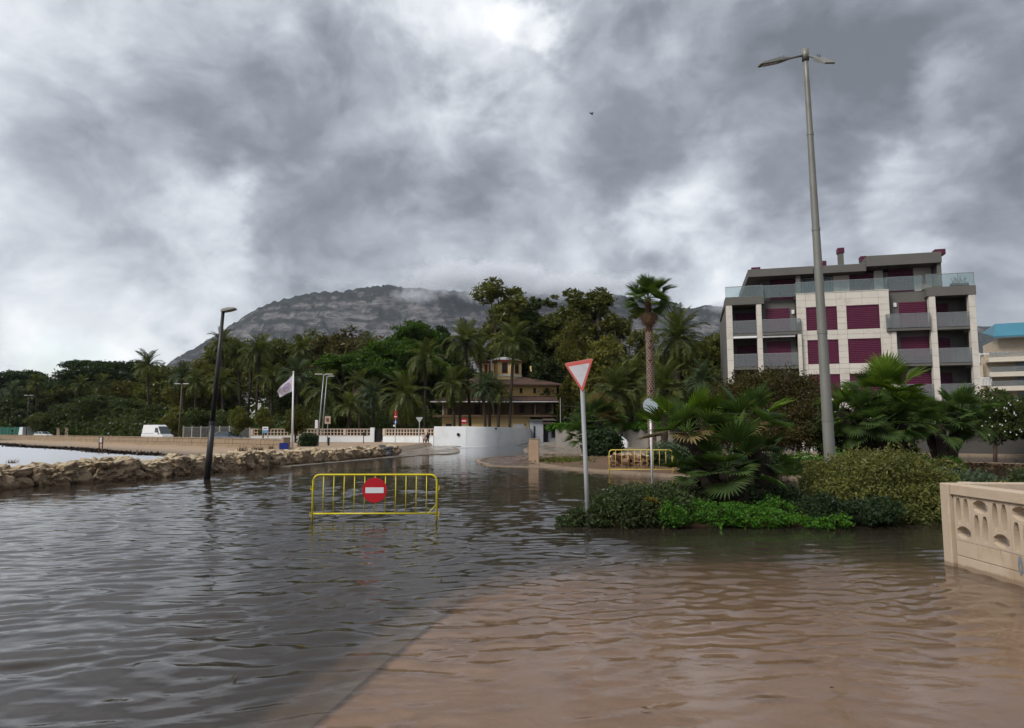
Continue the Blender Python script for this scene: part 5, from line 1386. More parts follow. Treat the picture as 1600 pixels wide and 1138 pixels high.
def row_blobs(p0, p1, h0, h1, n, seed, ry=.6, zf=.5, jit=.15):
    q = random.Random(seed); out = []
    for i in range(n):
        t_ = i / max(1, n - 1); x_ = p0[0] + (p1[0] - p0[0]) * t_ + q.uniform(-jit, jit); y_ = p0[1] + (p1[1] - p0[1]) * t_ + q.uniform(-jit, jit); h_ = (h0 + (h1 - h0) * t_) * q.uniform(.85, 1.15)
        rx_ = (math.hypot(p1[0] - p0[0], p1[1] - p0[1]) / max(1, n - 1)) * .85
        out.append((x_, y_, h_ * zf, rx_, ry, h_ * (1 - zf) * 1.05))
    return out
L_rose = leafmat('grey_green_shrub', (.028, .045, .018), (.07, .095, .035), (.10, .11, .05), scale=1.2)
L_lime = leafmat('lime_ground_cover', (.035, .095, .014), (.08, .20, .022), (.12, .24, .03), scale=1.4)
L_spury = leafmat('yellow_green_shrub', (.055, .068, .02), (.135, .138, .04), (.18, .16, .05), scale=1.3)
L_silver = leafmat('silver_shrub', (.05, .075, .045), (.10, .135, .085), scale=1.3)
L_hedge = leafmat('clipped_hedge', (.035, .09, .012), (.08, .18, .02), scale=1.0)
L_deep = leafmat('deep_green_shrub', (.018, .034, .015), (.045, .07, .03), scale=1.2)
L_amber = leafmat('amber_leaves', (.14, .12, .015), (.24, .17, .02), scale=2)
bush('low_shrub', 'spreading grey green shrub at the foot of the yield sign', 'shrub', [(1.5, 13.0, .12, .45, .5, .22), (2.0, 13.0, .2, .5, .6, .33), (2.5, 13.1, .26, .55, .6, .42), (3.0, 13.2, .28, .5, .6, .42), (2.3, 13.9, .22, .7, .6, .4), (3.2, 14.2, .22, .7, .6, .38), (1.15, 12.9, .06, .3, .35, .13), (3.9, 14.4, .2, .6, .5, .33)], 26000, .036, L_rose, 41, elong=2.2)
bush('ground_cover', 'bright lime green ground cover under the near fan palm clump', 'shrub', row_blobs((2.7, 12.85), (5.9, 12.75), .46, .22, 11, 6, .42, jit=.22) + row_blobs((2.9, 13.2), (5.2, 13.2), .5, .42, 6, 7, .4), 24000, .034, L_lime, 42, elong=1.3)
bush('amber_shrub', 'small yellowing tuft in the grey green shrub', 'shrub', [(2.62, 12.75, .42, .16, .16, .14)], 500, .04, L_amber, 43)
bush('low_shrub', 'dark green shrub right of the near fan palm trunks', 'shrub', row_blobs((5.3, 13.4), (7.3, 13.3), .50, .45, 8, 8, .7, jit=.25) + [(5.5, 14.6, .35, .7, .5, .3)], 20000, .036, L_deep, 44, elong=2.2)
bush('large_shrub', 'large yellow green domed shrub left of the concrete lattice wall', 'shrub',
     [(6.95, 14.2, .38, .62, .7, .42), (7.15, 14.9, .52, .7, .8, .5), (7.6, 14.3, .70, .75, .8, .55), (8.1, 14.5, .80, .8, .8, .56), (7.8, 15.3, .80, .8, .8, .5), (8.65, 14.5, .60, .65, .7, .5), (9.05, 14.5, .38, .5, .6, .4), (7.9, 13.75, .36, .85, .5, .42), (7.1, 13.7, .24, .5, .45, .32), (8.75, 13.9, .32, .6, .45, .36), (8.5, 15.2, .55, .7, .6, .45), (8.2, 13.45, .16, .6, .4, .26), (8.9, 13.6, .18, .5, .4, .28), (7.6, 13.3, .14, .5, .35, .24)], 52000, .040, L_spury, 45, core=.62, elong=1.8)
bush('low_shrub', 'silvery green shrub behind the domed shrub beside the fan palm trunks', 'shrub', row_blobs((9.3, 16.8), (12.0, 17.2), .85, .7, 6, 9, .6), 16000, .05, L_silver, 46)
bush('low_shrub', 'mixed green and reddish shrubs behind the concrete lattice wall', 'shrub', row_blobs((10.6, 15.3), (14.5, 14.8), .55, .75, 8, 10, .5), 18000, .045, L_yellow, 47)
bush('low_shrub', 'grey green taller shrub at the right edge behind the lattice wall', 'shrub', row_blobs((12.8, 16.6), (15.5, 16.4), .9, 1.0, 5, 12, .5), 12000, .05, L_rose, 48)
bush('hedge', 'bright green ground hedge behind the base of the tall lamp', 'hedge', row_blobs((9.6, 27.5), (15.2, 25.0), .85, .8, 12, 13, .8, .4) + row_blobs((12, 28.5), (17.5, 27.0), .8, .75, 10, 14, .8, .4), 22000, .075, L_hedge, 49)
bush('hedge', 'olive green low hedge left of the bright ground hedge', 'hedge', row_blobs((10.8, 24.6), (14.5, 23.0), .62, .66, 7, 15, .7, .4), 12000, .07, L_spury, 58)
bush('ball_shrub', 'dark ball shaped shrub under the round bushy palm', 'shrub', [(W(940, 700, 44.6).x, 44.6, .95, 1.15, 1.0, .95)], 6000, .13, L_deep, 50, core=.8)
bush('low_shrub', 'silvery shrub right of the far yellow barrier', 'shrub', [(W(1043, 700, 31).x, 31, .75, .75, .6, .55), (W(1058, 700, 30.8).x, 30.8, .55, .6, .6, .5), (W(1030, 700, 31.4).x, 31.4, .5, .5, .5, .45)], 6000, .07, L_silver, 51)
bush('low_shrub', 'dark shrub between the far barrier and the near fan palm', 'shrub', row_blobs((W(1075, 700, 27.5).x, 27.5), (W(1260, 700, 26).x, 26), 1.1, .7, 8, 16, .7), 12000, .08, L_deep, 52)
p0, p1 = W(868, 668, 84.4), W(1060, 668, 72.4)
bush('hedge', 'clipped bright green hedge on top of the grey roadside wall', 'hedge', [(p0.x + (p1.x - p0.x) * t_, 84.6 + (72.6 - 84.6) * t_, 2.3, 1.1, .5, .5) for t_ in np.linspace(0, 1, 12)], 16000, .14, L_hedge, 53, core=.8)
bush('potted_shrub', 'round dark green bush beside the grey bin on the promenade', 'shrub', [(W(479, 690, 62).x, 62, .75, .75, .7, .75), (W(484, 690, 62).x, 62.2, .95, .6, .6, .7)], 4500, .10, L_deep, 54, core=.7)
# big brownish tamarisk in front of the apartment block, oleander on the right
bush('tamarisk', 'wide brownish tamarisk tree in front of the lower left balconies', 'tree',
     [(W(px, py, yy).x, yy, W(px, py, yy).z, r1, 1.5, r2) for px, py, yy, r1, r2 in ((1145, 635, 40, 1.7, 1.5), (1180, 615, 40.5, 1.8, 1.4), (1215, 612, 41, 1.7, 1.4), (1250, 622, 41, 1.5, 1.4), (1170, 655, 39.5, 2.0, 1.3), (1220, 655, 39.8, 2.0, 1.3), (1262, 652, 40, 1.6, 1.3), (1130, 665, 39.5, 1.2, 1.0), (1285, 670, 40, 1.4, 1.0), (1240, 680, 39, 2.0, .9), (1180, 685, 39, 2.0, .8))], 60000, .075, L_brown, 55, core=.45, elong=2.2)
T = tree('oleander_tree', 'dark green oleander with white flowers and one slanting trunk at the right edge', 'small_a', L_dark, 1562, 606, 42, 1.0, zbase=.1)
for c_ in list(T.children):
    if c_.name.startswith('trunk'): c_.data = MB().tube([(-1.0, 0, -.3), (-.75, 0, 2.6), (.1, 0, 6.0), (.3, 0, 8)], [.26, .2, .18, .05], 8).mesh('trunk', mat('pale_bark', (.16, .11, .08), .9), True)
T.rotation_euler = (0, 0, 0)
def flowers(T, blobs_px, n, m, size, seed):
    q = random.Random(seed); mb = MB()
    for _ in range(n):
        px, py, yy = q.uniform(*blobs_px[0]), q.uniform(*blobs_px[1]), blobs_px[2]
        p = W(px, py, yy + q.uniform(-.2, .2)); p = Vector((p.x, p.y, p.z)) - T.location
        for k_ in range(5):
            a = k_ * 1.257; d = Vector((math.cos(a), -.3, math.sin(a))) * size; s = Vector((-d.z, 0, d.x)) * .35
            mb.add([p, p + d * .6 + s, p + d, p + d * .6 - s], [(0, 1, 2, 3)])
    mb.build('flowers', m, T, kind='stuff')
flowers(T, ((1530, 1598), (620, 680), 40.4), 26, M_white, .055, 3)
tree('broad_tree', 'dark round tree right of the leaning fan palms against the boundary wall', 'small_b', L_dark, 1610, 618, 46, 1.3, zbase=.1)
tree('broad_tree', 'dark bush behind the bright fan palm clump right of the tall lamp', 'small_a', L_dark, 1318, 636, 38, 1.5, zbase=-.6)
tree('broad_tree', 'second dark bush between the bright fan palm clump and the boundary wall', 'small_b', L_dark, 1400, 640, 40, 1.6, zbase=-.6)
# grass patch
r_ = np.random.default_rng(5); n = 5000
n = 1800; xx = r_.normal(W(890, 725, 40).x, .9, n); yy_ = r_.normal(38.5, 1.4, n)
V_, Fq = leaf_arrays(np.stack([xx, yy_, .14 + r_.random(n) * .07], 1), None, .07, r_, 3)
put('grass', np_mesh('grass', V_, Fq, L_olive, smooth=False), kind='stuff')
r_ = np.random.default_rng(6); n = 6000
xx = r_.uniform(5, 24, n); yy_ = r_.uniform(29, 45, n)
V_, Fq = leaf_arrays(np.stack([xx, yy_, .13 + r_.random(n) * .08], 1), None, .08, r_, 2.5)
put('leaf_litter', np_mesh('leaf_litter', V_, Fq, L_palmd, smooth=False), kind='stuff')
# ================================================================== OBJECTS
M_yellow = mat('yellow_paint', (.62, .52, .02), .4, vary=.18, vscale=5, dirt=((.30, .20, .03), 6, .4))
M_yellowp = mat('faded_yellow_paint', (.68, .54, .10), .5, vary=.2, vscale=4, dirt=((.35, .22, .08), 5, .4))
M_red = mat('sign_red', (.42, .012, .02), .38, vary=.08, vscale=3)
M_redf = mat('faded_sign_red', (.50, .10, .085), .45, vary=.15, vscale=3)
M_signw = mat('sign_white', (.66, .66, .68), .4, vary=.06, vscale=3)
M_pole = mat('pale_pole', (.46, .47, .48), .4, metal=.25, vary=.15, vscale=2)
M_lampg = mat('grey_lamp_paint', (.205, .205, .185), .5, metal=.3, vary=.2, vscale=1.2, dirt=((.15, .14, .12), 1.6, .5))
M_blk = mat('black_lamp_paint', (.028, .026, .028), .4, vary=.3, vscale=2)
M_glassl = mat('lamp_glass', (.10, .10, .10), .2, spec=.6)
M_blue = mat('sign_blue', (.02, .045, .22), .4)
M_rubber = mat('rubber', (.015, .015, .016), .8)

def disc(mb, r, y0, y1, n=40, cx=0, cz=0):
    mb.lathe([(r, 0), (r, y1 - y0)], n, Matrix.Translation((cx, y1, cz)) @ Matrix.Rotation(R(90), 4, 'X'))
def barrier(label, px, wl_y, yaw, m, length, top, sign=False, brace=True, bars=11, dep=0.2):
    yy = CAM_H * F / (wl_y - HOR); c_ = G(px, wl_y)
    T = thing('crowd_barrier', label, 'barrier', (c_.x, c_.y, -dep), yaw)
    h = top + dep; L_ = length / 2; rc = .13; r_ = .021; mb = MB()
    arc = lambda cx, s: [(cx + s * rc * math.sin(a), 0, h - rc + rc * math.cos(a)) for a in np.linspace(0, math.pi / 2, 7)]
    rt = arc(L_ - rc, 1); lt = arc(-L_ + rc, -1)[::-1]
    mb.tube([(-L_, 0, 0)] + lt + rt + [(L_, 0, 0)], r_, 10); mb.build('outer_frame', m, T, smooth=True)
    zb = h - .76
    MB().tube([(-L_, 0, zb), (L_, 0, zb)], .017, 8).build('bottom_rail', m, T, smooth=True)
    bar = MB().tube([(0, 0, zb), (0, 0, h)], .0095, 6).mesh('upright_bar', m, True)
    xs_ = [-L_ + (length) * (i + 1) / (bars + 1) for i in range(bars)]
    for i, x_ in enumerate(xs_):
        if i == 1 and sign: continue
        put('upright_bar', bar, T, loc=(x_, 0, 0))
    if brace: MB().tube([(L_ - .01, -.004, zb + .17), (L_ - .17, -.004, zb)], .009, 6).build('corner_brace', m, T)
    for s in (-1, 1):
        for zz in (h - .27, zb + .0 - .02): MB().tube([(s * (L_ + .005), 0, zz - .03), (s * (L_ + .045), 0, zz - .02), (s * (L_ + .045), 0, zz + .05)], .012, 6).build('hook', m, T)
        MB().tube([(s * L_ * .97, -.28, .02), (s * L_ * .97, 0, .05), (s * L_ * .97, .28, .02)], .015, 6).build('foot', m, T)
    return T, h
T, h = barrier('near yellow crowd barrier carrying the red no entry sign in the flood water', 585, 814, R(1), M_yellow, 2.45, .90)
S = thing('no_entry_sign', 'round red no entry sign with white bar hung on the near yellow barrier', 'sign', T.location + Vector((.0, -.035, h - .30)), R(2))
mb = MB(); disc(mb, .245, -.012, .0, 48); o = mb.build('sign_plate', M_red, S, bevel=.003)
MB().box(-.18, .18, -.016, -.0125, -.055, .055).build('white_bar', M_signw, S)
for z_ in (.15, -.15): MB().box(-.03, .03, .001, .03, z_ - .02, z_ + .02).build('bracket', M_metal, S)
barrier('far faded yellow crowd barrier in front of the brown kerb island', 1001.5, 745, R(-4), M_yellowp, 2.45, 1.04, bars=9, brace=False)

# yield sign
b_ = G(919.5, 822); tp = W(912, 606, 12.55)
T = thing('yield_sign', 'red bordered white triangular yield sign on a pale pole in the flood water', 'road sign', (b_.x, b_.y, -.15))
lx, lz = tp.x - b_.x, tp.z + .15
MB().tube([(0, 0, -.1), (lx * .5, 0, lz * .5), (lx, 0, lz), (lx * 1.1, 0, lz + .42)], .042, 14).build('pole', M_pole, T, smooth=True)
MB().tube([(lx * 1.1, 0, lz + .42), (lx * 1.1, 0, lz + .44)], .044, 14).build('pole_cap', M_blk, T)
def rounded_tri(w_, hgt, rc, n=6):
    pts = [Vector((-w_ / 2, hgt)), Vector((w_ / 2, hgt)), Vector((0, 0))]; out = []
    for i in range(3):
        p, a, b2_ = pts[i], pts[i - 1], pts[(i + 1) % 3]; da, db = (a - p).normalized(), (b2_ - p).normalized()
        for k_ in range(n + 1):
            t_ = k_ / n; out.append((p + da * rc) * (1 - t_) ** 2 + p * 2 * t_ * (1 - t_) + (p + db * rc) * t_ ** 2)
    return out
tcx = W(908, 610, 12.45)
ctr = Vector((tcx.x - b_.x + .02, -.06, 0)); zlow = W(909, 612, 12.5).z + .15
Mx = Matrix.Translation((ctr.x + .04, -.055, zlow)) @ Matrix.Rotation(R(-24), 4, 'Z') @ Matrix.Rotation(R(-7), 4, 'Y') @ Matrix.Rotation(R(90), 4, 'X')
ow = rounded_tri(.58, .60, .055); pl = MB().prism([(p.x, p.y) for p in ow], 0, .012, Mx).build('sign_plate', M_redf, T, bevel=.002)
iw = rounded_tri(.43, .43, .02); MB().prism([(p.x, p.y + .098) for p in iw], .0125, .015, Mx).build('white_face', mat('worn_sign_white', (.50, .49, .53), .5, vary=.12, vscale=3, dirt=((.34, .33, .34), 5, .4)), T)
rim = rounded_tri(.60, .62, .06); MB().prism([(p.x, p.y - .010) for p in rim], -.006, -.0005, Mx).build('sign_edge', mat('sign_edge', (.5, .25, .22), .5), T)
for z_ in (.15, .38): MB().box(lx - .05, lx + .05, -.05, .05, zlow + z_, zlow + z_ + .03).build('clamp', M_metal, T)

# round pale sign / mirror back on a pole
b_ = G(1019, 752, 0); yy = b_.y
T = thing('round_sign', 'round pale scratched sign on a thin white pole behind the far barrier', 'road sign', (b_.x, yy - 2.5, -.15)); 
top_ = W(1016, 634, yy - 2.5); T.location.x = W(1019, 745, yy - 2.5).x
MB().tube([(0, 0, 0), (top_.x - T.location.x, 0, top_.z + .15 + .1)], .035, 10).build('pole', M_signw, T, smooth=True)
mm_ = bpy.data.materials.new('scratched_pale_disc'); mm_.use_nodes = True; t = mm_.node_tree; t.nodes.clear(); k = NT(t)
co = k.n('ShaderNodeTexCoord').outputs['Object']
wv = k.n('ShaderNodeTexWave', Scale=5.0, Distortion=5.0); k.set(wv.inputs['Vector'], k.n('ShaderNodeMapping', Vector=co, Rotation=(0, R(-50), 0)).outputs[0]); wv.inputs['Detail'].default_value = 4
cc = k.mix(k.m('MULTIPLY', k.maprange(wv.outputs['Fac'], .12, .0, 0, 1), k.maprange(k.noise(co, 3.0), .45, .6, 0, 1)), (.40, .47, .50), (.10, .13, .14))
bb = k.n('ShaderNodeBsdfPrincipled', Roughness=.3); k.set(bb.inputs['Base Color'], cc); k.n('ShaderNodeOutputMaterial', Surface=bb)
mb = MB(); rr_ = 11.2 * (yy - 2.5) / F; disc(mb, rr_, -.06, -.045, 40, top_.x - T.location.x, top_.z + .15); mb.build('sign_plate', mm_, T)
mb = MB(); disc(mb, rr_ + .015, -.0445, -.02, 40, top_.x - T.location.x, top_.z + .15); mb.build('rim', M_metal, T)

# ---- street lamps
yl = 19.0; pb = W(1297, 727, yl); pt = W(1258, 80, yl)
T = thing('street_lamp', 'very tall grey double headed street lamp on the near planted island', 'street lamp', (W(1300, 770, yl).x, yl, -.05))
tx, tz = pt.x - T.location.x, pt.z + .05
zj = W(1262, 95, yl).z + .05
MB().tube([(tx * i / 14, 0, (tz) * i / 14) for i in range(15)], [.162 - .095 * i / 14 for i in range(15)], 16).build('pole', M_lampg, T, smooth=True)
for f in (.16, .35, .58, .80): MB().tube([(tx * f, 0, tz * f), (tx * f + .0, 0, tz * f + .09)], .172 - .095 * f, 16).build('collar', M_lampg, T)
MB().box(-.14, .14, -.14, .14, -.1, .12).build('base_plate', M_lampg, T, bevel=.01)
MB().tube([(tx, 0, tz - .30), (tx, 0, tz + .05)], .10, 14).build('top_sleeve', M_lampg, T, smooth=True)
def lamp_head(T, root, end, yaw_, wdt=.20, lng=.62, m=M_lampg):
    root, end = Vector(root), Vector(end); d = (end - root); L_ = d.length; d = d.normalized()
    MB().tube([root, root.lerp(end, .5)], [.038, .032], 8).build('arm', m, T, smooth=True)
    s = Vector((0, 0, 1)).cross(d).normalized(); s = (Matrix.Rotation(yaw_, 3, d) @ s); u_ = d.cross(s)
    rings = []
    for t_, w_, z0, z1 in ((.30, .04, -.03, .03), (.42, .09, -.04, .035), (.55, wdt * .5, -.05, .05), (.72, wdt * .5, -.05, .045), (.98, wdt * .48, -.04, .02), (1.0, wdt * .42, -.03, .01)):
        c_ = root + d * L_ * t_; rings.append([c_ - s * w_ + u_ * z0, c_ + s * w_ + u_ * z0, c_ + s * w_ * .9 + u_ * z1, c_ - s * w_ * .9 + u_ * z1])
    hd = MB().loft(rings).build('lamp_head', m, T, bevel=.008)
    a, b2_ = root + d * L_ * .60, root + d * L_ * .95
    MB().add([a - s * wdt * .36 - u_ * .052, a + s * wdt * .36 - u_ * .052, b2_ + s * wdt * .34 - u_ * .046, b2_ - s * wdt * .34 - u_ * .046], [(0, 1, 2, 3)]).build('lens', M_glassl, hd)
    for f in (.42, .52): 
        c_ = root + d * L_ * f + u_ * .05; MB().tube([c_, c_ + u_ * .07], .018, 6).build('vent_cap', m, hd)
zc_ = tz - .14
lamp_head(T, (tx - .08, 0, zc_), W(1187, 101, yl - .35) - T.location, 0, wdt=.26)
lamp_head(T, (tx + .08, 0, zc_), W(1297, 98, yl - 1.3) - T.location, 0, wdt=.34)
yl = CAM_H * F / (750 - HOR); b_ = G(323, 750)
T = thing('street_lamp', 'dark single headed street lamp standing in the flood beside the stone breakwater', 'street lamp', (b_.x, b_.y, -.18))
tp = W(341, 483, yl)
dx_, dz_ = tp.x - b_.x, tp.z + .18
MB().tube([(0, 0, 0), (dx_ * .35, 0, dz_ * .35)], [.115, .105], 14).build('lower_pole', M_blk, T, smooth=True)
MB().tube([(dx_ * .35, 0, dz_ * .35), (dx_, 0, dz_)], [.085, .06], 14).build('upper_pole', M_blk, T, smooth=True)
MB().tube([(dx_ * .35 - .0, 0, dz_ * .35 - .05), (dx_ * .36, 0, dz_ * .36)], .12, 14).build('collar', M_blk, T)
e_ = W(368, 483, yl - .4) - T.location
M_lhd = mat('lamp_head_grey', (.22, .21, .20), .5)
rings = []
for t_, w_, z0, z1 in ((-.12, .12, -.03, .05), (0.05, .17, -.045, .07), (.5, .19, -.04, .075), (.95, .17, -.02, .05), (1.0, .14, -.01, .03)):
    c_ = Vector((dx_, 0, dz_)).lerp(e_, t_); rings.append([c_ + Vector((0, -w_, z0)), c_ + Vector((0, w_, z0)), c_ + Vector((0, w_ * .85, z1)), c_ + Vector((0, -w_ * .85, z1))])
hd = MB().loft(rings).build('lamp_head', M_lhd, T, bevel=.01)
def thin_lamp(label, px, py_top, py_base, yy, arms, m, zb=.3, px_top=None):
    b_ = W(px, py_base, yy); t_ = W(px_top or px, py_top, yy)
    T = thing('street_lamp', label, 'street lamp', (b_.x, yy, zb)); dx, dz = t_.x - b_.x, t_.z - zb
    MB().tube([(0, 0, -.3), (dx, 0, dz)], [.10, .05], 8).build('pole', m, T, smooth=True)
    for s in arms:
        MB().tube([(dx, 0, dz - .1), (dx + s * .6, 0, dz)], .03, 6).build('arm', m, T)
        MB().box(dx + s * .6 - .42, dx + s * .6 + .42, -.12, .12, dz - .04, dz + .06).build('lamp_head', M_pole, T, bevel=.02)
thin_lamp('thin double headed lamp between the flag and the bright umbrella pine', 496, 585, 690, 78, (-1, 1), M_metal, px_top=506)
thin_lamp('second thin lamp partly hidden just behind the thin double headed lamp', 502, 588, 690, 92, (1,), M_metal, px_top=511)
thin_lamp('thin brown double lamp right of the white van', 279, 600, 682, 95, (-1, 1), mat('brown_pole', (.12, .09, .07), .6), px_top=284)
thin_lamp('small far lamp post over the trees at the left', 41, 618, 680, 150, (-1, 1), M_blk, px_top=45)

# ---- flagpole and flag
yf = 60.0; b_ = W(457, 690, yf)
T = thing('flagpole', 'white flagpole at the end of the beach wall', 'flagpole', (b_.x, yf, .25)); tp = W(458.5, 583, yf)
MB().tube([(0, 0, -.3), (tp.x - b_.x, 0, tp.z - .25)], [.11, .06], 10).build('pole', M_signw, T, smooth=True)
MB().lathe([(.02, 0), (.09, .05), (.09, .12), (.02, .17)], 10, Matrix.Translation((tp.x - b_.x, 0, tp.z - .25))).build('finial', M_signw, T)
fa, fb, fc, fd = [W(*p, yf - .05) for p in ((457.5, 586), (459.5, 611), (436.5, 621), (432, 612))]
Fl = thing('flag', 'white flag with a faint ring emblem blowing left from the flagpole', 'flag', fa)
M_flag = mat('flag_cloth', (.50, .47, .56), .8, vary=.06, vscale=2)
def flagpt(u_, v_, off=0):
    p = (fa.lerp(fd, u_)).lerp(fb.lerp(fc, u_), v_); p = p + Vector((0, .22 * math.sin(u_ * 7 + v_ * 2) * u_ ** .5 - off, 0)); return p - fa
NU, NV = 24, 14; vs = [flagpt(i / NU, j / NV) for j in range(NV + 1) for i in range(NU + 1)]
cl = MB().add(vs, [(j * (NU + 1) + i, j * (NU + 1) + i + 1, (j + 1) * (NU + 1) + i + 1, (j + 1) * (NU + 1) + i) for j in range(NV) for i in range(NU)]).build('cloth', M_flag, Fl, smooth=True)
sm = cl.modifiers.new('thickness', 'SOLIDIFY'); sm.thickness = .008
mb = MB(); nn = 40
for i in range(nn):
    a0, a1 = 2 * math.pi * i / nn, 2 * math.pi * (i + 1) / nn
    q_ = [flagpt(.42 + r1 * math.cos(a) * .75, .5 + r1 * math.sin(a) * 1.0, .03) for r1, a in ((.24, a0), (.31, a0), (.31, a1), (.24, a1))]
    mb.add(q_, [(0, 1, 2, 3)])
mb.build('ring_emblem', mat('flag_gold', (.42, .30, .24), .8), cl)
mb = MB()
for k_ in range(4):
    u0 = .30 + k_ * .07
    mb.add([flagpt(u0, .38 + .05 * (k_ % 2), .032), flagpt(u0 + .045, .40, .032), flagpt(u0 + .055, .60, .032), flagpt(u0 + .012, .58 + .05 * (k_ % 2), .032)], [(0, 1, 2, 3)])
mb.build('emblem_centre', mat('flag_violet', (.22, .16, .42), .8), cl)

# ---- stone breakwater: every boulder an object
M_rock = mat('ochre_rock', (.38, .29, .19), .9, vary=.35, vscale=.9, color2=(.19, .13, .08), dirt=((.09, .06, .038), 1.3, .65), bump=1.0, bscale=5, bdist=.12, line=.16)
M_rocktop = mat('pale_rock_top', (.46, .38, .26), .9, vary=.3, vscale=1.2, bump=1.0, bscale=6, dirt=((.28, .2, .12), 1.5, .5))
M_rockg = mat('grey_rock', (.13, .125, .13), .9, vary=.3, vscale=1.2, bump=1.0, bscale=6)
T = thing('stone_breakwater', 'low breakwater of ochre limestone boulders between the flooded road and the bay', 'breakwater', (0, 0, 0))
def boulder(name, c_, sx_, sy_, sz_, ang, seed, m, parent, sub=9):
    mb = MB(); n = sub; V_ = []; idx = {}
    def vert(p):
        key = tuple(round(x, 4) for x in p)
        if key not in idx:
            v = Vector(p); L_ = max(abs(v.x), abs(v.y), abs(v.z)); rn = (v.normalized() * .95).lerp(v, .60)
            w_ = Vector((rn.x * sx_, rn.y * sy_, rn.z * sz_))
            q_ = w_ * 1.1 + Vector((seed * 7.3, seed * 3.1, 0))
            nz = noise.noise(q_ * 1.0) * .17 + noise.noise(q_ * 2.4) * .15 + noise.noise(q_ * 5.5) * .10 + noise.noise(q_ * 11) * .05
            cr = noise.noise(q_ * 1.7 + Vector((9, 9, 9))); nz -= .10 * max(0, 1 - abs(cr) * 9)
            vd, vp = noise.voronoi(q_ * .95); nz += noise.cell(vp[0] * 9.0) * .08 - .09 * max(0, 1 - (vd[1] - vd[0]) * 8)
            vd, vp = noise.voronoi(q_ * 3.6); nz += noise.cell(vp[0] * 9.0) * .014 - .012 * max(0, 1 - (vd[1] - vd[0]) * 6)
            w_ = w_ + w_.normalized() * nz * 1.15
            idx[key] = len(V_); V_.append(w_)
        return idx[key]
    fs = []
    for ax_ in range(3):
        for sgn in (-1, 1):
            for i in range(n):
                for j in range(n):
                    qd = []
                    for di, dj in ((0, 0), (1, 0), (1, 1), (0, 1)):
                        p = [0, 0, 0]; p[ax_] = sgn; p[(ax_ + 1) % 3] = -1 + 2 * (i + di) / n; p[(ax_ + 2) % 3] = -1 + 2 * (j + dj) / n; qd.append(vert(tuple(p)))
                    fs.append(tuple(qd if sgn > 0 else reversed(qd)))
    mb.add(V_, fs); mb.mi = [0] * len(fs)
    me = mb.mesh(name, [m, M_rocktop], False)
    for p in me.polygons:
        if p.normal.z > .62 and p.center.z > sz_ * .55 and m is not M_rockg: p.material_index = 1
    return put(name, me, parent, loc=c_, rot=(0, 0, ang))
rq = random.Random(8); JP = [Vector(p) for p in JET]; dist_ = 0.0
JPx = [JP[0] + (JP[0] - JP[1]).normalized() * 6] + JP
def jet_at(s):
    for a, b_ in zip(JPx[:-1], JPx[1:]):
        L_ = (b_ - a).length
        if s <= L_: return a + (b_ - a) * (s / L_), (b_ - a).normalized()
        s -= L_
    return None, None
s = 0.0; i = 0; seglen = sum((b_ - a).length for a, b_ in zip(JPx[:-1], JPx[1:]))
while s < seglen - .3:
    w_ = rq.uniform(1.35, 2.5) if s < 16 else rq.uniform(1.0, 1.9)
    p, d = jet_at(s + w_ / 2)
    if p is None: break
    nr = Vector((-d.y, d.x)); hgt = rq.uniform(.66, .84) * (1.0 if s < 22 else .92); dpt = rq.uniform(1.5, 2.0)
    if 11.2 < s < 12.4: hgt *= .78
    c_ = p + nr * (dpt * .5 + rq.uniform(-.08, .08)); ang = math.atan2(d.y, d.x) + rq.uniform(-.07, .07)
    m_ = M_rockg if 33.6 < s < 35.4 else M_rock
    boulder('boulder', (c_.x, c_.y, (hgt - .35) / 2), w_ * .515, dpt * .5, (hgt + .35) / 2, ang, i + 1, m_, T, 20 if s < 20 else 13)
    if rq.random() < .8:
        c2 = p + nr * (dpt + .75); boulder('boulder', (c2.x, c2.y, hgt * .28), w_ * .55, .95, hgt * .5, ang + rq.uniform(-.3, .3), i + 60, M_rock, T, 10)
    s += w_ * .97; i += 1
tf = thing('weed_tufts', 'dry tufts growing on the breakwater boulders', 'plant', (JP[1].x, JP[1].y, .6), 0)
mb = MB(); q = random.Random(2)
for px, py in ((400, 701), (407, 702), (424, 700), (560, 700), (20, 722), (380, 703)):
    b_ = W(px, py, 33 if px > 390 else 24) - tf.location
    for _ in range(40):
        a = q.uniform(0, 6.28); d = Vector((math.cos(a) * .12, math.sin(a) * .12, q.uniform(.08, .22))); s_ = Vector((-d.y, d.x, 0)) * .12; c_ = b_ + Vector((q.gauss(0, .08), q.gauss(0, .08), -.05)); mb.add([c_ - s_, c_ + s_, c_ + d], [(0, 1, 2)])
mb.build('blades', L_palmd, tf, kind='stuff')

# ---- seaweed bank at the beach, wooden post with a notice
r_ = np.random.default_rng(14); n = 5000; t_ = r_.random(n)
nx_, ny_ = (BW1 - BW0).normalized().y, -(BW1 - BW0).normalized().x
ln = (BW1 - BW0); bs = np.array([BW0.x, BW0.y])[None, :] + t_[:, None] * np.array([ln.x, ln.y])[None, :]
off = 9.6 + .5 * np.sin(t_ * 22) + r_.normal(size=n) * .45 * (1 + .5 * t_)
xy = bs - np.stack([nx_ * -off * -1, ny_ * -off * -1], 1) * -1 if False else bs + np.stack([np.full(n, nx_), np.full(n, ny_)], 1) * (off[:, None]) * (1 if (0 - BW0.x) * nx_ + (0 - BW0.y) * ny_ > 0 else -1)
zz = np.maximum(terrain_z(xy[:, 0], xy[:, 1]), 0) + r_.random(n) * .12
V_, Fq = leaf_arrays(np.stack([xy[:, 0], xy[:, 1], zz], 1), None, .12, r_, 3)
M_weed = leafmat('seaweed', (.02, .014, .012), (.05, .035, .028), transl=.1)
put('seaweed', np_mesh('seaweed', V_, Fq, M_weed, smooth=False), kind='stuff')
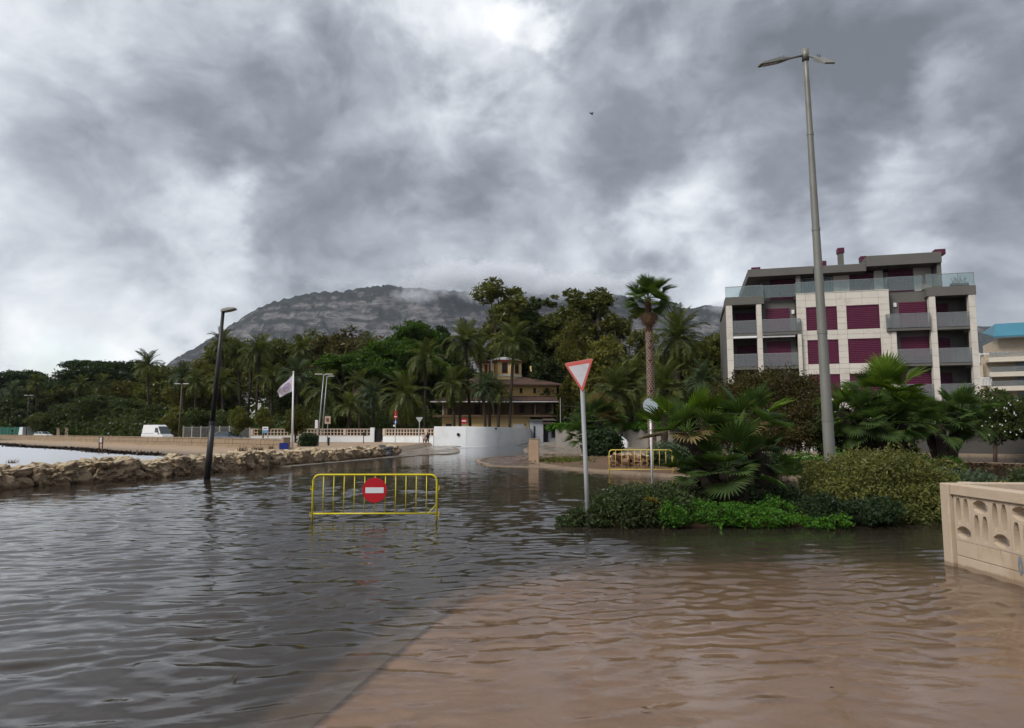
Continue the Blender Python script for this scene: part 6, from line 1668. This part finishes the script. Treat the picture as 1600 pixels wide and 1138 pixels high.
yy = 55.0; b_ = W(157, 708, yy)
T = thing('notice_post', 'pair of reddish wooden posts with a small white notice at the water edge', 'sign post', (b_.x, yy, -.1)); M_wood = mat('weathered_wood', (.14, .07, .045), .8, vary=.4, vscale=4)
for dx in (-.14, .12): MB().tube([(dx, 0, 0), (dx, 0, 1.45)], .045, 8).build('post', M_wood, T)
MB().box(-.09, .07, -.07, -.04, 1.0, 1.38).build('notice_board', M_signw, T)
MB().box(-.18, .16, -.04, .04, .9, .98).build('crosspiece', M_wood, T)

# ---- pillar, rubble, bits on the kerb island
b_ = G(835, 722, .1)
T = thing('concrete_pillar', 'squat beige concrete pillar on the tip of the kerb island', 'pillar', (b_.x, b_.y + .3, .05), R(-6))
M_pill = mat('beige_pillar', (.44, .31, .21), .75, vary=.3, vscale=1.5, dirt=((.28, .19, .12), 2, .5), bump=.3, bscale=15)
MB().box(-.27, .27, -.22, .22, 0, 1.28).build('shaft', M_pill, T, bevel=.02); MB().box(-.285, .285, -.235, .235, 1.282, 1.33).build('cap', M_kerb, T, bevel=.01); MB().box(-.31, -.272, -.2, .0, .0, 1.1).build('side_strip', M_kerb, T)
for i, (px, py, w_, lb) in enumerate(((972, 731, .55, 'leftmost reddish rock behind the far yellow barrier'), (990, 730, .5, 'middle reddish rock behind the far yellow barrier'), (1006, 731, .45, 'rightmost reddish rock behind the far yellow barrier'))):
    b_ = G(px, py, .15); T = thing('garden_rock', lb, 'rock', (b_.x, b_.y + .8, .3))
    boulder('stone', (0, 0, .05), w_ * .8, .4, .34, .2 * i, 30 + i, mat('reddish_rock', (.26, .15, .10), .9, vary=.4, vscale=2, bump=.8, bscale=8), T, 7)
b_ = G(1240, 735, .1); T = thing('soil_heap', 'bare reddish earth heap under the hedge by the tall lamp', 'earth heap', (b_.x, b_.y, .1))
boulder('earth', (0, 0, .1), 1.3, 1.0, .5, 0, 44, M_soil, T, 9)

# ---- bin, info boards, far road signs, blue box, person pair
def board(name, label, px, py_c, yy, wpx, hpx, zb, m, legs=2, extra=None, cat='sign'):
    c_ = W(px, py_c, yy); s_ = yy / F; T = thing(name, label, cat, (c_.x, yy, zb)); z_ = c_.z - zb; w_, h_ = wpx * s_ / 2, hpx * s_ / 2
    if legs == 1: MB().tube([(0, .06, -.2), (0, .06, z_ + h_ * .6)], .045, 8).build('post', M_metal, T)
    else:
        for s in (-1, 1): MB().tube([(s * w_ * .92, .06, -.2), (s * w_ * .92, .06, z_ + h_)], .05, 8).build('post', M_metal, T)
    MB().box(-w_, w_, -.02, .03, z_ - h_, z_ + h_).build('board', m, T, bevel=.004)
    return T, z_, w_, h_
T, z_, w_, h_ = board('info_board', 'blue and white beach information board on dark legs by the balustrade wall', 414.5, 672, 66, 9, 10, .3, M_signw)
MB().box(-w_ * .96, w_ * .96, -.026, -.021, z_ - h_ * .96, z_ - h_ * .05).build('blue_panel', mat('board_blue', (.16, .30, .48), .5), T); MB().box(-w_ * .6, w_ * .6, -.026, -.021, z_ + h_ * .35, z_ + h_ * .55).build('print_line', M_blue, T)
T, z_, w_, h_ = board('parking_board', 'square pale board with a dark red centre on a thin post', 512, 656.5, 70, 9, 12, .3, mat('pale_board', (.45, .36, .28), .6), 1)
MB().box(-w_ * .5, w_ * .5, -.028, -.021, -h_ * .45 + z_, h_ * .5 + z_).build('red_panel', mat('dull_red', (.16, .05, .04), .6), T)
T, z_, w_, h_ = board('narrow_board', 'narrow white vertical panel beside the grey bin', 494.5, 663, 66, 4.5, 13, .3, M_signw, 1)
b_ = W(494, 690, 64); T = thing('litter_bin', 'dark grey litter bin beside the round bush', 'bin', (b_.x, 64, .25))
MB().lathe([(.22, 0), (.26, .9), (.28, .92), (.28, .98), (.2, 1.0)], 14).build('bin_body', M_grey, T, smooth=False); MB().lathe([(.27, 0), (.27, .06), (.1, .14)], 14, Matrix.Translation((0, 0, 1.0))).build('lid', M_blk, T)
b_ = W(513.5, 690, 66); T = thing('bollard', 'short dark bollard right of the litter bin', 'bollard', (b_.x, 66, .3)); MB().lathe([(.1, -.2), (.1, .75), (.13, .77), (.13, .85), (.06, .92)], 12).build('post', M_blk, T)
b_ = W(568, 690, 80); T = thing('parking_meter', 'slim dark post with a small box before the right end of the long balustrade', 'post', (b_.x, 80, .2)); MB().tube([(0, 0, -.2), (0, 0, 1.1)], .05, 8).build('post', M_blk, T); MB().box(-.05, .32, -.1, .1, 1.1, 1.5).build('box', M_blk, T, bevel=.02)
b_ = W(447, 697, 56.5); T = thing('blue_crate', 'small blue and white crate at the end pier of the beach wall', 'crate', (b_.x, 56.0, .22), .2)
M_bluec = mat('blue_plastic', (.015, .03, .22), .45)
for a in ((-.35, .35, -.25, -.22, .1, .62), (-.35, .35, .22, .25, .1, .62), (-.35, -.32, -.219, .219, .1, .62), (.32, .35, -.219, .219, .1, .62), (-.319, .319, -.219, .219, .1, .13)): MB().box(*a).build('side', M_bluec, T)
for sx_ in (-1, 1):
    for sy_ in (-1, 1): MB().box(sx_ * .28 - .04, sx_ * .28 + .04, sy_ * .18 - .04, sy_ * .18 + .04, -.02, .099).build('leg', M_signw, T)
# red triangle + no entry + blue round on one pole
yy = 78; b_ = W(617.5, 690, yy); T = thing('road_sign_post', 'post with red triangle, no entry disc and blue disc before the shorter balustrade', 'road sign', (b_.x, yy, 0)); s_ = yy / F
def zpy(py): return CAM_H + (HOR - py) * s_
MB().tube([(0, .05, -.2), (0, .05, zpy(640))], .04, 8).build('pole', M_pole, T)
zc_ = zpy(645)
tri = [(-3.3 * s_, zc_ - 1.5 * s_), (3.3 * s_, zc_ - 1.5 * s_), (0, zc_ + 3.9 * s_)]
MB().prism(tri, 0, .02, Matrix.Rotation(R(90), 4, 'X')).build('triangle_plate', M_red, T)
mb = MB(); disc(mb, 3.1 * s_, -.03, .0, 24, 0, zpy(651.5)); o = mb.build('no_entry_plate', M_red, T); MB().box(-2.1 * s_, 2.1 * s_, -.036, -.031, zpy(652.2), zpy(650.8)).build('white_bar', M_signw, o)
mb = MB(); disc(mb, 3.3 * s_, -.03, .0, 24, 0, zpy(660)); o = mb.build('blue_plate', M_blue, T)
MB().box(-.4 * s_, .4 * s_, -.036, -.031, zpy(662.4), zpy(658.0)).build('white_arrow', M_signw, o); MB().prism([(-1.4 * s_, zpy(659.6)), (0, zpy(661.0)), (1.4 * s_, zpy(659.6)), (0, zpy(657.6))], .031, .038, Matrix.Rotation(R(90), 4, 'X')).build('arrow_head', M_signw, o)
MB().box(-.25, .0, -.03, .0, zpy(666.8), zpy(664)).build('small_plate', M_signw, T)
# back of a yield sign
b_ = W(655, 690, 74); yy = 74; s_ = yy / F
T = thing('yield_sign', 'grey back of a triangular yield sign in front of the balustrade and two walkers', 'road sign', (b_.x, yy, 0))
MB().tube([(0, 0, -.2), (0, 0, CAM_H + (HOR - 654) * s_)], .045, 8).build('pole', M_pole, T)
MB().prism([(p.x, p.y + CAM_H + (HOR - 661) * s_) for p in rounded_tri(11.5 * s_, 8.6 * s_, .06)], .05, .07, Matrix.Rotation(R(90), 4, 'X')).build('sign_plate', M_pole, T)
# no entry sign above the white wall
b_ = W(725, 660, 86); s_ = 86 / F; T = thing('no_entry_sign', 'no entry disc showing above the plain white wall before the villa', 'road sign', (b_.x, 86, 0))
MB().tube([(0, .05, -.2), (0, .05, CAM_H + (HOR - 654) * s_)], .04, 8).build('pole', M_pole, T); mb = MB(); disc(mb, 4.6 * s_, -.03, .0, 28, 0, CAM_H + (HOR - 658) * s_); o = mb.build('sign_plate', M_red, T)
MB().box(-3.2 * s_, 3.2 * s_, -.036, -.031, CAM_H + (HOR - 659) * s_, CAM_H + (HOR - 657) * s_).build('white_bar', M_signw, o)
for px in (682, 744, 749, 765):
    pass
# thin mast with wire right of the annexe
b_ = W(876, 690, 96); T = thing('utility_pole', 'thin pale utility pole at the right corner of the villa grounds', 'pole', (b_.x, 96, 0)); MB().tube([(0, 0, -.2), (0, 0, CAM_H + (HOR - 622) * 96 / F)], .045, 8).build('pole', M_pole, T); MB().tube([(0, 0, CAM_H + 41 * 96 / F), (4, 2, CAM_H + 41 * 96 / F - .3), (9, 4, CAM_H + 41 * 96 / F)], .015, 4).build('wire', M_metal, T)
# little pillars along the left road
for px, lb in ((92, 'pale stone gate pillar left of the other, under the left trees'), (105, 'pale stone gate pillar right of the other, under the left trees')):
    b_ = W(px, 680, 150); T = thing('gate_pillar', lb, 'pillar', (b_.x, 150, .3)); MB().box(-.35, .35, -.3, .3, -.2, 2.2).build('shaft', M_kerb, T); MB().box(-.42, .42, -.37, .37, 2.203, 2.35).build('cap', M_kerb, T)

# ---- vehicles
M_carw = mat('white_car_paint', (.66, .67, .68), .25, spec=.6, vary=.05, vscale=1)
M_carg = mat('silver_car_paint', (.30, .32, .35), .3, spec=.6, metal=.3, vary=.05, vscale=1)
M_carb = mat('blue_grey_car_paint', (.10, .13, .18), .3, spec=.6, metal=.3, vary=.05, vscale=1)
M_cglass = mat('car_glass', (.03, .045, .05), .08, spec=.8)
M_tail = mat('tail_lamp_red', (.35, .02, .02), .25)
M_head = mat('headlight_glass', (.55, .58, .60), .12)
def vehicle(name, label, cat, loc, rz, L_, Wd, prof_low, prof_cab, paint, wheels, wr_=.32, van=False):
    """side profiles (x, z) lofted over the width with tumblehome"""
    T = thing(name, label, cat, loc, rz)
    def side_loft(nm, prof, ws, m, zs=None):
        rings = []
        for wy, ins in ws: rings.append([(x_ + ins * (.5 - (x_ + L_ / 2) / L_) * 2 * .5, wy, z_ - ins * .25 * (z_ > prof_low_mid)) for x_, z_ in prof])
        return MB().loft(rings).build(nm, m, T, bevel=.03)
    prof_low_mid = .8
    body = side_loft('body', prof_low, [(-Wd / 2, .16), (-Wd / 2 + .08, .02), (Wd / 2 - .08, .02), (Wd / 2, .16)], paint)
    rings = []
    for wy, zf in ((-Wd / 2 + .10, 0), (-Wd / 2 + .12, 0), (Wd / 2 - .12, 0), (Wd / 2 - .10, 0)): rings.append([(x_, wy * (1 - .16 * (z_ - prof_cab[0][1])), z_) for x_, z_ in prof_cab])
    cab = MB().loft(rings).build('cabin', paint if van else M_cglass, T, bevel=.02)
    # roof skin and pillars
    zt = max(z_ for _, z_ in prof_cab); top = [x_ for x_, z_ in prof_cab if z_ > zt - .06]
    if not van:
        MB().box(min(top) + .02, max(top) - .02, -Wd * .36, Wd * .36, zt - .01, zt + .025).build('roof', paint, T, bevel=.012)
        q0, q1 = prof_cab[0], prof_cab[-1]
        for s in (-1, 1):
            for a, b_ in ((prof_cab[0], prof_cab[1]), (prof_cab[-1], prof_cab[-2]), (((prof_cab[0][0] + prof_cab[-1][0]) / 2, prof_cab[0][1]), ((min(top) + max(top)) / 2, zt))):
                f = lambda p: Vector((p[0], s * (Wd / 2 - .10) * (1 - .16 * (p[1] - prof_cab[0][1])) + s * .006, p[1]))
                MB().tube([f(a), f(b_)], .035, 5).build('window_pillar', paint, T)
    for wx_ in wheels:
        for s in (-1, 1):
            wl = MB().lathe([(wr_ * .6, -.1), (wr_, -.08), (wr_, .08), (wr_ * .6, .1)], 20, Matrix.Translation((wx_, s * (Wd / 2 - .10), wr_)) @ Matrix.Rotation(R(90), 4, 'X')).build('wheel', M_rubber, T)
            MB().lathe([(wr_ * .58, -.115), (wr_ * .58, .115)], 16, Matrix.Translation((wx_, s * (Wd / 2 - .10), wr_)) @ Matrix.Rotation(R(90), 4, 'X')).build('rim', M_metal, wl)
    xf, xr = L_ / 2, -L_ / 2
    for s in (-1, 1):
        MB().box(xf - .22, xf - .02, s * (Wd / 2 - .28) - .17, s * (Wd / 2 - .28) + .17, .58, .76).build('headlight', M_head, T, bevel=.03)
        MB().box(xr + .0, xr + .10, s * (Wd / 2 - .2) - .12, s * (Wd / 2 - .2) + .12, .68, .92).build('tail_light', M_tail, T, bevel=.02)
        MB().box(prof_cab[-1][0] - .35, prof_cab[-1][0] - .2, s * (Wd / 2 + .06) - .08, s * (Wd / 2 + .06) + .08, prof_cab[0][1] + .02, prof_cab[0][1] + .2).build('wing_mirror', M_blk, T, bevel=.02)
    MB().box(xf - .06, xf + .03, -Wd * .42, Wd * .42, .28, .5).build('front_bumper', M_grey if van else paint, T, bevel=.03); MB().box(xr - .03, xr + .06, -Wd * .42, Wd * .42, .3, .5).build('rear_bumper', M_grey if van else paint, T, bevel=.03)
    MB().box(xf + .031, xf + .04, -.26, .26, .36, .47).build('number_plate', M_signw, T)
    return T
low_car = [(-2.1, .3), (-2.12, .75), (-2.0, .95), (-1.2, .98), (.8, .95), (1.75, .80), (2.08, .62), (2.1, .3)]
cab_car = [(-1.95, .94), (-1.35, 1.42), (.1, 1.45), (.95, .93)]
low_van = [(-2.6, .35), (-2.62, 1.1), (-2.5, 1.15), (1.6, 1.15), (2.45, .95), (2.62, .65), (2.6, .35)]
cab_van = [(-2.58, 1.10), (-2.5, 2.5), (.85, 2.5), (1.2, 2.3), (1.95, 1.12)]
p = W(246, 680, 104)
T = vehicle('panel_van', 'white high roofed panel van parked behind the beach wall', 'van', (p.x, 104, .32), R(-28), 5.2, 1.95, low_van, cab_van, M_carw, (-1.6, 1.6), .34, van=True)
# windscreen and cab side window lie on the van's own slopes
MB().add([(1.24, -.80, 2.24), (1.24, .80, 2.24), (1.95, .84, 1.20), (1.95, -.84, 1.20)], [(0, 1, 2, 3)]).build('windscreen', M_cglass, T)
T.children[-1].location = (.02, 0, .012)
for s in (-1, 1): MB().add([(.55, s * .885, 1.35), (1.50, s * .885, 1.35), (1.12, s * .80, 2.05), (.55, s * .80, 2.05)], [(0, 1, 2, 3)]).build('side_window', M_cglass, T)
MB().box(-2.4, .4, -.905, -.895, 1.18, 1.22).build('side_moulding', M_grey, T)
p = W(343, 685, 86); vehicle('parked_car', 'small silver hatchback left of two cars behind the beach wall', 'car', (p.x, 87, .3), R(150), 4.0, 1.7, low_car, cab_car, M_carg, (-1.3, 1.3))
p = W(360, 685, 84); vehicle('parked_car', 'blue grey car right of two cars behind the beach wall', 'car', (p.x, 84.0, .3), R(-25), 4.0, 1.7, low_car, cab_car, M_carb, (-1.3, 1.3))
p = W(58, 685, 150); vehicle('parked_car', 'white car parked far left beyond the beach wall', 'car', (p.x, 152, .35), R(-20), 4.2, 1.75, low_car, cab_car, M_carw, (-1.3, 1.3))
p = W(41, 685, 158); vehicle('parked_van', 'small white van beside the green screen fence', 'van', (p.x, 160, .35), R(60), 5.2, 1.95, low_van, cab_van, M_carw, (-1.6, 1.6), .34, van=True)
p = W(944, 690, 60); vehicle('parked_car', 'white car half hidden behind the round bushy palm', 'car', (p.x, 60, .05), R(168), 4.1, 1.75, low_car, cab_car, M_carw, (-1.3, 1.3))

# ---- people
M_skin = mat('skin', (.42, .25, .18), .6, vary=.08)
def skin_body(name, joints, edges, m, parent, lev=2):
    me = bpy.data.meshes.new(name); me.from_pydata([j[0] for j in joints], edges, []); me.materials.append(m)
    o = put(name, me, parent); sk = o.modifiers.new('skin', 'SKIN'); sk.use_smooth_shade = True
    for i, j in enumerate(joints):
        v = me.skin_vertices[0].data[i]; v.radius = j[1] if isinstance(j[1], tuple) else (j[1], j[1]); v.use_root = (i == 0)
    sb = o.modifiers.new('subdivision', 'SUBSURF'); sb.levels = lev; sb.render_levels = lev
    return o
def person(label, px, yy, zb, yaw, top_m, low_m, hair_m, stride=.18, shorts=True, hair_len=.05, bag=None):
    p = W(px, 690, yy); T = thing('person', label, 'person', (p.x, yy, zb), yaw)
    s = stride
    J = [((0, 0, .95), (.13, .10)), ((0, 0, 1.15), (.12, .085)), ((0, 0, 1.36), (.15, .095)), ((0, .01, 1.47), (.055, .05)), ((0, -.01, 1.56), (.075, .085)), ((0, -.01, 1.66), (.075, .09)), ((0, 0, 1.73), (.045, .05)),
         ((.17, 0, 1.40), .05), ((.23, .05, 1.13), .038), ((.24, -.06, .90), .028), ((.24, -.09, .82), (.03, .018)), ((-.17, 0, 1.40), .05), ((-.23, -.02, 1.13), .038), ((-.23, -.12, .92), .028), ((-.23, -.15, .84), (.03, .018)),
         ((.09, 0, .88), .09), ((.10, -s * .7, .50), .055), ((.10, -s * .3, .09), .038), ((.10, -s * .3 - .14, .03), (.035, .025)), ((-.09, 0, .88), .09), ((-.10, s * .3, .50), .055), ((-.10, s * 1.3, .14), .038), ((-.10, s * 1.3 - .12, .05), (.035, .025))]
    E = [(0, 1), (1, 2), (2, 3), (3, 4), (4, 5), (5, 6), (2, 7), (7, 8), (8, 9), (9, 10), (2, 11), (11, 12), (12, 13), (13, 14), (0, 15), (15, 16), (16, 17), (17, 18), (0, 19), (19, 20), (20, 21), (21, 22)]
    skin_body('body', J, E, M_skin, T)
    for hand, sx_ in (((.24, -.10, .80), 1), ((-.23, -.16, .82), -1)):
        for k_ in range(4):
            a = Vector(hand) + Vector((sx_ * .003, (k_ - 1.5) * .018, 0)); L_ = (.06, .072, .07, .055)[k_]
            MB().tube([a + Vector((0, 0, .02)), a + Vector((-sx_ * .004, -.004, -L_ * .5)), a + Vector((-sx_ * .016, -.006, -L_))], [.008, .008, .006], 6).build('finger', M_skin, T, smooth=True)
        a = Vector(hand); MB().tube([a + Vector((0, -.02, .03)), a + Vector((-sx_ * .01, -.045, 0)), a + Vector((-sx_ * .015, -.05, -.025))], [.010, .009, .007], 6).build('thumb', M_skin, T, smooth=True)
    up = 1.16
    sh = [((0, 0, .98), (.16, .13)), ((0, 0, 1.15), (.15, .115)), ((0, 0, 1.36), (.175, .12)), ((0, .01, 1.43), (.09, .08)), ((.18, 0, 1.40), .068), ((.215, .02, 1.24), .058), ((-.18, 0, 1.40), .068), ((-.215, -.01, 1.24), .058)]
    skin_body('shirt', sh, [(0, 1), (1, 2), (2, 3), (2, 4), (4, 5), (2, 6), (6, 7)], top_m, T)
    lw = [((0, 0, .98), (.15, .125)), ((.095, -.01, .86), .105), ((.10, -s * .55, .56 if shorts else .12), .085 if shorts else .06), ((-.095, 0, .86), .105), ((-.10, s * .25, .56 if shorts else .14), .085 if shorts else .06)]
    skin_body('trousers' if not shorts else 'shorts', lw, [(0, 1), (1, 2), (0, 3), (3, 4)], low_m, T)
    hr_ = [((0, .03, 1.70), (.085, .085)), ((0, .07, 1.62), (.08, .05)), ((0, .08, 1.62 - hair_len), (.05, .03))]
    skin_body('hair', hr_, [(0, 1), (1, 2)], hair_m, T)
    for sx_ in (-1, 1):
        MB().lathe([(.001, -.011), (.011, 0), (.001, .011)], 8, Matrix.Translation((sx_ * .03, -.088, 1.62))).build('eye', M_blk, T); MB().lathe([(.008, -.02), (.014, 0), (.008, .025)], 8, Matrix.Translation((sx_ * .082, 0, 1.60))).build('ear', M_skin, T)
    MB().tube([(0, -.085, 1.63), (0, -.108, 1.59), (0, -.09, 1.575)], [.008, .014, .008], 6).build('nose', M_skin, T); MB().box(-.022, .022, -.092, -.08, 1.535, 1.543).build('mouth', M_redp, T)
    for sx_, y_ in ((.10, -s * .3), (-.10, s * 1.3)): MB().box(sx_ - .045, sx_ + .045, y_ - .2, y_ + .06, 0 if sx_ > 0 else .03, .055 if sx_ > 0 else .085).build('shoe', M_signw, T, bevel=.02)
    return T
M_shirtw = mat('pale_shirt', (.55, .50, .48), .9); M_short = mat('tan_shorts', (.30, .20, .15), .9); M_blkc = mat('black_cloth', (.02, .02, .022), .9); M_hair = mat('brown_hair', (.04, .025, .016), .8); M_denim = mat('denim', (.08, .10, .15), .9)
person('person in a pale shirt and shorts walking in front of the balustrade', 663.2, 78, 0.0, R(20), M_shirtw, M_short, M_hair)
T2 = person('person in dark clothes with a black backpack walking beside the pale shirted one', 667.8, 78.4, 0.0, R(-155), M_blkc, M_short, M_hair, hair_len=.2)
bp_ = thing('backpack', 'black backpack on the walker in dark clothes', 'backpack', T2.matrix_world @ Vector((0, 0, 0)))
bp_.location = T2.location; bp_.rotation_euler = T2.rotation_euler
MB().box(-.14, .14, .10, .26, 1.0, 1.42).build('bag_body', M_blkc, bp_, bevel=.05)
for sx_ in (-1, 1): MB().tube([(sx_ * .09, .12, 1.40), (sx_ * .10, -.03, 1.47), (sx_ * .10, -.12, 1.32), (sx_ * .12, .10, 1.05)], .015, 6).build('strap', M_blkc, bp_)

# ---- bird
yy = 45; c_ = W(924, 178, yy); T = thing('bird', 'small dark bird gliding high in the grey clouds', 'bird', c_)
me = MB(); rings = []
for t_, r1 in ((-.16, .004), (-.12, .02), (-.05, .035), (.04, .038), (.10, .028), (.14, .024), (.17, .008), (.2, .002)): rings.append([(t_ * .8 + 0, r1 * math.cos(a), r1 * math.sin(a) - t_ * .5) for a in np.linspace(0, 2 * math.pi, 9)[:-1]])
me.loft(rings)
for s in (-1, 1): me.add([(-.05, s * .02, .03), (.07, s * .02, -.02), (.09, s * .2, .07), (.0, s * .42, .03), (-.03, s * .2, .08)], [(0, 1, 2, 4), (4, 2, 3)])
me.add([(-.12, -.015, .06), (-.12, .015, .06), (-.2, .04, .11), (-.2, -.04, .11)], [(0, 1, 2, 3)])
me.build('body', M_blk, T)
T.rotation_euler = (R(20), 0, R(20))

# ================================================================== NEAR LATTICE WALL
M_cel = mat('beige_concrete_block', (.52, .42, .315), .75, vary=.16, vscale=1.6, dirt=((.36, .26, .17), 1.3, .65), bump=.45, bscale=45, line=.07)
M_mort = mat('grey_mortar', (.26, .21, .16), .9)
def lens(cx, cz, hw, hh, vertical, n=10):
    pts = []
    if vertical:
        for i in range(n + 1): a = -1 + 2 * i / n; pts.append((cx + hw * (1 - .45 * a * a) * (1 if abs(a) < .999 else .8), cz + hh * a))
        for i in range(n + 1): a = 1 - 2 * i / n; pts.append((cx - hw * (1 - .45 * a * a) * (1 if abs(a) < .999 else .8), cz + hh * a))
    else:
        for i in range(n + 1): a = -1 + 2 * i / n; pts.append((cx - hw * a, cz + hh * (1 - .62 * a * a)))
        for i in range(n + 1): a = 1 - 2 * i / n; pts.append((cx - hw * a, cz - hh * (1 - .62 * a * a)))
    return pts
def lattice_mesh(flip, wid=.33, hgt=.57, th=.16):
    outer = [(.0, .0), (wid, .0), (wid, hgt), (.0, hgt)]
    if not flip: holes = [lens(.085, .375, .05, .165, True), lens(.235, .375, .05, .165, True), lens(.165, .105, .132, .082, False)]
    else: holes = [lens(.085, .195, .05, .165, True), lens(.235, .195, .05, .165, True), lens(.165, .465, .132, .082, False)]
    loops = [[Vector((x_, z_, 0)) for x_, z_ in outer]] + [[Vector((x_, z_, 0)) for x_, z_ in h] for h in holes]
    flat = [v for l in loops for v in l]; tris = tessellate_polygon(loops); n = len(flat)
    vs = [(v.x, 0, v.y) for v in flat] + [(v.x, th, v.y) for v in flat]
    fs = [tuple(t_) for t_ in tris] + [tuple(n + i for i in reversed(t_)) for t_ in tris]; b_ = 0
    for l in loops:
        m_ = len(l); fs += [(b_ + i, b_ + (i + 1) % m_, n + b_ + (i + 1) % m_, n + b_ + i) for i in range(m_)]; b_ += m_
    me = MB().add(vs, fs).mesh('lattice_block', M_cel)
    import bmesh
    bm = bmesh.new(); bm.from_mesh(me); bmesh.ops.recalc_face_normals(bm, faces=bm.faces); bm.to_mesh(me); bm.free()
    return me
LA, LB = lattice_mesh(False), lattice_mesh(True)
M_stain = mat('faded_blue_paint_mark', (.20, .24, .28), .8)
def lattice_wall(label, o_, ang, n_units, first_post=True):
    T = thing('lattice_wall', label, 'wall', (o_[0], o_[1], 0), ang); L_ = n_units * .335
    q = random.Random(5); x0 = .21
    for i in range(n_units): put('lattice_block', LA if i % 2 == 0 else LB, T, loc=(x0 + i * .335, .0, .355))
    MB().box(x0 - .03, x0 + L_ + .03, -.03, .19, .93, 1.065).build('top_rail', M_cel, T, bevel=.012)
    MB().box(0.0, x0 - .035, -.045, .205, -.25, 1.07).build('corner_post', M_cel, T, bevel=.012)
    MB().box(x0 - .032, x0 - .003, .02, .14, -.2, .925).build('mortar_strip', M_mort, T)
    # two courses of blocks above the water and one below
    for c_, (z0, z1, sh_) in enumerate(((.16, .35, 0), (-.035, .156, -.2), (-.23, -.039, 0))):
        i = 0; xx_ = x0 - .0 + (sh_ if sh_ else 0) 
        while xx_ < x0 + L_:
            a = max(xx_, x0); b_ = min(xx_ + .4, x0 + L_)
            if b_ - a > .05: MB().box(a + .003, b_ - .003, q.uniform(-.006, .003), .16, z0 + .002, z1 - .002).build('concrete_block', M_cel, T, bevel=.004)
            xx_ += .4
    MB().box(x0, x0 + L_, .012, .15, -.2, .352).build('mortar_bed', M_mort, T)
    return T
cx_, cy_ = 5.80, 9.17
lw1 = lattice_wall('near beige concrete lattice wall with blue paint mark, running towards the viewer', (cx_, cy_), R(-90.3), 14)
# painted mark: a flat smear on the face of the wall
mk = MB(); n = 18; mk.add([(1.33 + .035 * math.cos(2 * math.pi * i / n), -.0085, .235 + .11 * math.sin(2 * math.pi * i / n)) for i in range(n)] + [(1.328 + .012 * math.cos(2 * math.pi * i / n), -.0085, .225 + .05 * math.sin(2 * math.pi * i / n)) for i in range(n)],
    [(i, (i + 1) % n, n + (i + 1) % n, n + i) for i in range(n)]); mk.build('paint_mark', M_stain, lw1)
lw2 = lattice_wall('beige concrete lattice wall running right from the near corner post', (cx_ + .30, cy_ - .03), R(-3), 14)
for px, py, lb, mm2 in ((366, 1060, 'curled orange brown leaf floating left of the concrete slab edge', L_palmd), (690, 905, 'dark leaf floating behind the end of the slab edge', L_brown), (1008, 1108, 'small reddish leaf on the wet slab at bottom centre', L_palmd)):
    p = G(px, py, .006); T = thing('floating_leaf', lb, 'leaf', p, px)
    MB().add([(-.03, 0, .004), (0, .014, .014), (.034, 0, .006), (0, -.014, .012), (0, 0, .004)], [(0, 4, 1), (4, 2, 1), (0, 3, 4), (4, 3, 2)]).build('blade', mm2, T)
# a leaf floating on the water
p = G(1300, 1076, .004); T = thing('floating_leaf', 'tiny dark leaf on the shallow water at bottom right', 'leaf', p)
MB().add([(-.02, 0, .004), (0, .012, .009), (.022, 0, .004), (0, -.012, .008)], [(0, 1, 2), (0, 2, 3)]).build('blade', M_blkc, T)
